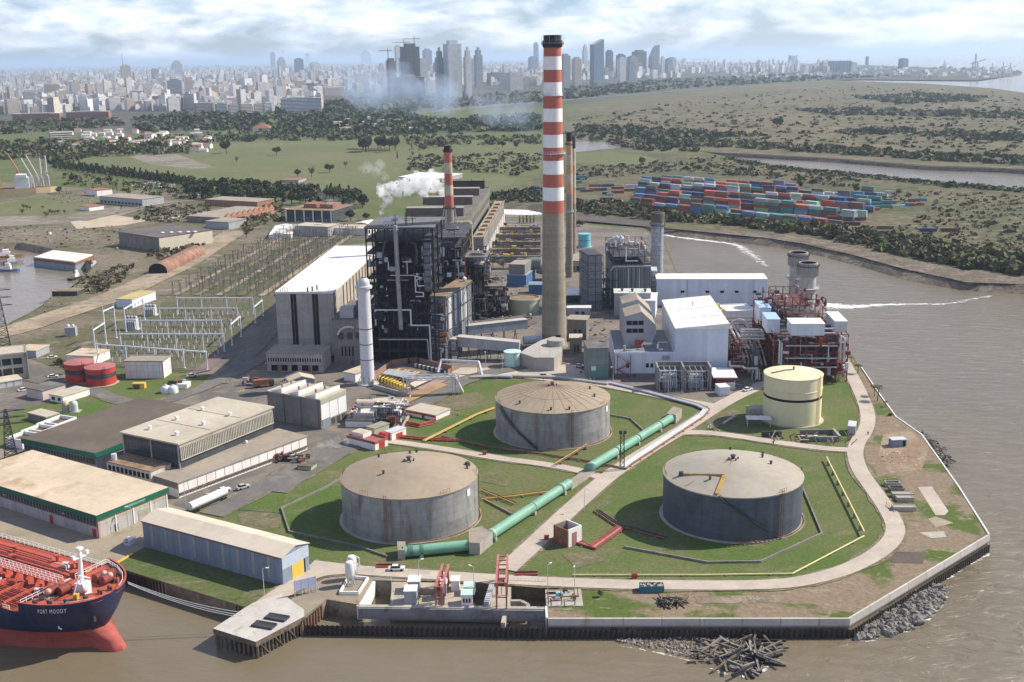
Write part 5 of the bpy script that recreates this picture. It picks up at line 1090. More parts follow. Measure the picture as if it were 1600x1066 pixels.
B=bldg('foam_shelter','white walled shelter with red opening beside the red foam tank','shelter',(600,675),(612,678),(628,668),ht(612,690,678),M['whitew'],M['greyl'],ov=.1); panelbox(B.t,'red_opening',M['red'],B.L,B.D,'r',B.D*.3,B.D*.75,.1,2.2,.06)
B=bldg('valve_hut','small tan roofed white hut at the foot of the white steel stack','hut',(537,582),(555,585),(587,575),ht(550,597,584),M['whitew'],M['rooft'],ov=.3)
# white shed and houses by the red tanks
B=bldg('white_shed','white panelled shed with tan roof right of the two red tanks','shed',(194,566),(254,566),(264,557),ht(225,592,566),mat('gridded_white_wall',(.66,.64,.64),v=.1,s=.2,seam=(5,3,.12,0),seamc=.6,st=(.4,.3,.28)),M['roofg'],ov=.2,par=.2); panelbox(B.t,'red_edge',M['red'],B.L,B.D,'f',B.L-.35,B.L+.05,0,B.H-.1,.07)
B=bldg('white_shed','white gabled shed with tan roof just behind the two red tanks','shed',(103,556),(146,558),(148,546),ht(130,571,557),M['whitew'],M['rooft'],ov=.2)
B=bldg('pink_house','pinkish house with dark flat roof and white annex below the red tanks','house',(41,607),(66,612),(94,600),ht(66,626,612),mat('pinkish_wall',(.52,.42,.4),v=.1,s=.2),M['roofd'],ov=.2)
B=bldg('white_annex','white low annex with two bay windows in front of the pinkish house','house',(77,617),(98,621),(128,606),ht(98,629,619),M['whitew'],M['roofc'],ov=.2); windows(B.t,B.L,B.D,'f',.5,B.L-.5,.8,2.2,2,1,.5,.9)
B=bldg('concrete_office','grey concrete office block with deep window bays at the left edge','office',(-40,560),(38,552),(36,541),ht(0,597,556),mat('pale_office_concrete',(.36,.34,.31),v=.12,s=.1),M['roofc'],ov=.6,par=.3)
windows(B.t,B.L,B.D,'f',B.L*.3,B.L*.95,2,B.H-1,3,2,.85,.65,M['glass']); addbox(B,'end_wall',M['concd'],B.L,-1.2,0,B.L+.9,B.D,B.H+.5)
B=bldg('garage_row','row of low garages with cream roof below the grey office block','garage',(-40,605),(34,593),(28,586),ht(0,607,598),M['panel'],mat('cream_flat_roof',(.5,.46,.34),v=.1),ov=.3); windows(B.t,B.L,B.D,'f',.5,B.L-.5,.1,2.4,6,1,.8,.95,M['greyl'],'door')
B=bldg('store_hut','low hut with half dark, half tan roof beside the dirt track','hut',(24,548),(56,549),(74,540),ht(45,560,549),M['grey'],M['rooft'],ov=.3)
B=bldg('stone_store','dark stained stone store with flat roof by the small settling basins','store',(43,646),(72,653),(90,646),ht(60,660,650),M['concd'],M['roofc'],ov=.1)
# settling basins: three shallow tanks side by side
for i,(a,b,c,lab) in enumerate((((0,674),(35,688),(75,672),'largest'),((36,673),(75,665),(54,656),'middle'),((58,664),(110,660),(96,647),'farthest'))):
    h=3.4; P,an,L,D=fr((8+i*24,684-i*11),(34+i*24,688-i*11),(60+i*24,672-i*11),h); t=T('settling_basin',('nearest','middle','farthest')[i]+' of three open concrete basins behind the brown roofed hall','basin',(P.x,P.y,0),an,'settling basins')
    m=MB(); 
    for q in ((0,0,L,.5),(0,D-.5,L,D),(0,.5,.5,D-.5),(L-.5,.5,L,D-.5)): m.box(q[0],q[1],0,q[2],q[3],h)
    m.build('basin_wall',M['whitew'],t); m=MB(); m.box(.5,.5,1.5,L-.5,D-.5,2.2); m.build('filter_bed',M['roofb'],t)
p=g(103,644); t=T('pressure_vessel','two domed grey vessels side by side on a small platform by the basins','vessel',p)
for k in (0,1): m=MB(); m.cyl((k*3.4,0,.4),(k*3.4,0,3.2),1.4,1.4,16); m.ball((k*3.4,0,3.2),1.4,16,8); m.build('vessel',M['greyl'] if k else mat('tan_vessel',(.4,.34,.27)),t,smooth=True)
m=MB(); m.box(-2.2,-2,0,5.6,2,.4); m.build('plinth',M['conc'],t)
# ---------------------------------------------------------------- switchyard
steelw=mat('pale_gantry_steel',(.6,.63,.68),v=.08,s=.4,r=.5)
def gantry(label,bases,vt,spire=2.2,grp='steel gantries in the switchyard'):
    P=[g(*b) for b in bases]; a=P[0]; H=sum(ht(b[0],b[1],v) for b,v in zip((bases[0],bases[-1]),vt))/2
    t=T('switchyard_gantry',label,'gantry',(a.x,a.y,0),0,grp); m=MB(off=t); u=Vector((0,0,H))
    m.beam(P[0]+u-(P[-1]-P[0]).normalized()*.4,P[-1]+u+(P[-1]-P[0]).normalized()*.4,.55,.5); m.build('beam',steelw,t)
    for p in P:
        m=MB(off=t); m.beam(p,p+u,.5); m.beam(p+u,p+u+Vector((0,0,spire)),.16); m.cbox(p,1.0,1.0,.5); m.build('column',steelw,t)
    n=len(P)*3; m=MB(off=t)
    for k in range(n):
        q=P[0].lerp(P[-1],(k+.5)/n)+u; m.cyl(q,q-Vector((0,.3,1.5)),.14,.14,6)
        m.beam(q-Vector((0,.3,1.5)),q-Vector((0,1.5,H*.55)),.05)
    m.build('insulator_string',M['dark2'],t)
    return P,H
rows=(([(154,566),(198,569),(243,572),(288,576),(324,579)],(544,544),'nearest long pale gantry of the switchyard, right behind the white sheds'),
 ([(190,550),(232,550),(276,550),(318,550),(351,550)],(522,522),'second long pale gantry counting from the white sheds'),
 ([(222,528),(263,528),(305,528),(347,528)],(501,501),'third long pale gantry counting from the white sheds'),
 ([(251,509),(291,509),(331,509),(372,509)],(482,482),'fourth long pale gantry counting from the white sheds'),
 ([(278,491),(316,491),(355,491),(396,491)],(466,466),'farthest long pale gantry, at the edge of the post field'))
GR=[gantry(l,b,v) for b,v,l in rows]
for b,v,l in (([(149,550),(166,538)],(515,506),'short two legged gantry left of the long ones, nearest the track'),([(166,537),(182,529)],(487,479),'short two legged gantry over the left transformer'),
  ([(197,519),(226,500)],(484,465),'tall two legged gantry behind the two transformers'),([(363,540),(377,527)],(505,497),'short gantry in the shadow of the turbine hall, nearer one'),([(399,505),(411,494)],(479,470),'short gantry in the shadow of the turbine hall, farther one')): gantry(l,b,v)
# posts with insulator stacks: one kind, many copies
t=T('insulator_post','thin steel post with an insulator stack on top, standing in the switchyard grass','insulator post',(0,0,0),0,'insulator posts in the switchyard'); ip=t
m=MB(); m.beam((0,0,0),(0,0,2.6),.26); m.build('post',steelw,t); m=MB(); m.cyl((0,0,2.6),(0,0,4.3),.2,.15,8); m.cyl((0,0,4.3),(0,0,4.5),.3,.3,8); m.build('insulator',mat('brown_porcelain',(.16,.13,.11),v=.2,r=.3),t)
r=random.Random(3); spots=[]
for (b,v,l),(b2,v2,l2) in zip(rows,rows[1:]):
    A,Bq,Cq,Dq=g(*b[0]),g(*b[-1]),g(*b2[0]),g(*b2[-1])
    for j in range(4):
        f=(j+.6)/4.2
        for k in range(15):
            e=(k+.5)/15; 
            if r.random()<.8: spots.append(A.lerp(Cq,f).lerp(Bq.lerp(Dq,f),e)+Vector((r.uniform(-.5,.5),r.uniform(-.4,.4),0)))
for i,q in enumerate(spots):
    if i==0: ip.location=q
    else: dup(ip,q,r.uniform(0,6),scale=r.uniform(.8,1.15))
# field of slim dark posts beyond
t=T('lattice_post','slim dark lattice post among rows of identical ones in the long grassy post field','lattice post',(0,0,0),0,'dark posts in the grassy field'); lp=t
m=MB()
for x,y in ((-.3,-.3),(.3,-.3),(.3,.3),(-.3,.3)): m.beam((x,y,0),(x*.5,y*.5,8),.12)
for k in range(7): m.beam((-.28,-.28,k*1.1),(.28,-.28,(k+1)*1.1),.08); m.beam((.28,.28,k*1.1),(.28,-.28,(k+1)*1.1),.08)
m.build('mast',M['concd'],t); m=MB(); m.beam((-3,0,7.6),(3,0,7.6),.2); m.beam((-2.4,0,5.2),(2.4,0,5.2),.12)
for x in (-1.4,0,1.4): m.cyl((x,0,7.6),(x,0,6.4),.1,.1,6)
m.build('crossarm',M['concd'],t)
q0,q1,q2,q3=g(258,462),g(424,464),g(566,366),g(472,350); n=0
for i in range(10):
    for j in range(29):
        q=q0.lerp(q1,(i+.5)/10).lerp(q3.lerp(q2,(i+.5)/10),(j+.3)/29)+Vector((r.uniform(-1,1),r.uniform(-1,1),0))
        if n==0: lp.location=q
        else: dup(lp,q,r.choice((0,.1,-.1,1.6)),scale=r.uniform(.7,1.15))
        n+=1
for k in range(5):
    f=(k+.5)/5; area('service_strip',[q0.lerp(q1,f-.03),q0.lerp(q1,f+.03),q3.lerp(q2,f+.03),q3.lerp(q2,f-.03)],M['verge'] if k%2 else M['dirt'])
area('gravel_bed',[(280,590),(300,582),(348,545),(352,556),(330,580)],mat('purple_gravel',(.16,.115,.105),v=.2,s=.1,world=True))
# power transformers
for u,v,vt,lab in ((206,515,491,'left transformer with grey radiators between the switchyard gantries'),(235,493,474,'right transformer with white top between the switchyard gantries')):
    p=g(u,v); H=ht(u,v,vt); t=T('transformer',lab,'transformer',p,-.1,'switchyard transformers'); m=MB(); m.cbox((0,0,.5),6.5,3,H*.62); m.cbox((0,0,0),8,4,.5); m.build('tank',M['greyl'],t)
    for k in range(6): m=MB(); m.cbox((-2.6+k*1.05,-2,.8),.5,.9,H*.5); m.build('radiator',M['greyl'],t)
    m=MB(); m.cyl((-3,.6,H*.8),(3,.6,H*.8),.6,.6,12); m.build('oil_conservator',M['white'],t)
    for k in range(3): m=MB(); m.cyl((-1.8+1.8*k,0,H*.66),(-1.8+1.8*k,-.5,H*1.05),.25,.12,8); m.build('bushing',M['dark2'],t)
B=bldg('relay_house','relay house with yellowish roof at the back of the switchyard','building',(181,468),(206,469),(226,455),ht(196,482,469),M['bluew'],mat('yellow_roof',(.42,.34,.15),v=.12,s=.1),ov=.2)
p=g(112,525); t=T('equipment_cabin','small grey cabin with pale dishes on top beside the dirt track','cabin',p,.1); m=MB(); m.cbox((0,0,0),5,4,4.6); m.build('wall',M['grey'],t); m=MB(); m.ball((-1.2,0,5.2),.8,10,6); m.ball((1,.5,5.1),.7,10,6); m.build('dish',M['white'],t)
def pylon(label,u,v,vt,w=3.4):
    p=g(u,v); H=ht(u,v,vt); t=T('pylon',label,'pylon',p,.4,'lattice pylons at the left edge'); m=MB(); n=9
    def c(k): s=w*(1-.82*k/n); return [Vector((s*a,s*b,H*k/n)) for a,b in ((-1,-1),(1,-1),(1,1),(-1,1))]
    for k in range(n):
        A,B_=c(k),c(k+1)
        for i in range(4): j=(i+1)%4; m.beam(A[i],B_[i],.3); m.beam(A[i],B_[j],.15); m.beam(A[j],B_[i],.15); m.beam(B_[i],B_[j],.14)
    m.build('tower',M['dark2'],t)
    for z in (.72,.84,.96): m=MB(); m.beam((-6,0,H*z),(6,0,H*z),.3); m.beam((-6,0,H*z),(0,0,H*(z+.035)),.16); m.beam((6,0,H*z),(0,0,H*(z+.035)),.16); m.build('crossarm',M['dark2'],t)
pylon('tall dark lattice pylon at the very left edge by the dock',6,548,450); pylon('thin grey lattice mast standing among the basins at the left edge',18,722,640,2.2)
# small things on the green around the red tanks
p=g(218,607); t=T('skip','yellow and brown waste skip on the green','skip',p,0); m=MB(); m.cbox((0,0,0),5,2.4,2.4); m.build('body',M['yel'],t); m=MB(); m.cbox((-.8,-1.25,.2),2.6,.1,1.8); m.build('side_panel',M['wood'],t)
for u,lab in ((260,'left one of the two small white plastic tanks on the green'),(271,'right one of the two small white plastic tanks on the green')):
    p=g(u,614); t=T('plastic_tank',lab,'tank',p,0,'white plastic tanks'); m=MB(); m.lathe([(2.0,0),(2.0,2.2),(1.6,2.8),(.4,3.2),(.01,3.2)],20); m.build('shell',M['white'],t,smooth=True); m=MB(); m.lathe([(.5,3.2),(.5,3.5),(.01,3.5)],12); m.build('lid',M['greyl'],t)
B=bldg('white_cabin','low white cabin right of the two small plastic tanks','cabin',(277,602),(292,602),(297,597),ht(285,608,602),M['whitew'],M['white'],ov=.1)
# ---------------------------------------------------------------- shore walls, jetty, intake
def pilewall(label,base,ztop,mt=None,pitch=1.2,dep=.35,cap=None,z0=-6.5,name='sheet_pile_wall',cat='river wall'):
    P=[g(*b,WZ) for b in base]; t=T(name,label,cat,(P[0].x,P[0].y,0)); m=MB(off=t); u=0
    for a,b in zip(P,P[1:]):
        L=(b-a).length; n=max(1,int(L/pitch)); d=(b-a)/n; nn=Vector((d.y,-d.x,0)).normalized()*dep
        for k in range(n):
            p=a+d*k; q=[p,p+d*.15+nn*0,p+d*.3+nn,p+d*.7+nn,p+d*.85,p+d]
            for x,y in zip(q,q[1:]): m.wall(x,y,z0,ztop,0)
    m.build('piling',mt or M['pile'],t)
    m=MB(off=t)
    for a,b in zip(P,P[1:]): e=(b-a).normalized()*.2; m.beam(a-e+Vector((0,0,ztop+.12)),b+e+Vector((0,0,ztop+.12)),.9,.24)
    m.build('capping_beam',cap or mat('reddish_cap',(.34,.26,.22),v=.15,s=.2),t); return P
pilewall('dark sheet piling closing the intake basin, between jetty and concrete wall',[(466,992),(660,995),(856,998)],-1.3)
pilewall('dark sheet piling under the concrete wall all round the headland corner',[(857,998),(1100,998),(1331,997),(1545,862)],-1.75,cap=M['pile'])
pilewall('dark sheet piling below the grass strip in front of the blue grey shed',[(176,906),(192,912),(300,942),(392,973)],-.4,cap=M['pile'])
pilewall('stepped brown sheet piling on the left side of the intake cove',[(470,996),(505,966)],-.2,mat('brown_piling',(.16,.09,.06),v=.25,s=.3),cap=M['concd'])
def wallrun(label,pts,z0,z1,w,mt,name='river_wall',cat='wall'):
    P=[g(*q) for q in pts]; t=T(name,label,cat,(P[0].x,P[0].y,0)); h=z1-z0
    for i,(a,b) in enumerate(zip(P,P[1:])):
        m=MB(off=t); a2=Vector((a.x,a.y,z0+h/2)); b2=Vector((b.x,b.y,z0+h/2)); e=(b2-a2).normalized()*w*.3; m.beam(a2,b2+(e if i<len(P)-2 else e*0),w,h-.004*i); m.build('wall_section',mt,t)
rw=mat('river_wall_concrete',(.5,.46,.42),v=.1,s=.1,c2=(.4,.34,.27),f=.58,st=(.36,.25,.16),sf=.4,seam=(30,9,.12,0),seamc=.5)
wallrun('tall pale concrete river wall round the headland corner',[(856,969.5),(1100,969.5),(1326,969.5),(1545.5,838)],-1.6,.55,.6,rw)
wallrun('thin low kerb wall along the eastern shore above the rocks',[(1545,836),(1497,760),(1440,680),(1400,652),(1371,612),(1346,575)],-.6,.35,.4,M['whitew'],'shore_wall')
wallrun('white edged concrete side wall at the left end of the river wall',[(854.5,967),(853.5,949)],-2.5,.35,.5,M['whitew'],'side_wall')
wallrun('yellow painted quay edge kerb at the end of the ship berth',[(166,891),(207,866.5)],.05,.4,.5,M['yel'],'quay_kerb','kerb')
wallrun('dark concrete quay face along the ship berth',[(-500,700),(0,845.5),(165,892.5)],-5,-.05,.8,M['concd'],'quay_wall')
# jetty
P=px([(333,985),(400,1006),(476,966),(475,955),(440,930),(395,945)]); t=T('jetty','concrete jetty on dark piles at the corner of the blue grey shed','jetty',(P[0].x,P[0].y,0)); m=MB(off=t); m.prism([(p.x,p.y) for p in P],-.9,.48,1,0,True); m.build("deck",[mat('pale_jetty_concrete',(.45,.42,.38),v=.12,s=.15,c2=(.33,.29,.25),f=.57),M['wood']],t)
for a,b,n in ((P[0],P[1],9),(P[1],P[2],13),(P[5],P[0],7)):
    for k in range(n):
        q=a.lerp(b,(k+.3)/n); c=(P[1]+P[5])/2; q=q+(c-q)*.04; m=MB(off=t); m.cyl((q.x,q.y,-6.5),(q.x,q.y,-.9),.3,.3,8); m.build('pile',M['wood'],t)
for k in range(3): m=MB(off=t); a=P[1].lerp(P[2],.1+.28*k)+Vector((0,0,-.9)); b=P[1].lerp(P[2],.3+.28*k)+Vector((0,0,-5)); m.beam(a,b,.25); m.build('brace',M['wood'],t)
for u,v,lab in ((413,981,'left one'),(433,969,'right one')):
    p=g(u,v); t=T('rack','%s of two dark slatted racks lying on the jetty'%lab,'rack',(p.x,p.y,.5),-.35,'slatted racks on the jetty'); m=MB(); m.box(-2.8,-1.3,0,2.8,-1.1,.5); m.box(-2.8,1.1,0,2.8,1.3,.5); m.box(-2.8,-1.1,0,2.8,1.1,.12)
    for k in range(9): m.box(-2.75+k*.66,-1.09,.13,-2.45+k*.66,1.09,.45)
    m.build('frame',M['dark2'],t)
wallrun('dark timber side edge of the jetty facing the ship',[(333,986),(396,946)],-.8,.3,.3,M['wood'],'fender','fender') if False else None
# blue billboard frame by the jetty
a,b=g(461,934),g(494,926); t=T('billboard','blank pale blue billboard on posts seen from behind near the jetty','billboard',(a.x,a.y,0)); d=b-a; m=MB(off=t); m.beam(a+Vector((0,0,3.2)),b+Vector((0,0,3.2)),.16,2.6); m.build('board',mat('pale_violet_board',(.42,.44,.6),v=.08,s=.3),t)
for k in range(4): m=MB(off=t); q=a+d*(k/3); m.beam(q,q+Vector((0,0,4.5)),.18); m.beam(q+Vector((.4,1.6,0)),q+Vector((0,.1,3.6)),.13); m.build('post',M['greyl'],t)
# water intake
a=g(561,948); t=T('water_intake','concrete cooling water intake with open pits at the river edge','water intake',(a.x,a.y,0)); ic=mat('intake_concrete',(.37,.32,.25),v=.15,s=.15,c2=(.26,.23,.19),f=.56)
m=MB(off=t); 
m.beam(g(560,949)+Vector((0,0,-1.4)),g(856,953)+Vector((0,0,-1.4)),1.2,2.8); m.build('front_wall',mat('shade_grey_front_wall',(.2,.195,.195),v=.2,s=.12,c2=(.11,.1,.1),f=.55),t)  # front concrete coloured darker to carry its shade
m=MB(off=t); m.beam(g(560,947.5)+Vector((0,0,.1)),g(855,951)+Vector((0,0,.1)),1.3,.22); m.build('wall_top',M['conc'],t)
def plat(pts,z=-.05,z0=-6): m=MB(off=t); m.prism([(g(*p).x,g(*p).y) for p in pts],z0,z,0,0); m.build('platform',ic,t)
plat([(613,909),(654,909),(654,947.5),(609,947.5)]); plat([(654.3,920),(695,920),(694,948),(654.3,947.5)],-1.6); plat([(695.3,909),(736,909),(736,948.5),(694.5,948)]); plat([(768,909),(799,909),(797,950),(766,949.5)]); plat([(654.3,909),(695,909),(695,919.7),(654.3,919.7)],-.05)
plat([(736.3,940),(765.7,940),(765.7,949.5),(736.3,949)],-1.2)
m=MB(off=t); m.beam(g(582,908)+Vector((0,0,-1.8)),g(562,947)+Vector((0,0,-1.8)),1.6,3.7); m.build('side_wall',M['whitew'],t)
m=MB(off=t); P=[g(797,938),g(814,938),g(825,944),g(825,949)]
for a_,b_ in zip(P,P[1:]): m.beam(a_+Vector((0,0,-1.5)),b_+Vector((0,0,-1.5)),.9,3)
m.build('inner_wall',M['conc'],t)
for u in (789,): m=MB(off=t); m.beam(g(u,963,-2)+Vector((0,0,0)),g(u-3,978,-2),1.0,1.6); m.build('buttress',M['conc'],t)
for P in ([(612,908),(613,946)],[(583,907.5),(613,908)],[(798,909),(853,911)]):
    m=MB(off=t); a_,b_=g(*P[0]),g(*P[1]); n=10
    for z in (.5,1.05): m.beam(a_+Vector((0,0,z)),b_+Vector((0,0,z)),.06)
    for k in range(n+1): q=a_.lerp(b_,k/n); m.beam(q,q+Vector((0,0,1.05)),.07)
    m.build('handrail',M['greyl'],t)
def hut(label,u0,u1,vb,vt,dep,wm,rm,nm='pump_hut',door=True):
    a_,b_=g(u0,vb),g(u1,vb); H=ht((u0+u1)/2,vb,vt); L=(b_-a_).length; s=T(nm,label,'hut',(a_.x,a_.y,-.04),0,'huts on the water intake'); m=MB(); m.box(0,0,0,L,dep,H); m.build('wall',wm,s); m=MB(); m.box(-.15,-.15,H+.01,L+.15,dep+.15,H+.25); m.build('roof',rm,s)
    if door: windows(s,L,dep,'f',L*.1,L*.9,H*.25,H*.8,3,1,.6,.7)
    return s
hut('nearer of two grey metal huts on the intake platform',632,651,944,925,3.5,M['grey'],M['white'],door=False); hut('farther of two grey metal huts on the intake platform',638,656,926,910,3.5,M['grey'],M['white'],door=False)
hut('small white hut with one dark doorway on the intake',705,718,924,909,3,M['whitew'],M['whiteroof'],door=False); hut('nearer of two pale huts with light green roofs and small windows',721,738,947,931,3.2,M['whitew'],mat('light_green_roof',(.42,.56,.5),v=.1)); hut('farther of two pale huts with light green roofs and small windows',725,742,930,919,3.2,M['whitew'],mat('light_green_roof',(.42,.56,.5)))
hut('white box cabin between the legs of the left red crane',689,698,927,913,2.5,M['whitew'],M['white'],door=False)
def crane(label,near,far,vt,w,ties):
    a_,b_=g(*near),g(*far); H=ht(near[0],near[1],vt); s=T('gantry_crane',label,'crane',(a_.x,a_.y,0),0,'red gantry cranes on the intake'); d=b_-a_; n=Vector((-d.y,d.x,0)).normalized()*-w; u=Vector((0,0,H)); m=MB(off=s)
    pink=mat('faded_red_paint',(.38,.14,.13),v=.15,s=.3,st=(.55,.4,.38),sf=.5)
    for k in (0,1):
        m=MB(off=s); m.beam(a_+n*k+u-d.normalized()*.5,b_+n*k+u+d.normalized()*.5,.5,.6); m.build('girder',pink,s)
        for f in (0,.12,.5,.88,1): m=MB(off=s); q=a_+d*f+n*k; m.beam(q,q+u,.34); m.build('leg',pink,s)
    m=MB(off=s)
    for k in range(ties+1): q=a_+d*k/ties; m.beam(q+u,q+n+u,.3)
    for f in (0,1): q=a_+d*f; m.beam(q+u*.45,q+n+u*.45,.25)
    m.build('cross_ties',pink,s); m=MB(off=s); q=a_+d*.12+n*.5; m.cbox(q+Vector((0,0,H-1.3)),w*.6,1.6,1.0); m.beam(q+Vector((0,0,H-1.3)),q+Vector((0,0,H-4)),.15); m.build('hoist',M['redb'],s)
crane('tall red gantry crane with ladder like top on the right part of the intake',(776,952),(779,908),911,2.4,6); crane('smaller red gantry crane between the huts on the left part of the intake',(681,948),(692,914),917,1.5,4)
p=g(760,948); t=T('screen_machine','grey rotating screen machine standing next to the right red crane','machine',p); m=MB(); m.beam((0,0,.5),(1.2,9,.9),1.2,1.6); m.build('conveyor',M['grey'],t)
for k in range(8): m=MB(); m.beam((.1+.15*k-.7,.6+k*1.1,1.4),(.1+.15*k+.7,.6+k*1.1,1.4),.25); m.build('slat',M['greyl'],t)
p=g(872,940); t=T('valve_pad','rusty valve frame with turquoise tarp on a concrete pad at the intake right end','valve station',p); m=MB(); m.box(-3,-3,-.2,6,6,.3); m.build('pad',M['conc'],t); frame(t,M['rust'],-2.5,-2.5,4,1,0.3,2.6,2,1,1,.22,.2,5); m=MB(); m.cbox((.5,2,.3),1.6,1.4,1.1,.4); m.build('tarp',M['turq'],t); clutter(t,[M['dark2'],M['rust'],M['greyl']],-2.5,-2,5,4,.3,1.4,12,8,.4,1.1,.4)
# ---------------------------------------------------------------- green pipe
def bigpipe(label,a,b,r,zc,sup,rings,mt=None):
    A,Bq=g(*a),g(*b); t=T('pipe',label,'pipe',(A.x,A.y,0),0,'sections of the thick green pipe'); u=Vector((0,0,zc)); m=MB(off=t); m.cyl(A+u,Bq+u,r,r,24); m.build('pipe_shell',M['pipeg'],t,smooth=True); d=(Bq-A); e=d.normalized(); n=Vector((-e.y,e.x,0))
    for f in rings:
        q=A+d*f+u; m=MB(off=t); m.cyl(q-e*.35,q+e*.35,r+.16,r+.16,24); m.build('flange',mat('dark_green_ring',(.1,.2,.14),v=.1),t)
    for f in sup:
        q=A+d*f; m=MB(off=t)
        m.prism([((q+n*s*1.6+e*k*.5).x,(q+n*s*1.6+e*k*.5).y) for s,k in ((-1,-1),(1,-1),(1,1),(-1,1))],0,zc-r*.55); m.build('saddle',M['conc'],t)
        m=MB(off=t); m.cyl(q-e*.2+u,q+e*.2+u,r+.09,r+.09,24); m.build('strap',M['greyl'],t)
def pbox(label,pts,h,mt=None,name='pipe_chamber'):
    P=[g(*q) for q in pts]; t=T(name,label,'concrete chamber',(P[0].x,P[0].y,0)); m=MB(off=t); m.prism([(p.x,p.y) for p in P],0,h,0,1); m.build('wall',[mt or M['conc'],M['roofg']],t); return t
bigpipe('upper section of the thick mint green pipe, from road crossing to far chamber',(919,741),(1051,660),1.5,2.0,(.03,.28,.53,.8),(.3,.55,.82))
bigpipe('middle section of the thick mint green pipe, right of the front left tank',(758,852),(889,765),1.5,2.0,(.07,.52,.9),(.05,.53,.88))
bigpipe('lowest section of the thick mint green pipe, in front of the front left tank',(630,872),(740,861),1.5,1.8,(.25,),(.09,.12,.26))
pbox('square tan concrete chamber at the far end of the green pipe',[(1041,661),(1056,663),(1065,653),(1052,649)],3.6)
pbox('tan concrete culvert carrying the green pipe under the road',[(883,761),(893,766),(930,741),(914,738)],1.2)
pbox('tan concrete bend chamber where the green pipe turns by the front left tank',[(733,867),(750,868),(770,851),(752,841),(733,846)],3.6)
pbox('small tan block at the river end of the green pipe',[(622,876),(633,876),(634,862),(621,862)],3.0)
# ---------------------------------------------------------------- slim pipes, rails, low walls
def slim(label,pts,r,z,mt,name='pipe',sup=6,n=1,gap=.7,grp=None,cat='pipe',smooth_=0):
    P=[g(*q) for q in pts]; t=T(name,label,cat,(P[0].x,P[0].y,0),0,grp)
    for k in range(n):
        Q=[]
        for i,p in enumerate(P):
            d=(P[min(i+1,len(P)-1)]-P[max(0,i-1)]).normalized(); Q.append(p+Vector((-d.y,d.x,0))*gap*(k-(n-1)/2)+Vector((0,0,z)))
        m=MB(off=t); m.tube(Q,r,6); m.build('pipe_run',mt if not isinstance(mt,list) else mt[k%len(mt)],t)
    if sup:
        for a,b in zip(P,P[1:]):
            c=max(1,int((b-a).length/sup))
            for k in range(c): q=a.lerp(b,(k+.5)/c); d=(b-a).normalized(); w=Vector((-d.y,d.x,0))*(gap*n*.5+.2); m=MB(off=t); m.beam(q-w+Vector((0,0,z*.45)),q+w+Vector((0,0,z*.45)),.3,z*.9); m.build('sleeper',M['concd'],t)
slim('bundle of silvery pipes bending round the lawn behind the ribbed tank',[(950,600),(1000,612),(1060,628),(1090,636),(1104,643),(1096,653),(1040,690),(985,726),(973,735)],.32,.9,[M['galv'],M['greyl'],M['galv'],M['rust']],'pipe_rack',7,4,.75,None,'pipe rack')
slim('pale pipe rack along the road behind the ribbed tank',[(735,592),(800,590),(870,592),(950,603)],.3,.9,[M['roofc'],M['galv'],M['greyl']],'pipe_rack',8,3,.8,None,'pipe rack')
slim('yellow pipe slanting down the lawn inside the right road bend',[(1291,721),(1350,839)],.3,1.5,M['yelp'],'pipe',8)
slim('yellow pipe along the river side of the lawn',[(1350,840),(1238,899),(1100,901),(895,901)],.2,.5,M['yelp'],'pipe',9)
slim('orange yellow pipe pair running up to the ribbed tank',[(662,693),(745,651),(772,641)],.19,1.0,[M['yel'],mat('tan_pipe',(.45,.3,.13))],'pipe',7,2,.8)
slim('thin yellow handrail pipe behind the small white building',[(692,645),(742,654)],.12,1.0,M['yel'],'pipe',9)
slim('rusty pipes between green pipe and front left tank',[(752,782),(800,778),(860,770)],.15,.6,[M['rust'],M['yel'],M['rust']],'pipe',5,3,.9)
slim('tan sloping pipes beside the right edge of the front left tank',[(752,768),(805,790)],.16,.8,[mat('tan_pipe',(.45,.3,.13)),M['rust']],'pipe',6,2,.9)
slim('long rusty pipes passing in front of the ribbed tank',[(690,684),(760,700),(850,712),(925,724),(966,733)],.2,.6,[M['rust'],M['roofr']],'pipe',8,2,.9)
slim('rusty cross pipe rising from the ribbed tank front',[(867,731),(919,699)],.15,1.2,[M['rust'],mat('tan_pipe',(.45,.3,.13))],'pipe',5,2,.8)
slim('red oxide pipes running from the fire pump yard towards the ribbed tank',[(625,684),(665,688),(712,690)],.3,.5,[M['red'],M['redb'],M['rust']],'pipe',5,3,.9)
slim('three parallel red pipes in front of the small white building',[(621,660),(655,667),(680,660)],.22,.4,[M['red'],M['redb'],M['red']],'pipe',6,3,1.6)
for lab,pts in (('low concrete bund wall bending on the left of the front left tank',[(532,750),(508,764),(440,796),(452,833),(560,856),(605,872)]),('low concrete bund wall in front of the right hand tank',[(975,857),(1105,881),(1188,880),(1284,836),(1249,752)]),('low bund wall right of the front left tank',[(757,783),(800,806)]),('thin dark bund wall on the lawn right of the ribbed tank',[(952,650),(985,656),(1007,676)])):
    wallrun(lab,pts,0,.75,.45,M['concd'],'bund_wall','low wall')
wallrun('grey drain running left from the bund corner over the grass',[(345,795),(440,803)],0,.25,.5,M['dark2'],'drain','drain')
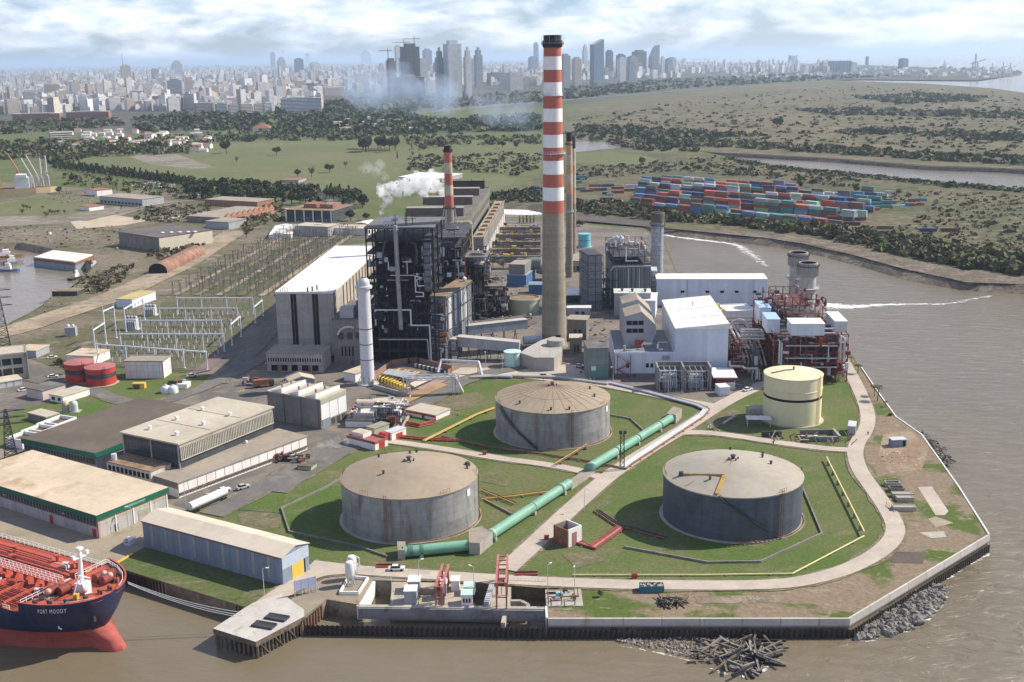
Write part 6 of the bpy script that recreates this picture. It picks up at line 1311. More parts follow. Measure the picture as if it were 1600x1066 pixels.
# blast shelter and red walkway near the right tank
a=g(887,857); t=T('valve_shelter','roofless white shelter with rusty inside and red pipes beside the diagonal road','shelter',(a.x,a.y,0),.72); L,D,H=5.4,5.6,5.2
for nm,q,mt in (('front_wall',(0,0,.35,D),M['rust']),('side_wall',(.36,0,L-.36,.35),M['whitew']),('back_wall',(L-.35,0,L,D),M['whitew']),('far_wall',(.36,D-.35,L-.36,D),M['concd'])):
    m=MB(); m.box(q[0],q[1],0,q[2],q[3],H); m.build(nm,mt,t)
m=MB(); m.box(.4,.4,0,L-.4,D-.4,.8); m.build('red_manifold',M['rust'],t); m=MB(); m.box(1.8,-.12,.3,3.4,-.02,4); m.build('red_door',mat('faded_red_paint',(.38,.14,.13)),t)
slim('red oxide pipe bundle kinking across the grass towards the right tank',[(903,849),(925,858),(970,826)],.35,.5,[M['redb'],mat('faded_red_paint',(.38,.14,.13)),M['redb'],M['redb']],'pipe',5,4,.75)
slim('rusty pipes in the shadow of the right tank',[(932,800),(965,822),(1040,842)],.25,.5,[M['rust'],M['dark2'],M['wood']],'pipe',5,3,.9)
# skip, hydrants, debris on the headland
p=g(1018,924); t=T('skip','open blue green skip full of rubble on the river side road','skip',p,0); m=MB()
for q in ((-3,-1.2,3,-1.1),(-3,1.1,3,1.2),(-3,-1.09,-2.9,1.09),(2.9,-1.09,3,1.09)): m.box(q[0],q[1],0,q[2],q[3],1.9)
for k in range(7): m.box(-2.9+k*.93,-1.28,.1,-2.75+k*.93,-1.21,1.8)
m.build('body',mat('teal_skip',(.05,.16,.2),v=.2,s=.4,st=(.15,.1,.07)),t); m=MB(); r=random.Random(4)
for k in range(40): m.cbox((r.uniform(-2.7,2.7),r.uniform(-.95,.95),1.3),r.uniform(.3,.9),r.uniform(.2,.6),r.uniform(.2,.6),r.uniform(0,3))
m.build('rubble',M['conc'],t)
for u,v,lab in ((991,905,'red hydrant box on the river side lawn'),(854,845,'red hydrant box beside the diagonal road'),(757,712,'small red hydrant box on the lawn between the two left tanks')):
    p=g(u,v); t=T('hydrant_box',lab,'hydrant box',p); m=MB(); m.cbox((0,0,0),1.3,.7,1.5); m.build('cabinet',M['red'],t); m=MB(); m.cbox((0,0,1.51),1.5,.9,.12); m.build('lid',M['redb'],t)
for u,v,lab in ((605,887,'long dark red metal tray on the grass in front of the green pipe'),(822,899,'rusty red metal tray beside the intake apron')):
    p=g(u,v); t=T('tray',lab,'tray',p); m=MB(); m.box(-3,-.9,0,3,.9,.3); 
    for q in ((-3,-1,3,-.9),(-3,.9,3,1)): m.box(q[0],q[1],0,q[2],q[3],.7)
    m.build('body',M['redb'],t)
p=g(1402,697); t=T('site_hut','small blue grey site hut among scattered debris on the headland','hut',p,.1); m=MB(); m.cbox((0,0,0),5,3,2.6); m.build('wall',M['bluegrey'],t); m=MB(); m.cbox((0,0,2.61),5.3,3.3,.15); m.build('roof',M['greyl'],t); m=MB(); m.box(1.2,-1.58,.1,2.1,-1.49,2.2); m.build('door',M['black'],t)
# concrete troughs on the headland
for i,(u,v,l) in enumerate(((1394,760,4.6),(1400,768,4.4),(1409,777,6),(1413,783,5),(1412,798,6.6))):
    p=g(u,v); t=T('concrete_trough',('hollow box nearest the patch of debris','second box from the debris','long slab topped box in the middle','tan edged box beside the middle one','long box nearest the river corner')[i]+', in the row of precast concrete boxes','precast unit',p,-.05,'precast concrete boxes'); m=MB(); h=1.5
    for q in ((-l/2,-1.1,l/2,-.85),(-l/2,.85,l/2,1.1),(-l/2,-.84,-l/2+.3,.84),(l/2-.3,-.84,l/2,.84)): m.box(q[0],q[1],0,q[2],q[3],h)
    if i>1: m.box(-l/2+.3,-.84,h-.3,l/2-.3,.84,h-.1)
    m.build('body',M['conc'] if i!=1 else M['concd'],t)
for k in range(6):
    p=g(1386+k*2.4,790+k*1.5); t=T('concrete_beam','tan precast concrete beam lying in a row beside the concrete boxes','beam',p,1.2,'precast beams on the headland'); m=MB(); m.box(-2.4,-.18,0,2.4,.18,.6); m.build('beam_body',mat('tan_precast',(.45,.37,.27),v=.12,s=.4),t)
def rubble(name,label,pts,n,smin,smax,mts,seed,zmax=1.2,long=0,kindstuff=True,z0=WZ):
    r=random.Random(seed); P=[g(*q,z0) for q in pts]; xs=[p.x for p in P]; ys=[p.y for p in P]; m=MB(off=(P[0].x,P[0].y,z0))
    def inside(x,y):
        c=False; j=len(P)-1
        for i in range(len(P)):
            if (P[i].y>y)!=(P[j].y>y) and x<(P[j].x-P[i].x)*(y-P[i].y)/(P[j].y-P[i].y)+P[i].x: c=not c
            j=i
        return c
    k=0;tr=0
    while k<n and tr<n*30:
        tr+=1; x,y=r.uniform(min(xs),max(xs)),r.uniform(min(ys),max(ys))
        if not inside(x,y): continue
        k+=1; s=r.uniform(smin,smax); c=Vector((x,y,z0+r.uniform(-.3,zmax)*.6)); mi=r.randrange(len(mts))
        if r.random()<long:
            a=r.uniform(0,pi); d=Vector((cos(a),sin(a),r.uniform(-.15,.25)))*s*1.9; m.beam(c-d,c+d,s*.22,s*.2,mi)
        else:   # faceted stone
            s*=.85*r.random()**.4; ax=(r.uniform(.7,1.2)*s,r.uniform(.55,1)*s,r.uniform(.45,.8)*s); R_=Matrix.Rotation(r.uniform(0,6),3,'Z')@Matrix.Rotation(r.uniform(-.5,.5),3,'X'); N_=6
            q=[[c+R_@Vector((sin(t_)*cos(2*pi*(j_+.5*i_)/N_)*ax[0],sin(t_)*sin(2*pi*(j_+.5*i_)/N_)*ax[1],cos(t_)*ax[2]))*1 +Vector((r.uniform(-.16,.16)*s,r.uniform(-.16,.16)*s,r.uniform(-.16,.16)*s)) for j_ in range(N_)] for i_,t_ in enumerate((.45,1.2,1.95,2.7))]
            for i_ in range(3):
                for j_ in range(N_): b_=(j_+1)%N_; m.face([q[i_][j_],q[i_+1][j_],q[i_+1][b_],q[i_][b_]],mi)
            m.face(q[0],mi)
    o=m.build(name,mts); o['label']=label; o['category']=name.replace('_',' '); o['kind']='stuff'; return o
rk2=mat('grey_rock',(.2,.185,.165),v=.4,s=.4,r=.9); pale_=mat('pale_stones',(.33,.29,.25),v=.35,s=.6,r=.95)
rubble('shore_rocks','dark boulders piled against the sheet piling at the headland corner',[(1335,1000),(1345,985),(1440,922),(1478,918),(1472,940),(1440,975),(1400,992)],760,.5,2.1,[M['rock'],rk2,rk2],1,1.5)
rubble('shore_rocks','dark boulders and timbers at the foot of the eastern shore kerb',[(1412,672),(1430,672),(1470,700),(1484,718),(1475,733),(1462,722),(1440,700)],260,.5,1.6,[M['rock'],M['wood'],rk2],2,2.2,.35)
rubble('gravel_spit','pale gravel and stones washed up against the sheet piling',[(960,1003),(1000,997),(1120,995),(1200,1003),(1190,1025),(1110,1035),(1040,1018),(985,1008)],1500,.18,.6,[pale_,rk2,pale_],3,.7,.05)
rubble('driftwood_heap','tangled heap of dark beams and broken timber on the gravel spit',[(1110,1008),(1190,1000),(1212,1016),(1200,1040),(1160,1055),(1120,1040),(1085,1030)],150,.8,2.4,[M['wood'],M['rock'],M['dark']],4,1.8,.85)
rubble('brush_heap','low heap of dark brushwood on the river side grass',[(1028,940),(1045,936),(1072,938),(1070,946),(1036,950)],120,.3,1.1,[M['wood'],M['dark']],5,1.4,.8,z0=0)
rubble('rubble_heap','scattered grey stones at the roadside on the headland',[(1138,936),(1185,934),(1188,942),(1150,943)],130,.15,.5,[rk2,pale_,M['brick']],6,.4,.1,z0=0)
rubble('debris','scattered white and blue scrap lying on bare earth beside the site hut',[(1370,706),(1400,704),(1440,716),(1432,730),(1390,726),(1374,718)],170,.15,.6,[M['white'],M['bluegrey'],M['whitew'],M['dark2']],7,.3,.4,z0=0)
rubble('concrete_lumps','small concrete lumps and a float at the water by the piling',[(952,1000),(1030,995),(1034,1002),(965,1005)],26,.3,.9,[pale_,rk2,M['rust']],9,.6,.1)
# pit works beside the cream tank
p=g(1240,690); t=T('excavation','timber shored excavation with pump frames in front of the cream tank','excavation',p); r=random.Random(12)
for k in range(26): m=MB(); x=r.uniform(-8,22); y=r.uniform(-4,6); m.beam((x,y,0),(x+r.uniform(-2,2),y+r.uniform(-2,2),r.uniform(1,3.2)),.3); m.build('shoring_beam',M['wood'] if k%3 else M['roofc'],t)
for q,mt in (((4,-1,15,.0,1.8),M['concd']),((4,7,17,7.6,1.8),M['concd']),((15.2,-1,16,7,2.2),M['conc']),((-10,5,-3,5.4,2),M['dark2'])): m=MB(); m.box(q[0],q[1],0,q[2],q[3],q[4]); m.build('shoring_wall',mt,t)
clutter(t,[M['red'],M['blue'],M['white'],M['greyl'],M['rust']],2,-3,17,5,.1,1.5,18,14,.5,1.5,.4)
B=bldg('grey_cabin','small grey brick cabin beside the road right of the excavation','cabin',(1325,667),(1337,668),(1341,660),ht(1331,681,668),M['grey'],M['greyl'],ov=.1)
p=g(1185,666); t=T('canopy','thin white sheet canopy on posts left of the cream tank','canopy',p,-.1); m=MB(); m.box(-4.5,-2,3,4.5,2.5,3.2); m.build('sheet',M['whiteroof'],t)
for x in (-4,4):
    for y in (-1.5,2): m=MB(); m.beam((x,y,0),(x,y,3),.18); m.build('post',M['greyl'],t)
slim('pale lagged pipe poking out of the shade beside the cream tank',[(1130,668),(1150,655)],.45,1.6,M['roofc'],'pipe',5)
p=g(1160,640); t=T('pump_block','square concrete pump block in the shadow left of the cream tank','pump block',g(1180,650)); m=MB(); m.cbox((0,0,0),6,5,3.4); m.build('wall',M['conc'],t); clutter(t,[M['dark2'],M['rust']],-4,-5,4,-3,.1,1.6,8,3,.5,1.2,.5)
p=g(1120,672); rubble('scrap_pipes','pile of short grey pipes on the grass at the road junction',[(1104,668),(1112,664),(1124,668),(1122,675),(1110,675)],36,.3,.9,[M['greyl'],M['dark2'],M['wood']],15,.6,.8,z0=0)
# pylon mast beside the green pipe and street lamps
p=g(972,735); H=ht(972,735,673); t=T('mast','short dark lattice mast carrying lamps next to the green pipe road crossing','mast',p); m=MB()
for x,y in ((-.7,-.7),(.7,-.7),(.7,.7),(-.7,.7)): m.beam((x,y,0),(x*.7,y*.7,H-1),.2)
for k in range(8):
    z0,z1=k*(H-1)/8,(k+1)*(H-1)/8; m.beam((-.65,-.65,z0),(.6,-.6,z1),.12); m.beam((.65,-.65,z0),(.6,.6,z1),.12); m.beam((-.65,-.65,z1),(.65,-.65,z1),.12)
m.build('tower',M['dark2'],t); m=MB(); m.cbox((-.6,0,H-1),.9,.9,1.0); m.build('lamp',M['dark2'],t); m=MB(); m.cbox((.8,0,H-1),.9,.9,1.0); m.build('lamp',M['dark2'],t)
t=T('lamp_post','thin lamp post with small head at the roadside','lamp post',(0,0,0),0,'lamp posts along the works roads'); lpst=t; m=MB(); m.cyl((0,0,0),(0,0,7.2),.11,.07,6); m.beam((0,0,7.2),(1.0,0,7.4),.08); m.build('pole',M['greyl'],t); m=MB(); m.cbox((1.2,0,7.3),.8,.35,.2); m.build('lamp_head',M['white'],t)
for i,(u,v,lab) in enumerate(((413,930,'lamp post beside the blue grey shed at the jetty road'),(913,800,'lamp post at the diagonal road above the roofless shelter'),(655,918,'lamp post behind the grey intake huts'),(741,928,'lamp post beside the light green roofed huts'),(898,925,'lamp post at the right end of the intake'),(856,925,'lamp post beside the dark intake pit'),(207,830,'lamp post at the corner of the tan roofed warehouse'),(1044,614,'lamp post in front of the transformer bays'),(958,600,'lamp post at the left corner of the white turbine building'),(759,575,'lamp post left of the mint tank'),(785,582,'lamp post right of the mint tank foot'),(290,790,'lamp post by the white tanker at the asphalt road'))):
    if i==0: lpst.location=g(u,v); lpst['label']=lab
    else: dup(lpst,g(u,v),rnd.uniform(0,6),lab)
# ---------------------------------------------------------------- tanker at the berth
SA=-radians(29.6); SO=Vector((-94.8,247.7,0))
ship=T('tanker_ship','navy blue and red tanker with red deck moored at the quay, bow towards the jetty','ship',(SO.x,SO.y,0),SA)
# ship frame: x towards the bow (bow tip at 0), y to the far side, z up; water at -4
def hw(z,s):
    def el(s0,l,p): u=min(max((s-s0)/l,0),1); return 13.7*(1-(1-u)**p)**(1/p)
    if z>=8: return el(0,19,2.0)
    if z>=3: return el(1.4,23,1.8)
    if z>=.5: return el(3.0,28,1.6)
    b=2.5*math.sqrt(max(0,1-(1-min(max((s-(-2.6 if z>-5 else -1.5))/3.2,0),1))**2)) if z<-1 else 0
    if z>=-2: b=2.0*math.sqrt(max(0,1-(1-min(max((s+1.4)/3.2,0),1))**2))
    return max(b,el(4.2,32,1.5))
S0={10:0,7.4:.35,4:1.4,.9:3.0,-1.6:-1.4,-4:-2.6,-9:-1.5}
def hwz(z,s):
    if z==7.4: return hw(10,s-.35)*.99
    return hw(z,s)
US=[0,.006,.012,.02,.03,.042,.056,.072,.09,.11,.135,.165,.2,.25,.32,.42,.6,1]
def sp(z,u): return S0[z]+u*(112-S0[z])
m=MB(); LV=[-9,-4,-1.6,.9,4,7.4,10]
for za,zb in zip(LV,LV[1:]):
    for ua,ub in zip(US,US[1:]):
        if zb==10 and ua>=.135: continue
        for sg in (-1,1):
            q=[(-sp(za,ua),sg*hwz(za,sp(za,ua)),za),(-sp(za,ub),sg*hwz(za,sp(za,ub)),za),(-sp(zb,ub),sg*hwz(zb,sp(zb,ub)),zb),(-sp(zb,ua),sg*hwz(zb,sp(zb,ua)),zb)]
            q=q if sg>0 else q[::-1]; m.face(q,0 if za>=.9 else 1,[(p[0],p[2]) for p in q])
m.build('hull',[mat('navy_hull_paint',(.017,.026,.07),v=.12,s=.15,st=(.1,.07,.06),sf=.45,r=.45,seam=(7,2.3,.05),seamc=.7),mat('antifouling_red',(.34,.075,.06),v=.16,s=.15,c2=(.27,.085,.07),f=.56,r=.7,seam=(7,2.3,.04),seamc=.8)],ship,smooth=True)
dk=mat('deck_red',(.4,.085,.055),v=.16,s=.25,c2=(.3,.08,.06),f=.56,r=.8)
def deckpoly(s0,s1,z,inset=.25,zz=10): 
    S=[s0+(s1-s0)*(k/24)**1.6 for k in range(25)]; A=[(-s,-max(hw(10,s)-inset,0)) for s in S]; Bp=[(-s,max(hw(10,s)-inset,0)) for s in S]
    return A+Bp[::-1]
m=MB(); m.flat(deckpoly(.4,15.6,9.0),9.0); m.build('forecastle_deck',dk,ship)
m=MB(); m.flat(deckpoly(15.1,112,7.2,.15),7.2); m.build('main_deck',dk,ship)
m=MB(); m.box(-15.6,-13.2,7.2,-15.3,13.2,9.0); m.build('deck_break',dk,ship)
m=MB()
for k in range(40):
    s=.2+.385*k; s2=s+.385
    for sg in (-1,1): m.beam((-s,sg*hw(10,s),10.05),(-s2,sg*hw(10,s2),10.05),.35,.18)
m.build('bulwark_rail',dk,ship)
wr=mat('white_ship_paint',(.75,.74,.73),v=.06,s=.4)
def rail(P,h=1.1,n=2,st=1.6,nm='railing',mt=None):
    m=MB()
    for a,b in zip(P,P[1:]):
        a,b=Vector(a),Vector(b); c=max(1,int((b-a).length/st))
        for k in range(n): z=Vector((0,0,h*(k+1)/n)); m.beam(a+z,b+z,.09)
        for k in range(c): q=a.lerp(b,k/c); m.beam(q,q+Vector((0,0,h)),.1)
    m.build(nm,mt or wr,ship)
rail([(-s,hw(10,s)-.2,7.2 if s>15.5 else 10) for s in (17,20,26,34,44,60,90)],1.4,2,1.7); rail([(-s,-hw(10,s)+.3,7.2) for s in (18.5,21)],1.1); rail([(-15.4,-12.6,9),(-15.4,-3,9)],1.2); rail([(-15.4,3,9),(-15.4,12.6,9)],1.2)
for sg in (-1,1): rail([(-16,sg*.9-1.0,9.6),(-100,sg*.9-1.0,9.6)],1.3,2,1.5,'catwalk_rail')
m=MB(); m.box(-100,-1.9,9.4,-15.6,-.1,9.6)
for k in range(22): m.box(-17-k*3.8,-1.7,7.2,-16.7-k*3.8,-.3,9.39)
m.build('catwalk',dk,ship)
for k in range(12):
    m=MB(); y=-12+k*.62 if k<10 else 3+k*.3; m.cyl((-17.5,y,8.0),(-100,y,8.0),.17,.17,6); m.build('deck_pipe',M['redb'] if k%3 else dk,ship)
for k in range(9): m=MB(); y=2.2+k*.9; m.cyl((-24-k,y,8.0),(-100,y,8.0),.15,.15,6); m.build('deck_pipe',dk if k%2 else M['redb'],ship)
for k in range(9): m=MB(); s=21+k*5.2; m.box(-s-.5,-12.8,7.2,-s,-2.2,8.5); m.build('deck_girder',dk,ship)
r=random.Random(21)
for k in range(26):
    m=MB(); s=r.uniform(17,60); y=r.choice((r.uniform(-11,-2.5),r.uniform(1,11))); q=r.random()
    if q<.4: m.cyl((-s,y,7.2),(-s,y,8.6),.45,.45,8); m.cyl((-s,y,8.6),(-s,y,8.9),.8,.8,8); m.build('tank_hatch',dk,ship)
    elif q<.7: m.cbox((-s,y,7.2),1.6,1.2,1.3,r.uniform(0,1)); m.build('deck_locker',r.choice((dk,M['dark2'],M['greyl'])),ship)
    else: m.tube([(-s,y,7.2),(-s,y,8.7),(-s-r.uniform(1,4),y,8.7)],.16,6); m.build('vent_pipe',r.choice((dk,M['greyl'])),ship)
m=MB(); m.flat([(-17.5+2.7*cos(a),8.2+2.7*sin(a)) for a in [2*pi*k/24 for k in range(24)]],7.26); m.build('yellow_marking',mat('deck_yellow',(.7,.5,.04),v=.08),ship)
m=MB(); m.box(-24,7.2,7.24,-23.2,7.4,7.27); m.box(-24,8.8,7.24,-23.2,9,7.27); m.box(-24.2,7.41,7.24,-24,8.79,7.27); m.box(-20,3,7.24,-19.6,5,7.27); m.build('white_marking',wr,ship)
m=MB(); m.cyl((-11,1,9),(-10.2,1,18.5),.75,.32,10); m.beam((-10.2,-1,16.5),(-10.2,3,16.5),.3)
for x in (-1,1,3): m.cbox((-10.2,x,16.7),.7,.7,.8)
m.cbox((-10.2,1,18.5),1.3,1.3,.5); m.build('foremast',wr,ship)
m=MB(); m.cbox((-8.4,-.6,9),2.6,2.6,2.2,.2); m.beam((-7.2,-.8,11.2),(-5.5,-1.6,9.2),1.6,.6); m.build('mast_house',wr,ship)
m=MB(); m.beam((-7,-5,9),(-6,-3.2,14.5),.22); m.beam((-6,-3.2,14.5),(-9,2,11),.2); m.beam((-8,-1,9),(-6,-3.2,14.5),.2); m.build('derrick',wr,ship)
for s,y in ((9,4.6),(6.5,4.6),(11,-4.2),(13,-5.5),(8,6.6)): m=MB(); m.cyl((-s,y-1.2,10.2),(-s,y+1.2,10.2),1.15,1.15,14); m.cbox((-s,y+1.6,9),1.4,.8,2); m.build('winch',M['redb'],ship,smooth=True)
for s,y in ((8,5.5),(6,5.5),(12,-7.5),(5,-3)): m=MB(); m.ball((-s,y,10.9),.75,12,8); m.build('winch_drum',mat('pinkish_drum',(.5,.33,.28)),ship,smooth=True)
for s,y in ((2.5,2.5),(3.5,-3.8),(4.6,6),(6,-7.2),(9,-9.4),(12,-11),(7,9),(11,10.8),(3,0)):
    m=MB()
    for k in (0,1): m.cyl((-s-k*.9,y,9),(-s-k*.9,y,10),.28,.32,8)
    m.build('bollard',M['dark2'],ship)
for s,y in ((5.5,-4.6),(6.1,-4.9)): m=MB(); m.cbox((-s,y,9),.4,.9,1.6); m.build('yellow_ladder',M['yel'],ship)
m=MB(); r=random.Random(2)
for k in range(40): x=-12.5+r.uniform(-1.4,1.4); y=-7.4+r.uniform(-1.2,1.2); a=r.uniform(0,3); m.beam((x,y,9.15),(x+cos(a),y+sin(a),9.25),.16)
m.build('rope_coil',mat('old_rope',(.3,.28,.2),v=.2),ship)
for s in (2.2,): 
    m=MB(); y=-hw(4,s+2)-.2; m.cbox((-s-.5,-3.4,3.8),1.6,.7,2.4); m.build('anchor',M['dark2'],ship)
rail([(-s,-hw(10,s)+.8,9) for s in (1,2,3.4,5)],1.2,2,1.2); rail([(-s,hw(10,s)-.8,9) for s in (1,3,6,10,15)],1.2,2,1.2)
def hull_text(txt,s_a,s_b,z0,size,name):
    cu=bpy.data.curves.new('t','FONT'); cu.body=txt; cu.size=1; cu.space_character=1.25; cu.resolution_u=2; o=bpy.data.objects.new('t',cu); C.objects.link(o); bpy.context.view_layer.update()
    me=bpy.data.meshes.new_from_object(o.evaluated_get(bpy.context.evaluated_depsgraph_get())); bpy.data.objects.remove(o); xs=[v.co.x for v in me.vertices]; x0,x1=min(xs),max(xs)
    for v in me.vertices:
        s=s_a+(s_b-s_a)*(v.co.x-x0)/(x1-x0); z=z0+v.co.y*size; f=min(1,(z-4)/3.4); w=hw(4,s)*(1-f)+hw(10,max(0,s-.35))*f; v.co=Vector((-s,-w-.14,z))
    me.materials.append(wr); q=bpy.data.objects.new(name,me); C.objects.link(q); q.parent=ship
hull_text('PORT MOODY',10.2,4.6,7.85,1.5,'name_lettering')
m=MB(); s=7.5; w=hw(4,s)+.35; m.box(-s-.6,-w,3.0,-s+.5,-w+.12,3.3); m.box(-s-.6,-w,3.31,-s-.3,-w+.12,3.7); m.build('thruster_mark',wr,ship)
# mooring lines
for i,(a,b) in enumerate((((199,909),(377,957)),((200,911),(380,958)),((200,912),(372,956)))):
    A=g(*a,9.3); Bq=g(*b,.6)+Vector((0,-1.2*i,0)); t=T('mooring_line',('upper','middle','lower')[i]+' of three pale mooring ropes between the ship bow and the jetty','rope',A,0,'mooring ropes'); m=MB(off=t); P=[A.lerp(Bq,k/10)-Vector((0,0,1.0*4*(k/10)*(1-k/10))) for k in range(11)]; m.tube(P,.07,5); m.build('rope',M['greyl'],t)

# ---------------------------------------------------------------- container yard
cm=mat('container_paint',(1,1,1),v=.12,s=.4,objcol=True,rib=.55,r=.6,st=(.12,.06,.04),sf=.3)
def cont(L):
    t=T('shipping_container','container','container',(0,0,-50)); m=MB(); m.box(-L/2,-1.22,0,L/2,1.22,2.6); m.build('body',cm,t)
    for s in (-1,1):
        m=MB()
        for k in (-1,1): m.box(s*L/2-(.0 if s<0 else -.0)-(.09 if s<0 else -.02),k*.6-.55,.12,s*L/2+(.09 if s>0 else -.02)-(.0),k*.6+.55,2.48)
        m.build('door',cm,t)
    m=MB()
    for s in (-1,1):
        for k in (-1,1): m.box(s*L/2-.1*s-.09,k*1.24-.06,-.01,s*L/2-.1*s+.09,k*1.24+.06,2.62)
    m.build('corner_posts',cm,t); return t
c40,c20=cont(12.2),cont(6.1)
COL=(('rust red',(.26,.085,.06)),('orange red',(.45,.12,.06)),('teal green',(.1,.24,.2)),('pale green',(.3,.42,.36)),('navy blue',(.04,.07,.15)),('mid blue',(.1,.2,.38)),('brown',(.2,.11,.085)),('grey white',(.5,.52,.53)),('dark maroon',(.14,.05,.05)))
CW=(5,4,4,4,2,3,4,1,2); r=random.Random(31); used={40:False,20:False}; ncont=0
def putc(q,z,ang,size,ci,where):
    global ncont
    src=c40 if size==40 else c20; nm,col=COL[ci]; col=tuple(min(1,c*r.uniform(.8,1.25)) for c in col)+(1,); lab='%s %s container, %s'%('long' if size==40 else 'short',nm,where)
    if not used[size]:
        o=src; used[size]=True; o.location=(q.x,q.y,z); o.rotation_euler.z=ang; o['label']=lab; o['group']='containers in the yard'; o.color=col
        for c in o.children: c.color=col
    else: o=dup(src,(q.x,q.y,z),ang,lab,color=col)
    o["group"]="containers in the yard"; ncont+=1
over=MB()
c00,c10,c01,c11=g(985,322),g(1338,358),g(1003,283),g(1400,312); ROWS=9
ROWN=('nearest the bushes','second from the bushes','third from the bushes','fourth from the bushes','mid yard','fourth from the scrub','third from the scrub','second from the scrub','nearest the scrub')
for j in range(ROWS):
    f=j/(ROWS-1); A=c00.lerp(c01,f); Bq=c10.lerp(c11,f); d=Bq-A; L=d.length; ang=atan2(d.y,d.x)+r.uniform(-.04,.04)-.06; n=int(L/13.2); e=d/L; nn=Vector((-e.y,e.x,0)); hgt=2
    for k in range(n):
        if r.random()<.05: continue
        if r.random()<.5: hgt=r.choices((1,2,3,4),(2,4,4,2))[0]
        base=r.choices(range(9),CW)[0]
        for lv in range(hgt):
            ci=base if r.random()<.45 else r.choices(range(9),CW)[0]
            hgt=min(hgt,4); where='%s of %s third, row %s'%(('ground level','second layer','upper layer','upper layer')[lv],('left','middle','right')[min(2,3*k//n)],ROWN[j])
            for dd in ((0,) if r.random()<.62 else (0,1)):
                if ncont<250: putc(A+e*(k*13.2+6.5+r.uniform(-.5,.5))+nn*(dd*2.6+r.uniform(-.2,.2)),lv*2.62,ang,40,ci,where+(', in front' if dd==0 else ', behind'))
                else: q_=A+e*(k*13.2+6.5)+nn*(dd*2.6); over.cbox((q_.x,q_.y,lv*2.62),12.2,2.44,2.6,ang)
o=over.build('container_rows',[facade('mixed_containers',None,(.1,.1,.1),9,9,0,0,[c for _,c in COL])],smooth=True); o['label']='back rows of stacked containers nearest the scrub'; o['category']='containers'; o['kind']='stuff'
for u,v,lv,ci,s,a in ((893,297,0,2,40,.5),(905,297,0,2,40,.5),(900,290,1,2,40,.5),(908,286,2,5,40,.4),(897,292,1,1,20,.4),(888,300,0,4,20,.2),(840,300,0,2,20,.1),(838,300,1,4,20,.1),(917,300,0,6,40,.1),(930,298,0,6,40,.1),(930,296,1,6,40,.1),(943,298,0,4,20,.6),(950,296,1,4,40,.2),(946,304,0,4,20,.1),(953,306,0,3,20,.1),(948,313,0,8,40,.1),(965,302,0,0,40,.1),(965,300,1,0,40,.1),(985,299,0,6,40,.1),(987,297,1,7,40,.1),
 (1365,326,0,2,40,-.3),(1365,325,1,2,40,-.3),(1380,322,0,4,40,-.3),(1382,320,1,4,40,-.3),(1388,312,2,7,20,-.2),(1358,330,0,5,20,-.2),(1368,329,0,1,20,-.2),(1388,325,0,2,40,-.15),(1388,323,1,2,40,-.15),(1404,325,0,3,40,.9),(1416,322,0,5,20,-.2),(1424,322,0,1,20,-.3),(1424,320,1,6,20,-.3),(1438,321,0,1,20,-.3),(1436,319,1,5,40,-.2),(1450,362,0,4,40,-.1),(1485,362,0,8,40,-.1),(1305,352,0,5,40,-.1),(1331,352,0,8,40,-.1),(1331,350,1,8,40,-.1),(1304,348,1,8,40,-.1),(1383,358,0,6,40,-.1)):
    putc(g(u,v),lv*2.62,-.15+a*.5,s,ci,('at the left fringe of the yard' if u<990 else 'at the right fringe of the yard')+(', at ground level',', one up from the ground',', crowning its stack')[lv])
# ---------------------------------------------------------------- trees
def crown(m,c,rx,rz,n,s,r,mi=0,lobes=6):
    L=[(Vector((c[0]+r.uniform(-.55,.55)*rx,c[1]+r.uniform(-.55,.55)*rx,c[2]+r.uniform(-.45,.5)*rz)),r.uniform(.4,.62)) for _ in range(lobes)]
    for k in range(n):
        q,f=r.choice(L); a=r.uniform(0,2*pi); b=math.acos(r.uniform(-1,1)); R=r.uniform(.55,1.0)**.5
        p=q+Vector((cos(a)*sin(b)*rx*f*R,sin(a)*sin(b)*rx*f*R,cos(b)*rz*f*R)); w=s*r.uniform(.6,1.3)
        u=Vector((r.uniform(-1,1),r.uniform(-1,1),r.uniform(-.6,.6))).normalized()*w; v=u.cross(Vector((r.uniform(-1,1),r.uniform(-1,1),r.uniform(-1,1)))).normalized()*w*.8
        m.face([p-u-v,p+u-v*.6,p+u*.7+v,p-u*.8+v*.9],mi)
def trunk(m,h,r0,r,spread=1.0):
    m.cyl((0,0,-.3),(r.uniform(-.2,.2),0,h),r0,r0*.55,7)
    for k in range(5):
        a=r.uniform(0,6.28); z=h*r.uniform(.65,1); m.cyl((0,0,z),(cos(a)*spread*r.uniform(1,2.4),sin(a)*spread*r.uniform(1,2.4),z+r.uniform(1.2,3.2)),r0*.4,r0*.15,5)
bark=mat('bark',(.09,.07,.055),v=.3,s=.8,r=.95)
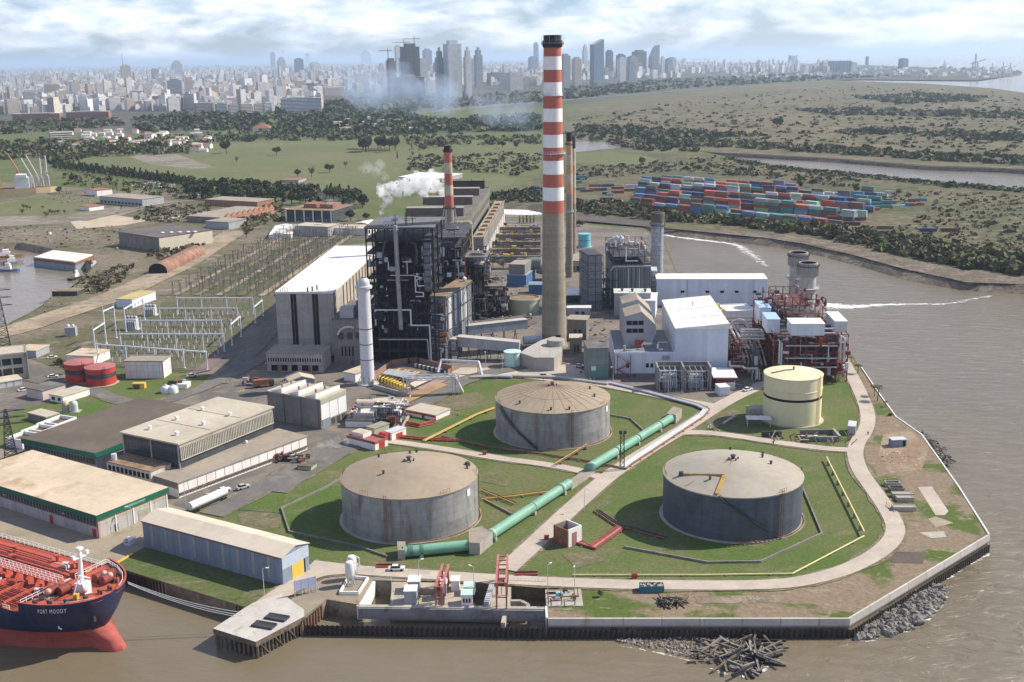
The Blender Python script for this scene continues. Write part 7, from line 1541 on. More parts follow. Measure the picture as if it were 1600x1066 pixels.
def tree(kind_,seed):
    r=random.Random(seed); t=T({'broad':'broadleaf_tree','conifer':'conifer_tree','bare':'bare_tree','bush':'round_bush','palm':'palm_tree','cypress':'cypress_tree','light':'broadleaf_tree'}[kind_],'tree','tree',(0,0,-60)); m=MB(); k=MB()
    if kind_=='broad' or kind_=='light': trunk(m,3.6,.4,r); crown(k,(0,0,6.6),4.4,3.6,420,.62,r,0,8); mt=M['leaf'] if kind_=='broad' else M['leafl']
    elif kind_=='conifer':
        m.cyl((0,0,-.3),(0,0,9),.3,.08,6); mt=M['leaf']
        for i in range(9): z=1.6+i*1.05; crown(k,(0,0,z),(3.0-i*.29),.9,46,.5,r,0,5)
    elif kind_=='cypress':
        m.cyl((0,0,-.3),(0,0,6),.25,.08,6); mt=M['leaf']
        for i in range(7): crown(k,(0,0,1.2+i*1.25),1.25-.11*i,1.0,40,.34,r,0,4)
    elif kind_=='bare':
        mt=M['leafb']; trunk(m,3.2,.32,r,1.3)
        for i in range(46):
            a=r.uniform(0,6.28); z=r.uniform(2.6,5); q=Vector((cos(a)*r.uniform(1.5,4),sin(a)*r.uniform(1.5,4),z+r.uniform(1.2,4))); m.beam((0,0,z),q,.09)
        crown(k,(0,0,6),3.8,3,170,.3,r,0,9)
    elif kind_=='palm':
        mt=M['leafo']; m.cyl((0,0,-.3),(.3,0,6.5),.28,.2,7)
        for i in range(16):
            a=i*.39; d=Vector((cos(a),sin(a),0)); P=[Vector((.3,0,6.4))+d*x+Vector((0,0,1.3*x-.42*x*x)) for x in (0,.8,1.6,2.4,3.2)]; n=Vector((-d.y,d.x,0))
            for (p,q),(w0,w1) in zip(zip(P,P[1:]),((.2,.5),(.5,.55),(.55,.4),(.4,.05))): k.face([p-n*w0,p+n*w0,q+n*w1-Vector((0,0,.15)),q-n*w1-Vector((0,0,.15))])
    else: m.cyl((0,0,-.2),(0,0,1),.2,.15,6); crown(k,(0,0,1.6),2.3,1.6,190,.4,r,0,6); mt=M['leafo']
    m.build('trunk',bark,t); k.build('crown',mt,t); return t
TR={(k,i):tree(k,50+i*7+len(k)) for k,n in (('broad',3),('conifer',2),('bare',2),('bush',2),('palm',1),('cypress',1),('light',1)) for i in range(n)}; NT={k:sum(1 for q in TR if q[0]==k) for k,_ in TR}; tu=set(); tr_=random.Random(77)
def plant(kind_,u,v,h,label,grp=None,q=None,wide=1.0):
    key=(kind_,tr_.randrange(NT[kind_])); src=TR[key]; H={'broad':10,'light':10,'conifer':11.5,'bare':9.5,'bush':3.2,'palm':8,'cypress':10}[kind_]; s=h/H; p=q if q is not None else g(u,v); sc=(s*wide*tr_.uniform(.9,1.15),s*wide*tr_.uniform(.9,1.15),s*tr_.uniform(.9,1.1))
    if key in tu: o=dup(src,p,tr_.uniform(0,6.28),label,sc)
    else: tu.add(key); o=src; o.location=p; o.rotation_euler.z=tr_.uniform(0,6); o.scale=sc; o['label']=label
    if grp: o['group']=grp
    return o
def th(u,v,vt): return ht(u,v,vt)
for i in range(72):
    f=i/71; u=84+206*f; v=262+27*f+2*sin(i*2.1); plant('conifer',u,v,tr_.uniform(9,13),'dark conifer in the long %s stretch of the windbreak row above the dock'%('left','middle','right')[min(2,int(f*3))],'conifers of the windbreak row',wide=1.05)
for i in range(150):
    f=tr_.random(); u=293+275*f; v=301+14*f+tr_.uniform(-11,11); plant(tr_.choice(('broad','conifer','broad')),u,v,tr_.uniform(9,13),'dark evergreen in the %s third of the dense wood left of the steam'%('left','middle','right')[min(2,int(f*3))],'evergreens of the dense wood',wide=1.1)
for i in range(17): plant('broad',566+tr_.uniform(0,56),238-tr_.uniform(0,7),tr_.uniform(17,23),'tall dark tree of the grove on the park field','trees of the park grove',wide=.8)
for k,u,v,vt,lab in (('broad',354,240,221,'dark rounded tree standing alone on the left park field'),('broad',347,232,221,'dark tree just behind the lone rounded one on the left field'),('broad',432,243,229,'round green tree standing alone mid park field'),('bare',370,254,244,'bare little tree on the left park field'),('broad',515,270,254,'round dark tree beside the curving field path'),('bare',540,262,250,'grey bare tree where the field path curves'),('light',465,277,262,'light green bush tree right of the red roofed hut'),('bare',487,277,258,'tall grey bare tree between field and wood'),('broad',640,270,258,'dark round tree behind the steam cloud'),('cypress',621,248,235,'narrow cypress beside a tiny white house'),('broad',677,231,220,'dark tree on the far right of the park'),('broad',785,232,220,'dark tree right of the middle park hedge'),('broad',806,233,222,'second dark tree right of the middle park hedge'),('broad',763,228,218,'small dark tree left of the two park hedge trees'),('bare',645,245,236,'bare tree beside the tiny white house'),('light',1003,258,244,'light green tree at the tip of the riverside field'),('broad',1214,202,182,'biggest lone dark tree on the marsh'),('broad',1255,210,203,'small lone bush tree right of the big marsh tree'),('light',1269,292,278,'light green round tree behind the container yard, left one'),('light',1337,303,288,'light green wide tree behind the container yard, right one'),('broad',1250,296,282,'dark tree next to the left light green tree by the yard'),
 ('broad',548,345,326,'dark bushy tree behind the long white wall by the post field'),('light',572,345,330,'light green tree behind the long white wall by the post field'),('broad',117,287,272,'dark tree beside the red roofed house near the dock'),('broad',155,287,276,'second dark tree near the red roofed house'),('broad',93,303,290,'dark tree left of the small white chapel'),('bare',385,372,356,'grey scrubby tree at the corner of the brick hall'),('bare',105,585,560,'leafless shrub beside the settling dirt track'),('bush',90,570,561,'low green bush by the tan roofed hut'),('bush',545,932,922,'bush beside bund') ,('light',938,933,921,'leafy shrub on the river side grass right of the intake'),('palm',1340,585,568,'palm tree nearest the water edge by the red framework'),('palm',1331,567,556,'smaller palm tree nearest the red framework'),('palm',1371,627,602,'bushy palm on the eastern grass strip'),('palm',1366,620,600,'second palm touching the bushy one on the eastern strip'),('palm',1384,636,627,'little palm at the kerb of the eastern strip'),('bush',1391,650,645,'small dark bush on the eastern strip near the kerb'),('bush',905,354,343,'dark bush behind the turquoise tank')):
    if 'beside bund' in lab: continue
    plant(k,u,v,max(1.2,th(u,v,vt)),lab)
for i in range(5): plant('cypress',812+i*5.5,349,7,'dark cypress in the little row in front of the white foam','cypresses before the foam')
for i in range(40):
    u=tr_.uniform(30,180); v=tr_.uniform(317,340); 
    if v-317>(u-20)*.2: plant('bare',u,v,tr_.uniform(4,6),'small leafless street tree on the plaza by the dock lawn','leafless plaza trees')
# thickets and far woods: nobody could count these
def thicket(name,label,pts,n,h0,h1,w,leaf,seed,per=12,z=0,box=None):
    r=random.Random(seed); P=[g(*q) for q in pts]; m=MB(off=(P[0].x,P[0].y,0)); xs=[p.x for p in P]; ys=[p.y for p in P]
    def inside(x,y):
        c=False; j=len(P)-1
        for i in range(len(P)):
            if (P[i].y>y)!=(P[j].y>y) and x<(P[j].x-P[i].x)*(y-P[i].y)/(P[j].y-P[i].y)+P[i].x: c=not c
            j=i
        return c
    k=0
    for _ in range(n*40):
        if k>=n: break
        # sample evenly over the picture so near and far parts read alike
        u=r.uniform(min(q[0] for q in pts),max(q[0] for q in pts)); v=r.uniform(min(q[1] for q in pts),max(q[1] for q in pts)); p=g(u,v)
        if not inside(p.x,p.y): continue
        k+=1; h=h0+(h1-h0)*r.random()**1.5*1.15; ww=w*r.uniform(.45,1.8)*(h/h1)**.5; crown(m,(p.x,p.y,h*.45),ww,h*.55,per,max(.5,ww*.33),r,r.randrange(len(leaf)),3)
    o=m.build(name,leaf); o['label']=label; o['category']='thicket'; o['kind']='stuff'; return o
lf=[M['leaf'],M['leafo'],M['leafl'],M['leaf'],M['leafb'],M['leafo']]; M['leafm']=leafmat('soft_marsh_scrub',(.07,.075,.038),(.12,.115,.065)); lfb=[M['leafm'],M['leafb'],M['leaf']]
thicket('shore_thicket','dark green thicket along the far bank below the container yard',[(990,326),(1040,334),(1190,350),(1330,362),(1420,374),(1520,396),(1600,410),(1700,420),(1700,455),(1600,430),(1512,420),(1412,400),(1285,371),(1200,360),(1100,350),(1040,346)],1000,3,6.5,4.2,lf,1,22)
thicket('shore_thicket','brownish scrub on the bank left of the container yard',[(895,318),(960,316),(1010,326),(1040,340),(1020,345),(960,338),(897,334)],260,2,5,3.6,lfb,2,16)
thicket('shore_thicket','brown scrub on the bank behind the white foam',[(775,300),(845,296),(848,316),(790,317),(760,312)],160,2,4.5,3.5,lfb,3,14)
thicket('scrub','low tussocks and bushes on the river island right of the container yard',[(1340,300),(1440,300),(1600,305),(1700,330),(1700,420),(1600,405),(1480,385),(1400,360),(1450,330)],700,.8,2.6,2.6,[M['leafo'],M['leafb'],M['leafo']],4,9)
thicket('scrub','bushy near bank of the upper river channel',[(1120,243),(1178,254),(1249,264),(1357,274),(1482,288),(1600,296),(1600,301),(1482,293),(1357,279),(1249,269),(1170,258)],420,1,3,4,lf,5,10)
thicket('scrub','bushy far bank of the upper river channel',[(1040,228),(1161,232),(1296,240),(1448,251),(1600,259),(1600,246),(1448,240),(1296,230),(1161,222),(1040,218)],520,2.5,6,7,lf,6,10)
thicket('marsh_scrub','dark bush belts across the brown marsh',[(900,196),(1000,200),(1100,206),(1200,212),(1120,217),(1000,214),(905,208)],300,1.5,5,10,[M['leafm']],7,9)
thicket('marsh_scrub','dark green bush belt across the middle of the marsh',[(1240,172),(1320,170),(1420,172),(1600,178),(1600,186),(1440,182),(1300,180)],260,1.5,5,13,[M['leafm']],8,8)
thicket('marsh_scrub','green bush belt in the lower right of the marsh',[(1280,205),(1400,201),(1600,212),(1600,224),(1440,212),(1300,210)],260,1.5,5,10,[M['leafm']],9,8)
thicket('marsh_scrub','green patch of reeds in the upper right of the marsh',[(1330,152),(1440,146),(1545,152),(1520,160),(1400,162)],220,3,6,14,[M['leafm'],M['leafo'],M['leafm']],10,8)
thicket('marsh_scrub','scattered bushes over the brown marsh',[(900,185),(1050,160),(1300,135),(1550,142),(1600,160),(1600,240),(1300,225),(1000,225)],1100,1,3.4,6,[M['leafm']],11,8)
thicket('scrub','scrub around the pond behind the chimneys',[(870,205),(1000,212),(1090,228),(1090,238),(1000,236),(960,226),(890,217)],260,2,6,6,lfb,12,10)
thicket('scrub','scrub between the riverside field and the container yard',[(890,262),(1000,258),(1040,252),(1110,246),(1250,268),(1360,285),(1330,294),(1200,280),(1050,268),(900,283)],420,1.2,4,4,lfb,13,9)
thicket('scrub','scrubby ground between park and plant',[(640,245),(845,240),(845,262),(806,275),(740,270),(640,268)],300,1.5,5,4.5,lfb,14,10)
thicket('far_wood','far wood stretching along the edge of the city',[(200,190),(270,178),(400,178),(520,170),(640,178),(700,190),(840,180),(845,205),(700,208),(560,214),(460,208),(330,204),(220,208)],1300,6,13,10,lf,15,12)
thicket('far_wood','dark trees at the far left below the city',[(-20,226),(60,222),(150,224),(260,232),(330,226),(300,240),(150,246),(80,258),(60,246),(-20,252)],420,6,12,7,lf,16,14)
thicket('far_wood','tree belt beside the motorway on the right of the city',[(870,140),(1000,128),(1250,116),(1400,120),(1300,125),(1060,139),(880,156)],520,6,12,16,lf,17,8)
thicket('far_wood','trees between motorway and city towers',[(500,160),(640,150),(760,150),(845,145),(845,160),(740,166),(620,176),(500,172)],420,8,14,13,lf,18,9)
thicket('scrub','bare brownish scrub beside the brick hall',[(215,325),(330,318),(330,335),(270,350),(215,345)],200,1,2.6,2.6,[M['leafb'],M['leafo'],M['leafb']],19,9)
thicket('bank_scrub','scrub on the far dock bank',[(125,440),(170,420),(210,415),(190,440),(150,462),(128,452)],120,1.5,3.5,2.4,[M['leafb'],M['leafo']],20,12)
thicket('bank_scrub','bare scrub around the rusty vaulted shed',[(240,385),(290,375),(330,380),(260,410),(235,402)],120,1.5,4,2.6,[M['leafb'],M['leafb'],M['leafo']],21,12)
thicket('far_wood','trees among the sidings at the far left foot of the city',[(-20,192),(100,190),(180,186),(200,196),(120,204),(-20,212)],260,6,11,9,lf,22,10)
thicket('far_wood','dark trees between park and city at far left centre',[(120,226),(300,214),(420,208),(540,214),(560,220),(420,220),(300,228),(140,238)],260,6,11,6,lf,23,12)
thicket('bank_scrub','mixed bushes and small trees between shipyard, car park and wood',[(95,272),(200,284),(300,300),(300,312),(240,308),(150,300),(100,292)],150,2,6,3,lf,24,16)
thicket('bank_scrub','mixed bushes around the brick halls and the post field head',[(400,318),(445,325),(445,345),(415,352),(385,365),(370,350),(405,335)],130,1.5,5,2.8,lfb+lf,25,14)
thicket('far_wood','loose hedges and small trees along the far side of the park',[(330,214),(480,206),(640,206),(700,214),(845,214),(845,226),(700,228),(640,240),(630,216),(480,213),(340,224)],420,3,9,5,lf+lfb,26,12)
# ---------------------------------------------------------------- sloping banks (beach down into the water)
def bank(name,pts,w,mt,z1=-4.6,top=.32):
    P=smooth_line([g(*q) for q in pts],1); m=MB(off=(P[0].x,P[0].y,0)); r=random.Random(len(pts))
    Q=[]
    for i,p in enumerate(P): d=(P[min(i+1,len(P)-1)]-P[max(0,i-1)]).normalized(); Q.append(p+Vector((-d.y,d.x,0))*w*r.uniform(.75,1.3))
    for i in range(len(P)-1):
        a,b,c,d=P[i],P[i+1],Q[i+1],Q[i]; m.face([(a.x,a.y,top),(b.x,b.y,top),(c.x,c.y,z1),(d.x,d.y,z1)][::-1])
    kind(m.build(name,[mt]),'structure')
bank('shore_slope',[(2100,540),(1800,470),(1600,444),(1512,441),(1412,420),(1285,385),(1200,372),(1040,356),(1015,347),(960,340),(897,337),(850,320),(790,318)][::1],11,M['sand'])
bank('shore_slope',[(2100,310),(1600,264.6),(1448,259.6),(1296,247.6),(1161,240.7),(1100,237.3)],6,M['sand'])
bank('shore_slope',[(0,513),(62,482),(85,460),(120,445),(150,412),(92,392),(35,380),(0,382)],3,M['mud'])
# ---------------------------------------------------------------- the city
PAL=[(.72,.68,.63),(.8,.78,.74),(.58,.53,.48),(.84,.83,.82),(.55,.54,.54),(.64,.56,.47),(.74,.71,.68),(.42,.34,.3),(.7,.68,.66),(.5,.4,.33)]
fac=facade('city_facade',None,(.2,.21,.23),3.4,3.2,.42,.45,PAL); facb=facade('city_facade_bands',None,(.2,.22,.25),4,3.3,.6,.42,PAL,band=True)
fo=facade('tower_facade',None,(.07,.085,.1),3.2,3.4,.62,.6,None,True); fob=facade('tower_facade_bands',None,(.09,.11,.14),3.2,3.6,.6,.55,None,True,True)
roofm=mat('city_roof',(.44,.41,.38),v=.2,s=.03,r=.95,world=True)
def tower(label,u0,u1,vb,vt,col,mt=None,depth=.8,shape='flat',grp=None,name='tower_block'):
    um=(u0+u1)/2; p=g(um,vb); k=ppm(p); an=.5 if depth>.45 else .12; w=(u1-u0)/k/(cos(an)+depth*sin(an)); H=ht(um,vb,vt); d=w*depth; m=MB(); mt=mt or fo
    if shape=='flat':
        m.box(-w/2,0,0,w/2,d,H*.94,0,1); m.box(-w*.3,d*.2,H*.94,w*.3,d*.8,H,0,1)
    elif shape=='step': m.box(-w/2,0,0,w/2,d,H*.8,0,1); m.box(-w*.32,d*.1,H*.8,w*.32,d*.9,H*.93,0,1); m.box(-w*.14,d*.3,H*.93,w*.14,d*.7,H,0,1)
    elif shape=='slope':
        for f in (((-w/2,0),(w/2,0)),): pass
        A=[(-w/2,0),(w/2,0),(w/2,d),(-w/2,d)]; Z=[H*.88,H,H,H*.88]; u=0
        for i in range(4): j=(i+1)%4; l=hypot(A[j][0]-A[i][0],A[j][1]-A[i][1]); m.face([(*A[i],0),(*A[j],0),(*A[j],Z[j]),(*A[i],Z[i])],0,[(u,0),(u+l,0),(u+l,Z[j]),(u,Z[i])]); u+=l
        m.face([(*A[i],Z[i]) for i in range(4)],1)
    elif shape=='curve':
        n=7; xs=[-w/2+w*i/n for i in range(n+1)]; zs=[H*(.62+.38*sin(pi/2*i/n)) for i in range(n+1)]
        for i in range(n):
            m.face([(xs[i],0,0),(xs[i+1],0,0),(xs[i+1],0,zs[i+1]),(xs[i],0,zs[i])],0,[(xs[i],0),(xs[i+1],0),(xs[i+1],zs[i+1]),(xs[i],zs[i])]); m.face([(xs[i+1],d,0),(xs[i],d,0),(xs[i],d,zs[i]),(xs[i+1],d,zs[i+1])],0); m.face([(xs[i],0,zs[i]),(xs[i+1],0,zs[i+1]),(xs[i+1],d,zs[i+1]),(xs[i],d,zs[i])],1)
        m.wall((w/2,0),(w/2,d),0,H,0); m.wall((-w/2,d),(-w/2,0),0,zs[0],0)
    t=T(name,label,'building',p+Vector((w/2-w*cos(an)/2-.0,0,0)) if an<.2 else p,an,grp); o=m.build('wall',[mt,roofm],t); o.color=(*[min(.85,c*1.25) for c in col],1)
    if shape in('flat','step'): q=MB(); q.beam((w*.1,d*.5,H),(w*.1,d*.5,H+6),.6); q.build('roof_mast',M['greyl'],t)
    return t,w,d,H
W_=(.62,.6,.57); G_=(.3,.31,.33); D_=(.13,.13,.14); B_=(.4,.33,.27); Y_=(.52,.46,.38); GL=(.2,.26,.33)
for a in (('grey tower slab at the far left edge of the city',8,29,172,143,G_),('ribbed pale tower just right of the far left grey slab',38,59,172,142,Y_,fob),('brown twin tower in the left city, left one',71,83,160,131,B_),('brown twin tower in the left city, right one',83,97,160,131,B_),('bluish office block with dark glass front on the left',125,148,172,150,(.45,.5,.58),fob),
 ('beige tall block on the left skyline with antenna above',191,208,137,101,Y_),('white stepped tower on the left skyline',270,288,120,94,W_,fob,.8,'step'),('dark banded office tower standing in front of the left city',265,289,166,123,G_,fob),('pinkish pair block on the left skyline',238,250,128,107,B_),('beige ribbed tower under the left centre skyline',376,396,152,122,Y_),('tan twin topped tower with spire left of centre',435,449,116,89,Y_,None,.8,'step'),('dark grey block beside the tan twin topped tower',462,477,117,91,D_),('pale block right of the dark grey block',486,503,118,97,W_),('slim grey tower left of the tan twin topped tower',424,432,108,81,G_),('thin dark tower on the skyline left of centre',478,485,100,83,D_),
 ('dark slim tower left of the unfinished dark tower',608,623,156,91,D_),('grey twin tower behind the unfinished dark tower',619,631,121,70,W_),('unfinished dark tower with cranes on top',631,662,150,68,(.07,.07,.075)),('grey tower right of the unfinished dark tower',663,678,118,76,G_),('dark low base block under the unfinished tower',622,671,158,118,(.09,.1,.11)),
 ('blue grey tower left of the tall white tower pair',683,697,153,74,G_,None,.8,'step'),('tallest pale tower of the centre, with blue glass side',698,727,153,63,(.55,.57,.6)),('second pale tower touching the tallest one',727,740,153,73,W_,None,.8,'step'),('pointed grey tower right of the tall white pair',743,757,136,74,G_,None,.8,'step'),
 ('cream monumental block left of the dark slim tower, left one',557,580,143,115,Y_),('cream monumental block left of the dark slim tower, right one',584,606,142,113,Y_),('dome topped dark block on the skyline left of centre',566,582,100,79,G_,None,.8,'step'),('white apartment block left of the tall chimney',793,822,141,112,W_,fob),('dark apartment block behind the white one near the chimney',765,792,132,113,(.2,.19,.18)),('thin glass tower just left of the tall chimney',835,843,108,66,GL),('blue grey tower left of the tall chimney foot of sky',828,843,117,88,G_),
 ('grey tower close to the right of the tall chimney',878,894,135,84,(.28,.3,.3)),('beige and grey tower second right of the chimney',896,911,133,89,Y_),('pale needle tower third right of the chimney',911,920,115,69,W_,None,.8,'step'),('tall blue glass tower with slanted top',925,947,133,61,GL,None,.7,'slope'),('dark tower right of the slanted glass tower',948,960,119,78,D_),('dark square tower further right of the slanted tower',965,980,121,84,(.17,.18,.2)),('grey tower left of the paired dark towers',982,1000,121,87,(.3,.27,.26)),('brown dark tower right of its grey neighbour',991,1014,119,78,(.17,.16,.16)),('tower with curved sail shaped top',1016,1033,119,70,(.26,.29,.32),None,.7,'curve'),('pale slim tower right of the sail topped one',1033,1039,117,88,W_),('grey tower at the right end of the skyline',1041,1053,119,91,G_),
 ('white slab far right of the skyline alone',1067,1073,104,91,W_),('dark square block among the port buildings',1407,1422,107,91,D_),('dark silo tower left of the dark port block',1353,1358,103,88,D_),('pale chimney like port building left of silo tower',1234,1245,100,87,G_)): tower(*a)
for u0,u1,vb,vt,lab in ((1283,1296,114,97,'white end of the grain silo block, left'),(1329,1342,112,97,'white end of the grain silo block, right'),): tower(lab,u0,u1,vb,vt,W_,fob,1.0,name='grain_silo')
p=g(1312,113); t=T('grain_silo','long grey grain silo block of round bins at the port','silo',p); k=ppm(p); m=MB()
for i in range(9): m.cyl(((-16+i*4)/k*1.05,0,0),((-16+i*4)/k*1.05,0,ht(1312,113,96)),2.2/k,2.2/k,12)
m.box(-17/k,0,0,17/k,16,ht(1312,113,95)); m.build('bins',mat('silo_grey',(.33,.34,.35),v=.1,s=.02),t)
r=random.Random(8)
for i in range(26):
    c=i%2; u=r.uniform(590,765) if c else r.uniform(865,1065); w=r.uniform(8,17); tower('%s tower in the dense %s cluster behind the tallest ones'%(('pale','grey')[i//2%2],('right','centre')[c]),u,u+w,r.uniform(112,128) if not c else r.uniform(118,138),r.uniform(88,106),(W_,G_)[i//2%2],(fo,fob)[i%3>0],.7,('flat','step')[i%5==0],'cluster towers of the %s'%('right','centre')[c])
# unfinished tower cranes, skyline masts
for u,vb,vt,l in ((650,150,57,9),(634,150,63,9),(609,156,76,7)):
    p=g(u,vb); H=ht(u,vb,vt); t=T('tower_crane','thin tower crane over the unfinished dark tower, mast at %s'%('right' if u==650 else 'centre' if u==634 else 'left'),'crane',p); k=ppm(p); m=MB(); m.beam((0,0,0),(0,0,H),2.2); m.build('mast',M['rust'],t); m=MB(); m.beam((-l*2/k,0,H*.96),(l/k,0,H*.96),1.8); m.build('jib',M['rust'],t)
for u,vt,vb,lab in ((195,84,137,'tall thin antenna mast on the left skyline'),(444,78,116,'spire mast over the tan twin topped tower')):
    p=g(u,vb); H=ht(u,vb,vt); t=T('antenna_mast',lab,'antenna',p); m=MB(); m.beam((0,0,0),(0,0,H),1.6); m.build('mast_pole',M['dark2'],t)
for a in (('long white banded slab block at the city edge, largest of them',439,503,175,152,W_,fob,.25),('first of the row of cream slab blocks at the city edge',358,374,179,162,Y_,fob,.5),('second of the row of cream slab blocks at the city edge',377,396,178,162,Y_,fob,.5),('third of the row of cream slab blocks at the city edge',398,411,177,161,Y_,fob,.5),('fourth of the row of cream slab blocks at the city edge',413,426,176,160,W_,fob,.5),('grey shaded slab left of the cream slab row',338,356,178,161,G_,fob,.5),('brownish slab at the left end of the slab row',306,336,178,160,(.3,.26,.23),fob,.5),('beige five storey office among the trees on the left',78,116,220,206,(.55,.48,.34),fob,.6),('pale stepped apartment block below the dark banded tower',340,360,150,130,W_,fob,.6),('wide ochre public building left of the dark banded tower',155,200,168,153,Y_,fob,.4),('broad old building with courtyard in the mid city',505,540,150,136,W_,fob,.5),('long low classical hall left of the tall white pair',440,505,142,130,Y_,fob,.4)): tower(*a,name='slab_block')
for u0,u1,vb,vt,lab in ((20,93,189,177,'long low red brick warehouse at the left city edge, left one'),(104,170,187,174,'long low red brick warehouse at the left city edge, right one')): tower(lab,u0,u1,vb,vt,(.3,.13,.09),fo,.3,'flat',None,'brick_warehouse')
# ordinary blocks: the nearest 300 each a building, the farther mass as one
r=random.Random(99); cand=[]
def edge(u): return (186 if u<110 else 180 if u<500 else 166 if u<690 else 146 if u<845 else 130-(u-860)*.02)
for i in range(3600):
    f=r.random(); u=r.uniform(-60,1060) if f<.93 else r.uniform(1060,1300); top=(104-u*.014) if u<1060 else 99
    e=edge(u)-(6 if u<510 else 12 if u<690 else 4); 
    if u>1060: e=115
    if 510<u<850: e-=8
    v=top+(e-top)*r.random()**.9
    if v<96-(u-800)*.015+3: continue
    cand.append((v,u))
cand.sort(reverse=True); near=cand[:236]; far=cand[236:]
def block(m,x,y,w,d,h,a,mi,r):
    ca,sa=cos(a),sin(a)
    def R(px_,py_): return (x+px_*ca-py_*sa,y+px_*sa+py_*ca)
    m.prism([R(-w/2,-d/2),R(w/2,-d/2),R(w/2,d/2),R(-w/2,d/2)],0,h,mi,2)
    if r.random()<.7: s=r.uniform(.25,.5); ox,oy=w*r.uniform(-.2,.2),d*r.uniform(-.2,.2); m.prism([R(ox-w*s/2,oy-d*s/2),R(ox+w*s/2,oy-d*s/2),R(ox+w*s/2,oy+d*s/2),R(ox-w*s/2,oy+d*s/2)],h,h+r.uniform(3,7),mi,2)
def dims(v,u,r):
    h=r.choice((14,18,24,30,30,38))*r.uniform(.8,1.2); w=r.uniform(14,34); d=r.uniform(12,26)
    if r.random()<.12: h*=1.7; w*=.8
    return w,d,h
for i,(v,u) in enumerate(near):
    p=g(u,v); w,d,h=dims(v,u,r); m=MB(); a=r.choice((.6,.7,.75,-.3)); block(m,0,0,w,d,h,a,0,r); o=m.build('apartment_block',[r.choice((fac,fac,facb)),fac,roofm],loc=(p.x,p.y,0),smooth=True)
    tag(o,'%s %s block in the %s of the front city rows'%('tall' if h>34 else 'low' if h<18 else 'medium','slim' if w<20 else 'broad','far left' if u<150 else 'left' if u<350 else 'left centre' if u<550 else 'centre' if u<850 else 'right'),'building','front rows of city blocks')
m=MB()
for v,u in far:
    p=g(u,v); w,d,h=dims(v,u,r); block(m,p.x,p.y,w*1.2,d*1.2,h*1.25,r.choice((.6,.7,.75,.5)),r.choice((0,0,1)),r)
for i in range(7000):
    u=r.uniform(-60,1120); b0=103.5-u*.0152; v=b0+1.6+ (22)*r.random()**1.5
    if v>edge(u)-30: continue
    p=g(u,v); k=ppm(p); w=r.uniform(12,40); block(m,p.x,p.y,w,w*.7,r.uniform(14,50)*(1 if r.random()<.9 else 1.6),r.choice((.6,.7,.5)),r.choice((0,0,1)),r)
o=m.build('city_mass',[fac,facb,roofm],smooth=True); o['label']='pale mass of far city blocks reaching to the horizon'; o['category']='city'; o['kind']='stuff'
m=MB()      # port sheds, quay stacks far right
for i in range(420):
    u=r.uniform(1070,1590); v=98+ (u-1070)*.02+r.random()**1.2*(22 if u<1560 else 8); 
    if v>122: continue
    p=g(u,v); w=r.uniform(14,50); block(m,p.x,p.y,w,w*.5,r.uniform(6,16),r.choice((.6,-.2)),r.choice((0,0,1)),r)
o=m.build('port_sheds',[fac,facb,roofm],smooth=True); o['label']='low sheds and stacks of the far port'; o['category']='port'; o['kind']='stuff'
for u,vb,vt,lab in ((1522,125,84,'tallest white quay crane of the far port'),(1475,113,94,'white quay crane left of the tallest one'),(1549,122,99,'thin grey quay crane, first right of the tallest'),(1566,122,97,'thin grey quay crane, second right of the tallest'),(1577,122,98,'thin grey quay crane, third right of the tallest'),(1440,124,112,'small crane by the port water')):
    p=g(u,vb); H=ht(u,vb,vt); t=T('quay_crane',lab,'crane',p,0,'quay cranes of the far port'); m=MB(); w=H*.14
    for x in (-w,w): m.beam((x,0,0),(x*.6,0,H*.7),H*.045)
    m.beam((-w,0,H*.5),(w,0,H*.5),H*.04); m.beam((0,0,H*.5),(0,0,H),H*.05); m.build('frame',wr,t); m=MB(); m.beam((-H*.18,0,H*.62),(H*.4,0,H*.78),H*.04); m.build('jib',wr,t)
for u,lab in ((1233,'left of two power station chimneys on the far shore'),(1244.5,'right of two power station chimneys on the far shore')):
    p=g(u,100); t=T('chimney',lab,'chimney',p,0,'far shore chimneys'); m=MB(); m.cyl((0,0,0),(0,0,ht(u,100,86)),12,9,12); m.build('shaft',M['grey'],t,smooth=True)
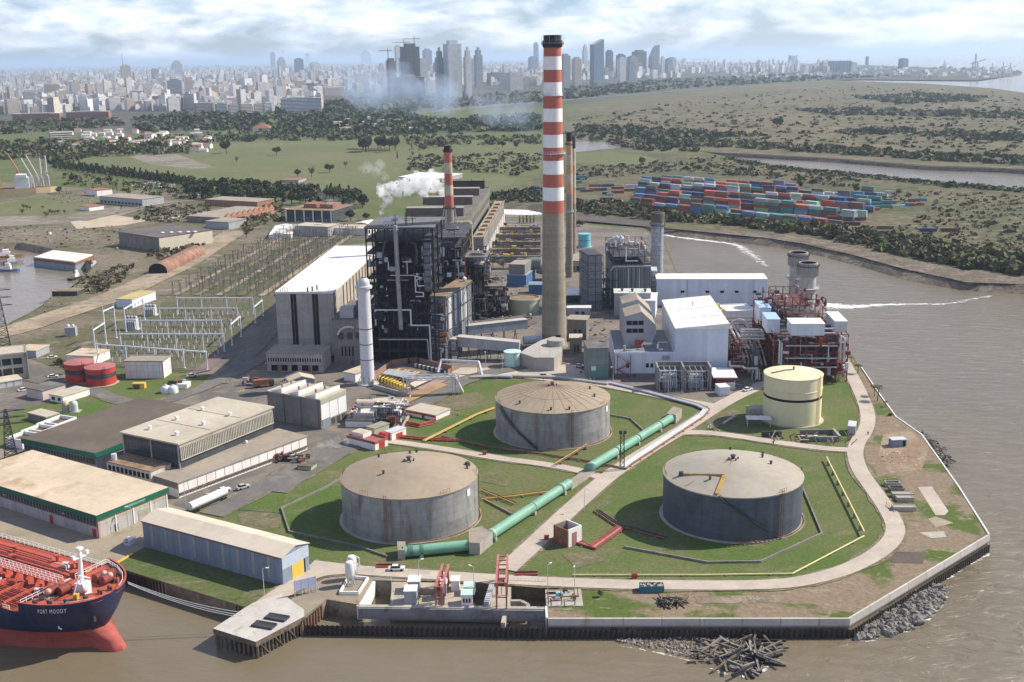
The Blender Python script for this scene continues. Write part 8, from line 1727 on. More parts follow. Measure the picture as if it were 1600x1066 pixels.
# ---------------------------------------------------------------- left bank: halls, houses, boats, cars
for a in ((((-0+155),307),(222,312),(236,306),318,M['grey'],M['roofg'],'long low grey hall with flat roof beside the car park'),((292,338),(352,341),(378,323),347,M['concd'],M['roofg'],'low grey hall with sawtooth brick gables along its right side'),((321,346),(357,348),(362,341),357,M['grey'],M['roofg'],'small grey lean-to in front of the gabled brick hall'),((320,312),(402,316),(405,310),321,M['brick'],M['roofg'],'long narrow brick hall behind the gabled brick hall'),((185,363),(248,372),(326,359),384,M['concd'],mat('dark_shed_roof',(.12,.1,.095),v=.2,s=.05),'wide shed with dark roof and cream right hand wall'),((446,328),(519,330),(527,320),346,M['dark2'],M['roofr'],'dark glazed block with red roof huts behind the post field'),((420,368),(455,367),(470,352),374,M['whitew'],M['whiteroof'],'small white gabled shed at the back of the post field'),((460,353),(512,355),(520,350),368,M['grey'],M['roofc'],'grey flat block in the row behind the post field'),((514,357),(575,358),(578,352),367,M['whitew'],M['roofc'],'long white wall block right of the grey flat one'),((553,350),(577,351),(579,346),357,M['conc'],M['whiteroof'],'beige gabled house behind the long white wall block'),((440,360),(455,361),(462,350),368,M['whitew'],M['rooft'],'tan roofed cottage left of the grey flat block'),((622,277),(690,279),(694,271),283,M['grey'],M['whiteroof'],'wide pale roofed sports shed behind the steam cloud'),((81,456),(120,456),(124,451),462,M['dark2'],M['mud'],'flat brown roofed boat landing at the dock edge'),((134,296),(151,298),(153,293),305,M['whitew'],M['tile'],'white house with red tiled roof near the dock lawn'),((122,322),(139,324),(143,319),328,M['whitew'],M['tile'],'small red roofed kiosk on the dock plaza'),((440,282),(466,282),(468,278),286,M['grey'],M['tile'],'low red roofed hut at the edge of the park')):
    gab='gy' if 'gabled' in a[6] and 'hall' not in a[6] else 'flat'
    B=bldg('shed' if 'shed' in a[6] else 'house' if 'house' in a[6] or 'cottage' in a[6] or 'hut' in a[6] else 'low_building',a[6],'building',a[0],a[1],a[2],max(2.5,ht(a[0][0],a[3],a[0][1])),a[4],a[5],gab,1.2,.4)
    if 'cream right' in a[6]: panelbox(B.t,'cream_wall',mat('cream_wall',(.56,.5,.4),v=.08,s=.1),B.L,B.D,'r',0,B.D,0,B.H-.1,.1); windows(B.t,B.L,B.D,'r',B.D*.3,B.D*.9,1.5,3.5,4,1,.25,.8); [vents(B,[(u,365-(u-250)*.03)],1.6,1.0) for u in (254,268,281,294,305)]
    elif 'sawtooth' in a[6]:
        for k in range(9): m=MB(); y=B.D*(k+.1)/9; m.face([(B.L+.1,y,B.H),(B.L+.1,y+B.D/9.5,B.H),(B.L+.1,y+B.D/19,B.H+4)]); m.face([(B.L-3,y,B.z),(B.L+.1,y,B.H+.4),(B.L+.1,y+B.D/19,B.H+4)]); m.face([(B.L+.1,y+B.D/9.5,B.H+.4),(B.L-3,y+B.D/9.5,B.z),(B.L+.1,y+B.D/19,B.H+4)]); m.build('brick_gable',mat('orange_brick',(.4,.19,.12),v=.15,s=.3),B.t)
        panelbox(B.t,'brick_wall',mat('orange_brick',(.4,.19,.12)),B.L,B.D,'r',0,B.D,0,B.H,.1)
    elif 'long low grey' in a[6]: windows(B.t,B.L,B.D,'f',1,B.L-1,1,3.4,12,1,.6,.8)
    elif 'dark glazed' in a[6]:
        for k in range(6): panelbox(B.t,'pale_pilaster',M['whitew'],B.L,B.D,'f',B.L*k/5.2,B.L*k/5.2+1.0,0,B.H,.3)
        for x in (.25,.6): m=MB(); m.box(B.L*x,B.D*.3,B.z,B.L*x+12,B.D*.7,B.z+3.5); m.build('red_roof_hut',M['tile'],B.t)
# rusty vaulted shed and barge
a,b=g(247,428),g(308,398); t=T('vaulted_shed','long rusty barrel vaulted shed with a black open end beside the post field','shed',(a.x,a.y,0)); d=b-a; e=d.normalized(); n=Vector((e.y,-e.x,0)); m=MB(off=t); N=10; R=6
for s in range(9):
    for i in range(N):
        p0,p1=[a+d*(s/9+(.0 if q==0 else 1/9.3)) for q in (0,1)]; A0,A1=pi*i/N,pi*(i+1)/N; f=lambda p,A: p+n*(cos(A)*R)+Vector((0,0,2.2+sin(A)*R*.75)); m.face([f(p0,A0),f(p0,A1),f(p1,A1),f(p1,A0)][::-1])
    for sg in (-1,1): p0=a+d*s/9+n*sg*R; p1=a+d*(s+.97)/9+n*sg*R; m.wall(p0,p1,0,2.2)
m.build('vault',mat('rusty_vault',(.24,.13,.09),v=.3,s=.1,c2=(.36,.25,.18),f=.56,r=.9),t); m=MB(off=t); m.face([a+n*(cos(pi*i/N)*R*.97)+e*.3+Vector((0,0,2.2+sin(pi*i/N)*R*.73)) for i in range(N+1)]+[a-n*R*.97+e*.3,a+n*R*.97+e*.3]); m.build('open_end',M['black'],t)
a,b,c=g(53,411,-2),g(118,419,-2),g(147,407,-2); t=T('barge','flat grey barge with white roof and rust red edge moored in the dock','barge',(a.x,a.y,WZ)); n=(c-b); m=MB(off=t); P=[a,b,b+n,a+n]; m.prism([(p.x,p.y) for p in P],-4.5,-.4); m.build('hull',M['bluegrey'],t); m=MB(off=t); m.prism([(p.x,p.y) for p in P],-.39,1.5); m.build('rust_band',M['rust'],t); m=MB(off=t); cc=sum(P,Vector())/4; m.prism([((p-cc)*.97+cc)[:2] for p in P],1.51,2.2); m.build('white_cover',mat('ribbed_cover',(.66,.6,.55),v=.06,s=.1,seam=(9,60,.4,0),seamc=.8),t)
def boat(label,u,v,L,ang,hullc,cab=True,grp='boats in the small dock'):
    p=g(u,v,WZ); t=T('workboat',label,'boat',(p.x,p.y,WZ),ang,grp); m=MB(); w=L*.16; P=[(-L/2,-w),(L*.2,-w),(L*.42,-w*.6),(L/2,0),(L*.42,w*.6),(L*.2,w),(-L/2,w)]; m.prism(P,-.4,1.5,0,1); m.build('hull',[hullc,M['wood']],t)
    m=MB(); m.box(-L*.15,-w*.6,1.5,L*.15,w*.6,3.8); m.box(-L*.05,-w*.45,3.8,L*.12,w*.45,5.6); m.build('deckhouse',M['whitew'],t); m=MB(); m.cyl((-L*.12,0,3.8),(-L*.12,0,6.6),.5,.45,10); m.build('funnel',M['redb'],t); m=MB(); m.beam((L*.02,0,5.6),(L*.02,0,9),.16); m.build('mast',M['dark2'],t)
boat('small dark tug with white wheelhouse at the near dock corner',119,436,12,1.2,M['dark']); boat('second tug with white wheelhouse just behind the near dock one',147,421,14,.7,M['dark2']); boat('low blue tug at the left side of the dock',12,424,16,.1,M['blue']); boat('white and blue workboat along the left dock quay',18,412,18,.5,M['bluegrey']); boat('rusty flat workboat at the upper left of the dock',8,402,26,.45,M['rust']); boat('red hulled boat laid up on the grass beside the dock',78,374,12,-.4,M['red'])
# dry dock ship and cranes at the far left
p=g(25,303); t=T('cargo_ship','white and cream cargo ship in the shipyard at the far left','ship',p,.35); m=MB(); m.prism([(-40,-8),(20,-8),(34,-4),(40,0),(34,4),(20,8),(-40,8)],0,6,0,1); m.build('hull',[mat('cream_hull',(.5,.4,.22),v=.15,s=.1),M['redb']],t); m=MB(); m.box(0,-7,6,14,7,17); m.box(2,-8,17,12,8,20); m.build('superstructure',M['white'],t)
for x in (-30,-14,24): m=MB(); m.beam((x,0,6),(x,0,24),.8); m.beam((x,0,9),(x+8,0,19),.5); m.build('derrick',M['yel'],t)
for u,vb,vt,j,lab in ((52,302,247,-1,'first grey shipyard crane with leaning jib'),(60,300,243,-1,'second grey shipyard crane with leaning jib'),(67,300,247,0,'third slim upright shipyard tower'),(76,300,243,0,'fourth slim upright shipyard tower'),(30,290,240,1,'orange shipyard crane behind the cargo ship')):
    p=g(u,vb); H=ht(u,vb,vt); t=T('dock_crane',lab,'crane',p,0,'shipyard cranes'); m=MB(); cl=M['greyl'] if j<1 else mat('orange_crane',(.5,.24,.1))
    for x in (-2,2): m.beam((x,0,0),(x*.5,0,H*.45),1.0)
    m.beam((0,0,H*.3),(0,0,H*(.5 if j else 1)),1.3); m.build('tower',cl,t); m=MB(); m.beam((0,0,H*.5),(-9 if j else 5,0,H*(1 if j else .6)),1.0); m.build('jib',cl,t)
# cars
car=T('parked_car','car','car',(0,0,-40)); m=MB(); m.prism([(-2.1,-.85),(2.1,-.85),(2.1,.85),(-2.1,.85)],.3,.85); cb=m.build('body',mat('car_paint',(1,1,1),v=.04,objcol=True,r=.3),car); m=MB()
a=[(-1.5,-.75),(1.0,-.75),(1.0,.75),(-1.5,.75)]; b=[(-1.1,-.65),(.4,-.65),(.4,.65),(-1.1,.65)]
for i in range(4): j=(i+1)%4; m.face([(*a[i],.86),(*a[j],.86),(*b[j],1.45),(*b[i],1.45)])
m.face([(*q,1.45) for q in b],1); m.build('cabin',[M['glass'],mat('car_paint',(1,1,1),objcol=True)],car)
for x in (-1.3,1.3):
    for y in (-.86,.86): m=MB(); m.cyl((x,y-.08,.32),(x,y+.08,.32),.32,.32,10); m.build('wheel',M['black'],car)
CC=(('white',(.75,.75,.75)),('silver',(.45,.46,.48)),('dark',(.05,.05,.06)),('red',(.4,.04,.03)),('blue',(.08,.14,.3))); first=[True]
def putcar(q,ang,ci,lab,grp='parked cars'):
    col=(*CC[ci][1],1)
    if first[0]: first[0]=False; o=car; o.location=q; o.rotation_euler.z=ang; o['label']=lab; [setattr(c,'color',col) for c in car.children]
    else: o=dup(car,q,ang,lab,color=col)
    o['group']=grp
q0,q1,q2=g(203,290),g(262,297),g(222,282)
for i in range(16):
    for j in range(4):
        if r.random()<.8: ci=r.choices(range(5),(5,4,2,1,1))[0]; putcar(q0+(q1-q0)*(i/16)+(q2-q0)*(j/4),1.3,ci,'%s car in the car park behind the long grey hall'%CC[ci][0],'cars in the car park')
for u,v,ci,a,lab in ((82,560,0,.5,'white van like car on the bend left of the red tanks'),(37,611,0,.6,'white car beside the pinkish house'),(83,590,0,.3,'white car next to the grey garage wall'),(450,718,2,.8,'dark truck cab in front of the low white wing'),(422,719,3,.8,'red machine parked at the end of the low wing'),(131,455,0,.2,'white car at the boat landing'),(1140,598,1,.3,'silver car behind the grey cabins')): putcar(g(u,v),a,ci,lab)
for i in range(70): f=r.random(); q=g(632,179).lerp(g(1050,142),f)+Vector((r.uniform(-8,8),r.uniform(-8,8),.3)); ci=r.choices(range(5),(6,3,2,1,1))[0]; o=None; putcar(q,.5,ci,'%s vehicle in the traffic on the far motorway'%CC[ci][0],'traffic on the motorway')
# white tanker trailer by the asphalt road
a,b=g(297,803),g(353,778); t=T('tank_trailer','long white tank trailer standing on the asphalt beside the lawn','trailer',(a.x,a.y,0)); m=MB(off=t); u=Vector((0,0,2.3)); m.cyl(a+u,b+u,1.25,1.25,18); m.build('tank',M['white'],t,smooth=True); m=MB(off=t); m.beam(a+Vector((0,0,1)),b+Vector((0,0,1)),1.4,.3); m.build('chassis',M['dark2'],t)
e=(b-a).normalized(); n=Vector((-e.y,e.x,0))
for f in (.08,.16,.84,.92):
    for s in (-1,1): m=MB(off=t); q=a.lerp(b,f)+n*s*1.1+Vector((0,0,.5)); m.cyl(q-n*.15,q+n*.15,.5,.5,12); m.build('wheel',M['black'],t)
m=MB(off=t); q=a.lerp(b,.5)+Vector((0,0,3.5)); m.cyl(q,q+Vector((0,0,.4)),.4,.4,10); m.build('hatch',M['greyl'],t)
# houses among the trees on the left and the little settlement right of the park
for i in range(120):
    if i<80: u,v=r.uniform(95,330),r.uniform(206,238)
    else: u,v=r.uniform(520,690),r.uniform(188,207)
    if 60<u<300 and v>232: v-=8
    q=g(u,v); L,D,h=r.uniform(8,16),r.uniform(7,11),r.uniform(3.5,7); m=MB(); m.box(-L/2,-D/2,0,L/2,D/2,h)
    for sx in (-1,1): m.face([(sx*L/2,-D/2,h),(sx*L/2,D/2,h),(sx*L/2,0,h+2)][::sx]); 
    rf=r.random()<.35
    for sy in (-1,1): m.face([(-L/2-.4,sy*(D/2+.4),h-.1),(L/2+.4,sy*(D/2+.4),h-.1),(L/2+.4,0,h+2.1),(-L/2-.4,0,h+2.1)][::-sy],1)
    o=m.build('small_house',[M['whitew'],M['tile'] if rf else M['roofc']],loc=(q.x,q.y,0),rot=r.uniform(-.4,.4)); tag(o,'%s house with %s roof among the trees %s'%('white','red' if rf else 'pale','left of the park' if i<80 else 'behind the park'),'house','small houses '+('left of' if i<80 else 'behind')+' the park')
p=g(410,206); t=T('pavilion','large red pyramid roofed pavilion at the far edge of the park','pavilion',p); m=MB(); m.box(-16,-12,0,16,12,7); m.build('wall',M['whitew'],t); m=MB(); 
for A,Bq in (((-19,-15),(19,-15)),((19,-15),(19,15)),((19,15),(-19,15)),((-19,15),(-19,-15))): m.face([(*A,7),(*Bq,7),(0,0,17)])
m.build('roof',M['tile'],t)
# ---------------------------------------------------------------- foam on the water
def foammat():
    m,nt,bs=newmat('white_foam'); L=nt.links; ob=_n(nt,'NewGeometry').outputs['Position']; uv=_n(nt,'TexCoord').outputs['UV']; sx=_n(nt,'SeparateXYZ'); L.new(uv,sx.inputs[0])
    n=_noise(nt,_scale(nt,ob,(.22,.4,.2)),1,9,.78,1.6); e=_math(nt,'MULTIPLY',_math(nt,'ABSOLUTE',_math(nt,'SUBTRACT',sx.outputs[0],.5)),.55)
    k=_ramp(nt,_math(nt,'SUBTRACT',n,_math(nt,'ADD',e,sx.outputs[1])),.44,.53)
    tr=_n(nt,'BsdfTransparent'); mx=_n(nt,'MixShader'); bs.inputs['Base Color'].default_value=(.8,.8,.8,1); bs.inputs['Roughness'].default_value=.9
    L.new(k,mx.inputs[0]); L.new(tr.outputs[0],mx.inputs[1]); L.new(bs.outputs[0],mx.inputs[2]); L.new(mx.outputs[0],nt.nodes['Material Output'].inputs[0]); return m
fm=foammat()
def foam(label,pts,ws,fade):
    P=smooth_line([g(*q,WZ) for q in pts],2); n=len(P); m=MB(off=(P[0].x,P[0].y,WZ)); L,R=[],[]
    for i,p in enumerate(P):
        f=i/(n-1)*(len(ws)-1); k=min(int(f),len(ws)-2); w=ws[k]+(ws[k+1]-ws[k])*(f-k); d=(P[min(i+1,n-1)]-P[max(0,i-1)]).normalized(); nn=Vector((-d.y,d.x,0))*w/2; L.append(p+nn+Vector((0,0,.06))); R.append(p-nn+Vector((0,0,.06)))
    for i in range(n-1):
        f0,f1=[fade[0]+(fade[1]-fade[0])*q/(n-1) for q in (i,i+1)]; m.face([R[i],R[i+1],L[i+1],L[i]],0,[(0,f0),(0,f1),(1,f1),(1,f0)])
    o=m.build('foam',[fm]); o['kind']='stuff'; o['label']=label; o['category']='foam'
foam('white foam trail leaving the outfall behind the red framework',[(1285,476),(1320,480),(1370,477),(1420,475),(1480,476),(1510,469),(1550,462)],(14,26,12,10,9,14,8),(-.12,.06))
foam('white foam arc drifting from the bank behind the long hall',[(1040,367),(1070,372),(1110,377),(1150,382),(1165,392),(1185,405),(1200,417)],(14,18,16,20,30,22,10),(-.08,.06))
foam('broad white foam in the channel left of the tall chimney',[(778,328),(800,328),(830,329),(850,329)],(60,60,60,50),(-.35,-.3))
foam('small surf along the rocks at the headland corner',[(1345,1003),(1400,993),(1442,976),(1474,942),(1480,918)],(2,5,6,5,2),(.03,.05))
foam('thin surf at the foot of the headland sheet piling',[(1480,905),(1500,890),(1530,875),(1548,864)],(3,4,4,2),(.0,.03))
foam('broken surf around the driftwood heap',[(1110,1045),(1150,1060),(1190,1050),(1215,1030)],(2,5,6,3),(.03,.05))
foam('surf line at the gravel spit edge',[(970,1010),(1030,1020),(1090,1036)],(1,2.5,2),(.04,.05))
# ---------------------------------------------------------------- smoke and steam
def volmat(name,col,dens,scale,lo,hi,det=5,anis=.1,zs=1.0):
    m=bpy.data.materials.new(name); m.use_nodes=True; nt=m.node_tree; nt.nodes.clear(); L=nt.links; out=_n(nt,'OutputMaterial'); v=_n(nt,'VolumePrincipled'); v.inputs['Color'].default_value=(*col,1); v.inputs['Anisotropy'].default_value=anis
    ob=_n(nt,'NewGeometry').outputs['Position']; k=_ramp(nt,_noise(nt,_scale(nt,ob,(1,1,zs)),scale,det,.62,.4),lo,hi); L.new(_math(nt,'MULTIPLY',k,dens),v.inputs['Density']); L.new(v.outputs[0],out.inputs['Volume']); return m
def puff(name,label,balls,mt,cat):
    """overlapping puffs fused into one closed skin"""
    c=Vector(balls[0][0]); m=MB(off=c)
    for (p,r_) in balls: m.ball(p,r_,14,9)
    o=m.build(name,[mt],None); md=o.modifiers.new('fuse','REMESH'); md.mode='VOXEL'; md.voxel_size=min(b[1] for b in balls)*.16; R_=sum(b[1] for b in balls)/len(balls)
    tx=bpy.data.textures.new('billow','CLOUDS'); tx.noise_scale=R_*1.2; tx.noise_depth=4; dm=o.modifiers.new('billow','DISPLACE'); dm.texture=tx; dm.texture_coords='GLOBAL'; dm.strength=R_*2.6; dm.mid_level=.45
    o['label']=label; o['category']=cat; o['kind']='stuff'; return o
r=random.Random(5)
def at(u,v,Y):      # point on the pixel's sight line at ground distance Y
    dx,dy=u-800,533-v; c,s=cos(ROLL),sin(ROLL); x,y=dx*c+dy*s,-dx*s+dy*c; d=Vector((x,FPX*cos(PITCH)+y*sin(PITCH),-FPX*sin(PITCH)+y*cos(PITCH))); return Vector((0,0,CAMH))+d*(Y/d.y)
bl=[]
for u,v,rr in ((690,300,6),(680,292,8.5),(670,285,11),(660,290,11),(648,288,10),(640,283,8),(676,276,7),(630,289,9),(618,293,8),(610,290,6),(603,297,7),(594,300,5),(622,304,6),(606,312,6),(600,322,4.5),(597,331,3.2),(640,300,6),(662,303,6),(650,276,5),(592,289,4)):
    bl.append((at(u,v,700+r.uniform(-6,6)),rr*.42*1.08))
puff('steam_cloud','dense white steam cloud drifting left behind the short banded chimney',bl,volmat('white_steam',(1,1,1),.34,.26,.36,.6,6,.0),'steam')
puff('steam_cloud','faint grey wisp of steam above the dense steam cloud',[(at(u,v,760),q*.42) for u,v,q in ((588,268,9),(578,262,8),(592,258,7),(570,268,7),(600,278,6),(596,272,7))],volmat('thin_steam',(.9,.91,.93),.07,.12,.38,.66,5,.2),'steam')
puff('steam_cloud','thin wisp of steam low over the dense wood',[(at(u,v,680),q*.4) for u,v,q in ((500,300,6),(505,308,6),(515,313,7),(530,314,6),(543,317,5))],volmat('thin_steam',(.9,.91,.93),.05,.12,.38,.66),'steam')
puff('steam_cloud','low grey steam blowing across the asphalt by the fire pump yard',[(at(u,v,378),q*.2) for u,v,q in ((540,690,5),(528,692,6),(515,695,8),(502,700,9),(490,706,8),(482,710,6))],volmat('ground_steam',(.9,.9,.9),.22,.3,.36,.66),'steam')
puff('steam_cloud','small pale steam puff at the foot of the twin exhaust stacks',[(at(u,v,480),q*.27) for u,v,q in ((1290,486,8),(1278,484,8),(1265,488,8),(1255,492,7),(1272,493,7))],volmat('ground_steam2',(.9,.9,.92),.1,.25,.36,.64),'steam')
bl=[]
Ys=[700,820,1000,1250,1550,1900,2250,2600]; C_=[(884,206,4,900/900),(862,198,12,0),(838,188,21,0),(800,176,30,0),(750,163,32,0),(690,152,42,0),(630,140,50,0),(575,132,52,0)]
for (u,v,q,_),Y in zip(C_,Ys):
    for k in range(5): bl.append((at(u+r.uniform(-.5,.5)*q*1.2,v+r.uniform(-.4,.4)*q*.6,Y+r.uniform(-80,80)*(Y>720)),max(3.2,q*.62*Y/FPX)))
puff('smoke_plume','thin blue smoke drifting left from the orange banded chimneys over the city',bl,volmat('blue_smoke',(.62,.76,.98),.0075,.011,.34,.7,4,.0,1.6),'smoke')
for o in C.objects:
    if o.name.startswith('smoke_plume'): o.modifiers['fuse'].voxel_size=9
# ---------------------------------------------------------------- haze: even air round everything
hm=bpy.data.materials.new('air'); hm.use_nodes=True; nt=hm.node_tree; nt.nodes.clear(); out=_n(nt,'OutputMaterial'); v=_n(nt,'VolumePrincipled'); v.inputs['Color'].default_value=(.62,.79,1.0,1); v.inputs['Density'].default_value=.000042; v.inputs['Anisotropy'].default_value=.25; nt.links.new(v.outputs[0],out.inputs['Volume'])
m=MB(); m.box(-151000,-400,-9.5,151000,149000,330); o=m.build('haze',[hm]); o['kind']='stuff'; o['label']='pale blue air that fades the far city and marsh'; o['category']='haze'
# ---------------------------------------------------------------- gas yard, portal pipe and turbine skid by the white stack
a=g(583,606); t=T('gas_yard','brick walled yard packed with yellow gas pipes beside the white steel stack','gas yard',(a.x,a.y,0)); m=MB(off=t); bw=mat('pinkish_brick_wall',(.3,.17,.13),v=.15,s=.4)
W1=[g(*q) for q in ((583,606),(586,590),(612,571),(650,566),(708,580),(700,588))]
for p,q in zip(W1,W1[1:]): m.beam(p+Vector((0,0,1.2)),q+Vector((0,0,1.2)),.4,2.4)
m.build('brick_wall',bw,t); m=MB(off=t); m.beam(g(583,607)+Vector((0,0,.9)),g(634,621)+Vector((0,0,.9)),.5,1.8); m.build('front_wall',M['conc'],t)
P=[g(597,583,3.4),g(608,576,3.4),g(652,583,3.4),g(640,592,3.4)]; m=MB(off=t); m.prism([(p.x,p.y) for p in P],3.2,3.4,0,0,True); m.build('canopy',M['grey'],t)
for p in P: m=MB(off=t); m.beam((p.x,p.y,0),(p.x,p.y,3.2),.2); m.build('canopy_post',M['yel'],t)
for k in range(9):
    p=g(592+k*4.6,597+k*1.9); m=MB(off=t); e=Vector((3.2,5,0)).normalized()
    m.tube([p+Vector((0,0,.4)),p+Vector((0,0,2.2)),p+e*3+Vector((0,0,2.2)),p+e*3+Vector((0,0,.6)),p+e*6+Vector((0,0,.6))],.33,8); m.build('yellow_pipe',M['yel'],t)
for k in range(8):
    p,q=g(601+k*5,590+k*1.2),g(625+k*5,580+k*.8); m=MB(off=t); m.tube([p+Vector((0,0,1.0)),q+Vector((0,0,1.0))],.26,6); m.build('gas_pipe',(M['yel'],M['rust'],M['roofc'])[k%3],t)
for k in range(3): p,q=g(640+k*3,606+k*1.5),g(668+k*4,592+k*1.5); m=MB(off=t); m.tube([p+Vector((0,0,1.2)),q+Vector((0,0,1.2))],.5,10); m.build('lagged_pipe',mat('tan_lagging',(.5,.42,.32),v=.12,s=.3),t)
for k in range(14): p=g(650+k*3.2,574+k*.7); m=MB(off=t); m.cbox((p.x,p.y,0),1.2,1.2,1.6); m.build('valve_block',M['dark2'] if k%2 else M['greyl'],t)
area('pink_strip',[(650,609),(664,612),(700,595),(690,590)],mat('pink_paving',(.34,.22,.19),v=.12,s=.1,world=True))
area('earth_strip',[(600,640),(640,630),(700,603),(690,600),(650,612),(600,628)],mat('orange_earth',(.34,.22,.12),v=.2,s=.1,world=True)); area('earth_strip',[(560,668),(600,655),(640,634),(630,630),(590,645),(555,660)],mat('orange_earth',(.34,.22,.12)))
# portal carrying the pipes over the road
A,Bq=g(636,619),g(712,616); H=ht(636,619,588); t=T('pipe_portal','grey lattice portal carrying pipes across the asphalt road','pipe portal',(A.x,A.y,0)); d=(Bq-A); n=Vector((-d.y,d.x,0)).normalized()
for q in (A,Bq):
    m=MB(off=t); w=1.3
    C4=[q+Vector((x,y,0)) for x,y in ((-w,-w),(w,-w),(w,w),(-w,w))]
    for p in C4: m.beam(p,p+Vector((0,0,H)),.28)
    for k in range(5):
        for i in range(4): j=(i+1)%4; m.beam(C4[i]+Vector((0,0,H*k/5)),C4[j]+Vector((0,0,H*(k+1)/5)),.14)
    m.build('lattice_leg',M['galv'],t)
    m=MB(off=t)
    for s in (-.5,.5): m.tube([q+n*s+Vector((0,0,.5)),q+n*s+Vector((0,0,H))],.28,6)
    m.build('riser',M['greyl'],t)
m=MB(off=t)
for s in (-1.3,1.3): m.beam(A+n*s+Vector((0,0,H)),Bq+n*s+Vector((0,0,H)),.3); m.beam(A+n*s+Vector((0,0,H-1.6)),Bq+n*s+Vector((0,0,H-1.6)),.3)
for k in range(14):
    for s in (-1.3,1.3): m.beam(A+d*k/14+n*s+Vector((0,0,H if k%2 else H-1.6)),A+d*(k+1)/14+n*s+Vector((0,0,H-1.6 if k%2 else H)),.16)
m.build('truss',M['galv'],t)
for s in (-.8,0,.8): m=MB(off=t); m.tube([A+n*s+Vector((0,0,H-.9)),Bq+n*s+Vector((0,0,H-.9)),Bq+d.normalized()*3+n*s+Vector((0,0,.8))],.34,8); m.build('pipe_run',M['greyl'] if s else M['roofc'],t)
A=g(687,583); t=T('overhead_pipe','fat silver pipe on yellow posts stepping over the road by the mint tank','pipe',(A.x,A.y,0)); m=MB(off=t); hp=5.2
m.tube([g(684,585)+Vector((0,0,.8)),g(690,581)+Vector((0,0,hp)),g(748,584)+Vector((0,0,hp)),g(753,590)+Vector((0,0,.9)),g(800,592)+Vector((0,0,.9))],.55,10); m.build('pipe_run',M['galv'],t)
for u,v in ((706,583),(747,585)): m=MB(off=t); m.beam(g(u,v),g(u,v)+Vector((0,0,hp)),.4); m.build('yellow_post',M['yel'],t)
# gas turbine skid
a=g(540,668); t=T('gas_turbine_unit','cluster of pale tanks, pipes and white casings at the foot of the white steel stack','gas turbine',(a.x,a.y,0),-.1); tw=mat('pale_casing',(.58,.56,.52),v=.1,s=.2,st=(.35,.3,.24),sf=.4)
m=MB(); m.box(0,6,0,9,12,3.6); m.build('casing',tw,t); m=MB(); m.box(8,9,0,17,20,4.6); m.build('casing',tw,t); m=MB(); m.cyl((1,15,4.2),(9,15,4.2),2.0,2.0,18); m.build('tank',mat('beige_tank',(.52,.44,.36),v=.1),t,smooth=True)
m=MB(); m.prism([(9,13),(17,15),(14,22),(6,19)],5.2,5.4,0,0,True); m.build('cover_roof',M['roofc'],t); m=MB(); m.box(0,0,0,10,5.5,2.4); m.build('white_wall',M['whitew'],t); m=MB(); m.box(-.15,-.15,2.41,10.15,5.6,2.7); m.build('dark_cover',M['dark2'],t)
m=MB(); m.cyl((10.5,2,1.2),(15,2,1.2),1.1,1.1,14); m.build('silencer',M['concd'],t,smooth=True)
m=MB(); m.tube([(16,8,4),(19,8,4),(19,6,4),(19,6,.6)],.6,10); m.tube([(13,10,5.5),(18,10,6),(20,10,6)],.5,8); m.build('white_pipe',wr,t)
clutter(t,[M['greyl'],M['dark2'],tw,M['redb'],M['grey']],0,-1,20,24,.3,5.5,60,91,.7,2.4,.55); frame(t,M['dark2'],11,1,20,9,0,6,3,2,2,.2,.3,92,deck=M['dark2'])
m=MB(); m.box(20.5,-2,0,21.3,24,.7); m.build('kerb',M['conc'],t)
# lorry, machines and scrap
def lorry(label,u,v,ang,cab,box):
    t=T('lorry',label,'lorry',g(u,v),ang); m=MB(); m.box(-4,-1.2,1.1,2.2,1.2,3.4); m.build('cargo_box',box,t); m=MB(); m.box(2.4,-1.15,.6,4.2,1.15,2.9); m.build('cab',cab,t); m=MB(); m.box(4.2,-1,1.8,4.26,1,2.7); m.build('windscreen',M['glass'],t)
    for x in (-3,-1.8,3.2):
        for y in (-1.1,1.1): m=MB(); m.cyl((x,y-.15,.5),(x,y+.15,.5),.5,.5,12); m.build('wheel',M['black'],t)
lorry('dark lorry with pale panels parked behind the sawtooth block',412,605,.4,M['dark2'],M['rust']); lorry('white and blue lorry beside the rusty annex near the long ducts',713,500,.1,M['blue'],M['white']); lorry('white lorry on the road in front of the wood',305,306,-.2,M['white'],M['greyl'])
for u,v,lab,sd in ((463,722,'jumble of dark red machine parts at the end of the low white wing',3),(424,722,'heap of red machinery on the asphalt against the low white wing',4),(395,602,'heap of machine parts behind the pale roofed hall',5),(528,565,'small wrecked machinery at the annex corner',6),(275,604,'stack of pipes beside the small white tanks',7)):
    t=T('machine_heap',lab,'machinery',g(u,v)); clutter(t,[M['redb'],M['dark2'],M['rust'],M['greyl']],-4,-2,4,3,.2,2.2,22,sd,.5,1.6,.35)
B=bldg('green_tank_box','open pale green steel box on the grass by the red machine parts','container',(465,729),(486,731),(490,724),ht(475,736,730),M['olive'],M['wood'],ov=.05)
J=[M['rust'],M['dark2'],M['wood'],M['rust'],M['bluegrey'],M['wood'],M['conc'],M['dark']]
rubble('scrap_field','scattered scrap, timber and machine parts over the dock yard',[(0,352),(120,356),(190,350),(215,385),(180,400),(150,388),(90,388),(35,377),(0,378)],330,.4,1.7,J,31,1.2,.3,z0=0)
rubble('scrap_field','scattered scrap and pallets around the shipyard sheds',[(80,292),(200,312),(190,335),(120,325),(70,310)],160,.5,1.8,J,32,1.2,.3,z0=0)
rubble('scrap_field','odds and ends lying about the plant court right of the tall chimney',[(890,560),(915,470),(955,480),(960,590),(920,600)],120,.3,1.2,J,33,1,.3,z0=0)
rubble('scrap_field','odds and ends lying about between boiler house and old wing',[(745,500),(780,440),(845,430),(845,540),(760,560)],220,.3,1.6,J,34,2.4,.3,z0=0)
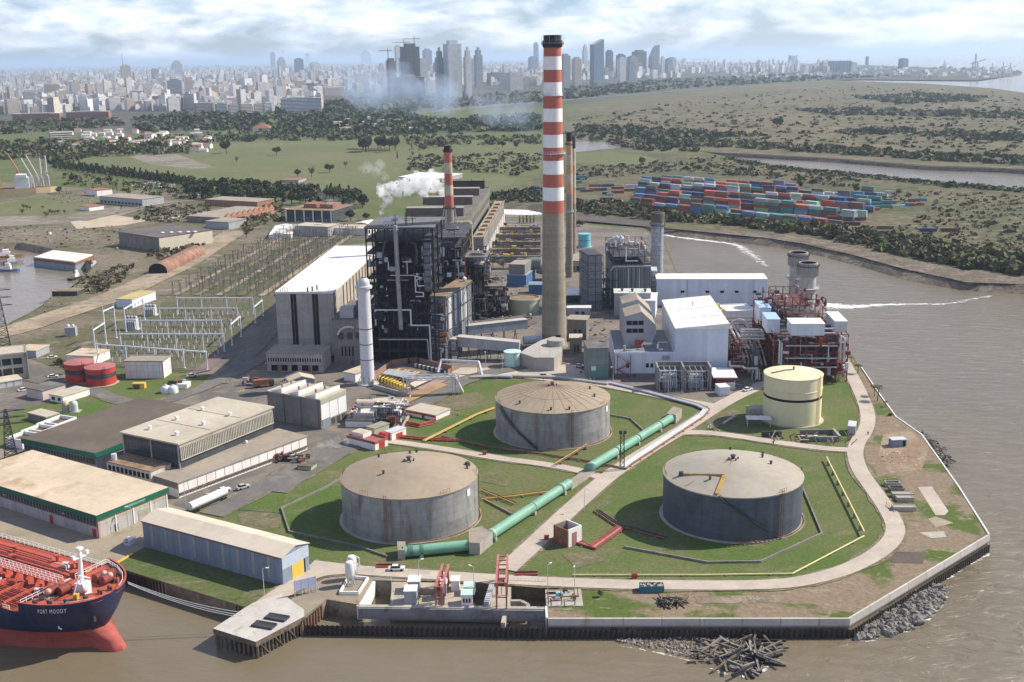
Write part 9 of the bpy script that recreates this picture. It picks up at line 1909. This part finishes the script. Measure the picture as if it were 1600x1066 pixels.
rubble('scrap_field','odds and ends in the yard around the sawtooth block',[(400,600),(470,590),(520,600),(440,602)],60,.3,1.0,J,35,1,.3,z0=0)
rubble('scrap_field','machine parts and stores beside the red steel framework',[(1140,600),(1190,598),(1200,606),(1150,618)],50,.3,1.0,J,36,1,.3,z0=0)
rubble('bank_litter','driftwood and stones along the dock shore',[(62,480),(85,459),(120,444),(140,452),(100,475),(70,490)],70,.3,1.1,J,37,.8,.3,z0=0)
for u,v,ci,a,lab in ((905,575,0,.2,'white car beside the foot of the tallest chimney'),(850,590,1,.1,'silver car on the pale apron behind the ribbed tank'),(560,640,0,.9,'white car next to the gas turbine casings'),(668,592,2,.6,'dark car on the road beside the gas yard'),(350,770,0,.7,'white car on the asphalt beside the low wing'),(380,765,1,.7,'silver car on the asphalt beside the low wing'),(1168,612,0,.6,'white car behind the cream tank road'),(120,700,3,.3,'red car between the brown roofed hall and the warehouse'),(300,590,1,.5,'silver car on the bend by the small plastic tanks'),(620,893,0,0,'white car on the river road behind the intake')): putcar(g(u,v)+Vector((0,0,.4)),a,ci,lab)
# one walker on the riverside road
q=g(1356,681); t=T('person','person in dark clothes walking on the riverside road','person',q); bmv=[((0,0,.95),.16),((0,0,1.15),.17),((0,0,1.4),.19),((0,0,1.52),.07),((0,0,1.66),.11),((.1,.0,.9),.1),((.13,.14,.5),.075),((.13,.02,.08),.055),((-.1,0,.9),.1),((-.12,-.1,.5),.075),((-.12,-.22,.1),.055),((.22,0,1.4),.07),((.27,-.06,1.12),.05),((.27,.03,.88),.04),((-.22,0,1.4),.07),((-.27,.06,1.12),.05),((-.27,.12,.88),.04)]
me=bpy.data.meshes.new('body'); me.from_pydata([p for p,_ in bmv],[(0,1),(1,2),(2,3),(3,4),(0,5),(5,6),(6,7),(0,8),(8,9),(9,10),(2,11),(11,12),(12,13),(2,14),(14,15),(15,16)],[]); o=bpy.data.objects.new('body',me); C.objects.link(o); o.parent=t; me.materials.append(M['dark2']); sk=o.modifiers.new('skin','SKIN')
for v_,(_,r_) in zip(me.skin_vertices[0].data,bmv): v_.radius=(r_,r_)
me.skin_vertices[0].data[0].use_root=True; o.modifiers.new('sub','SUBSURF').levels=1
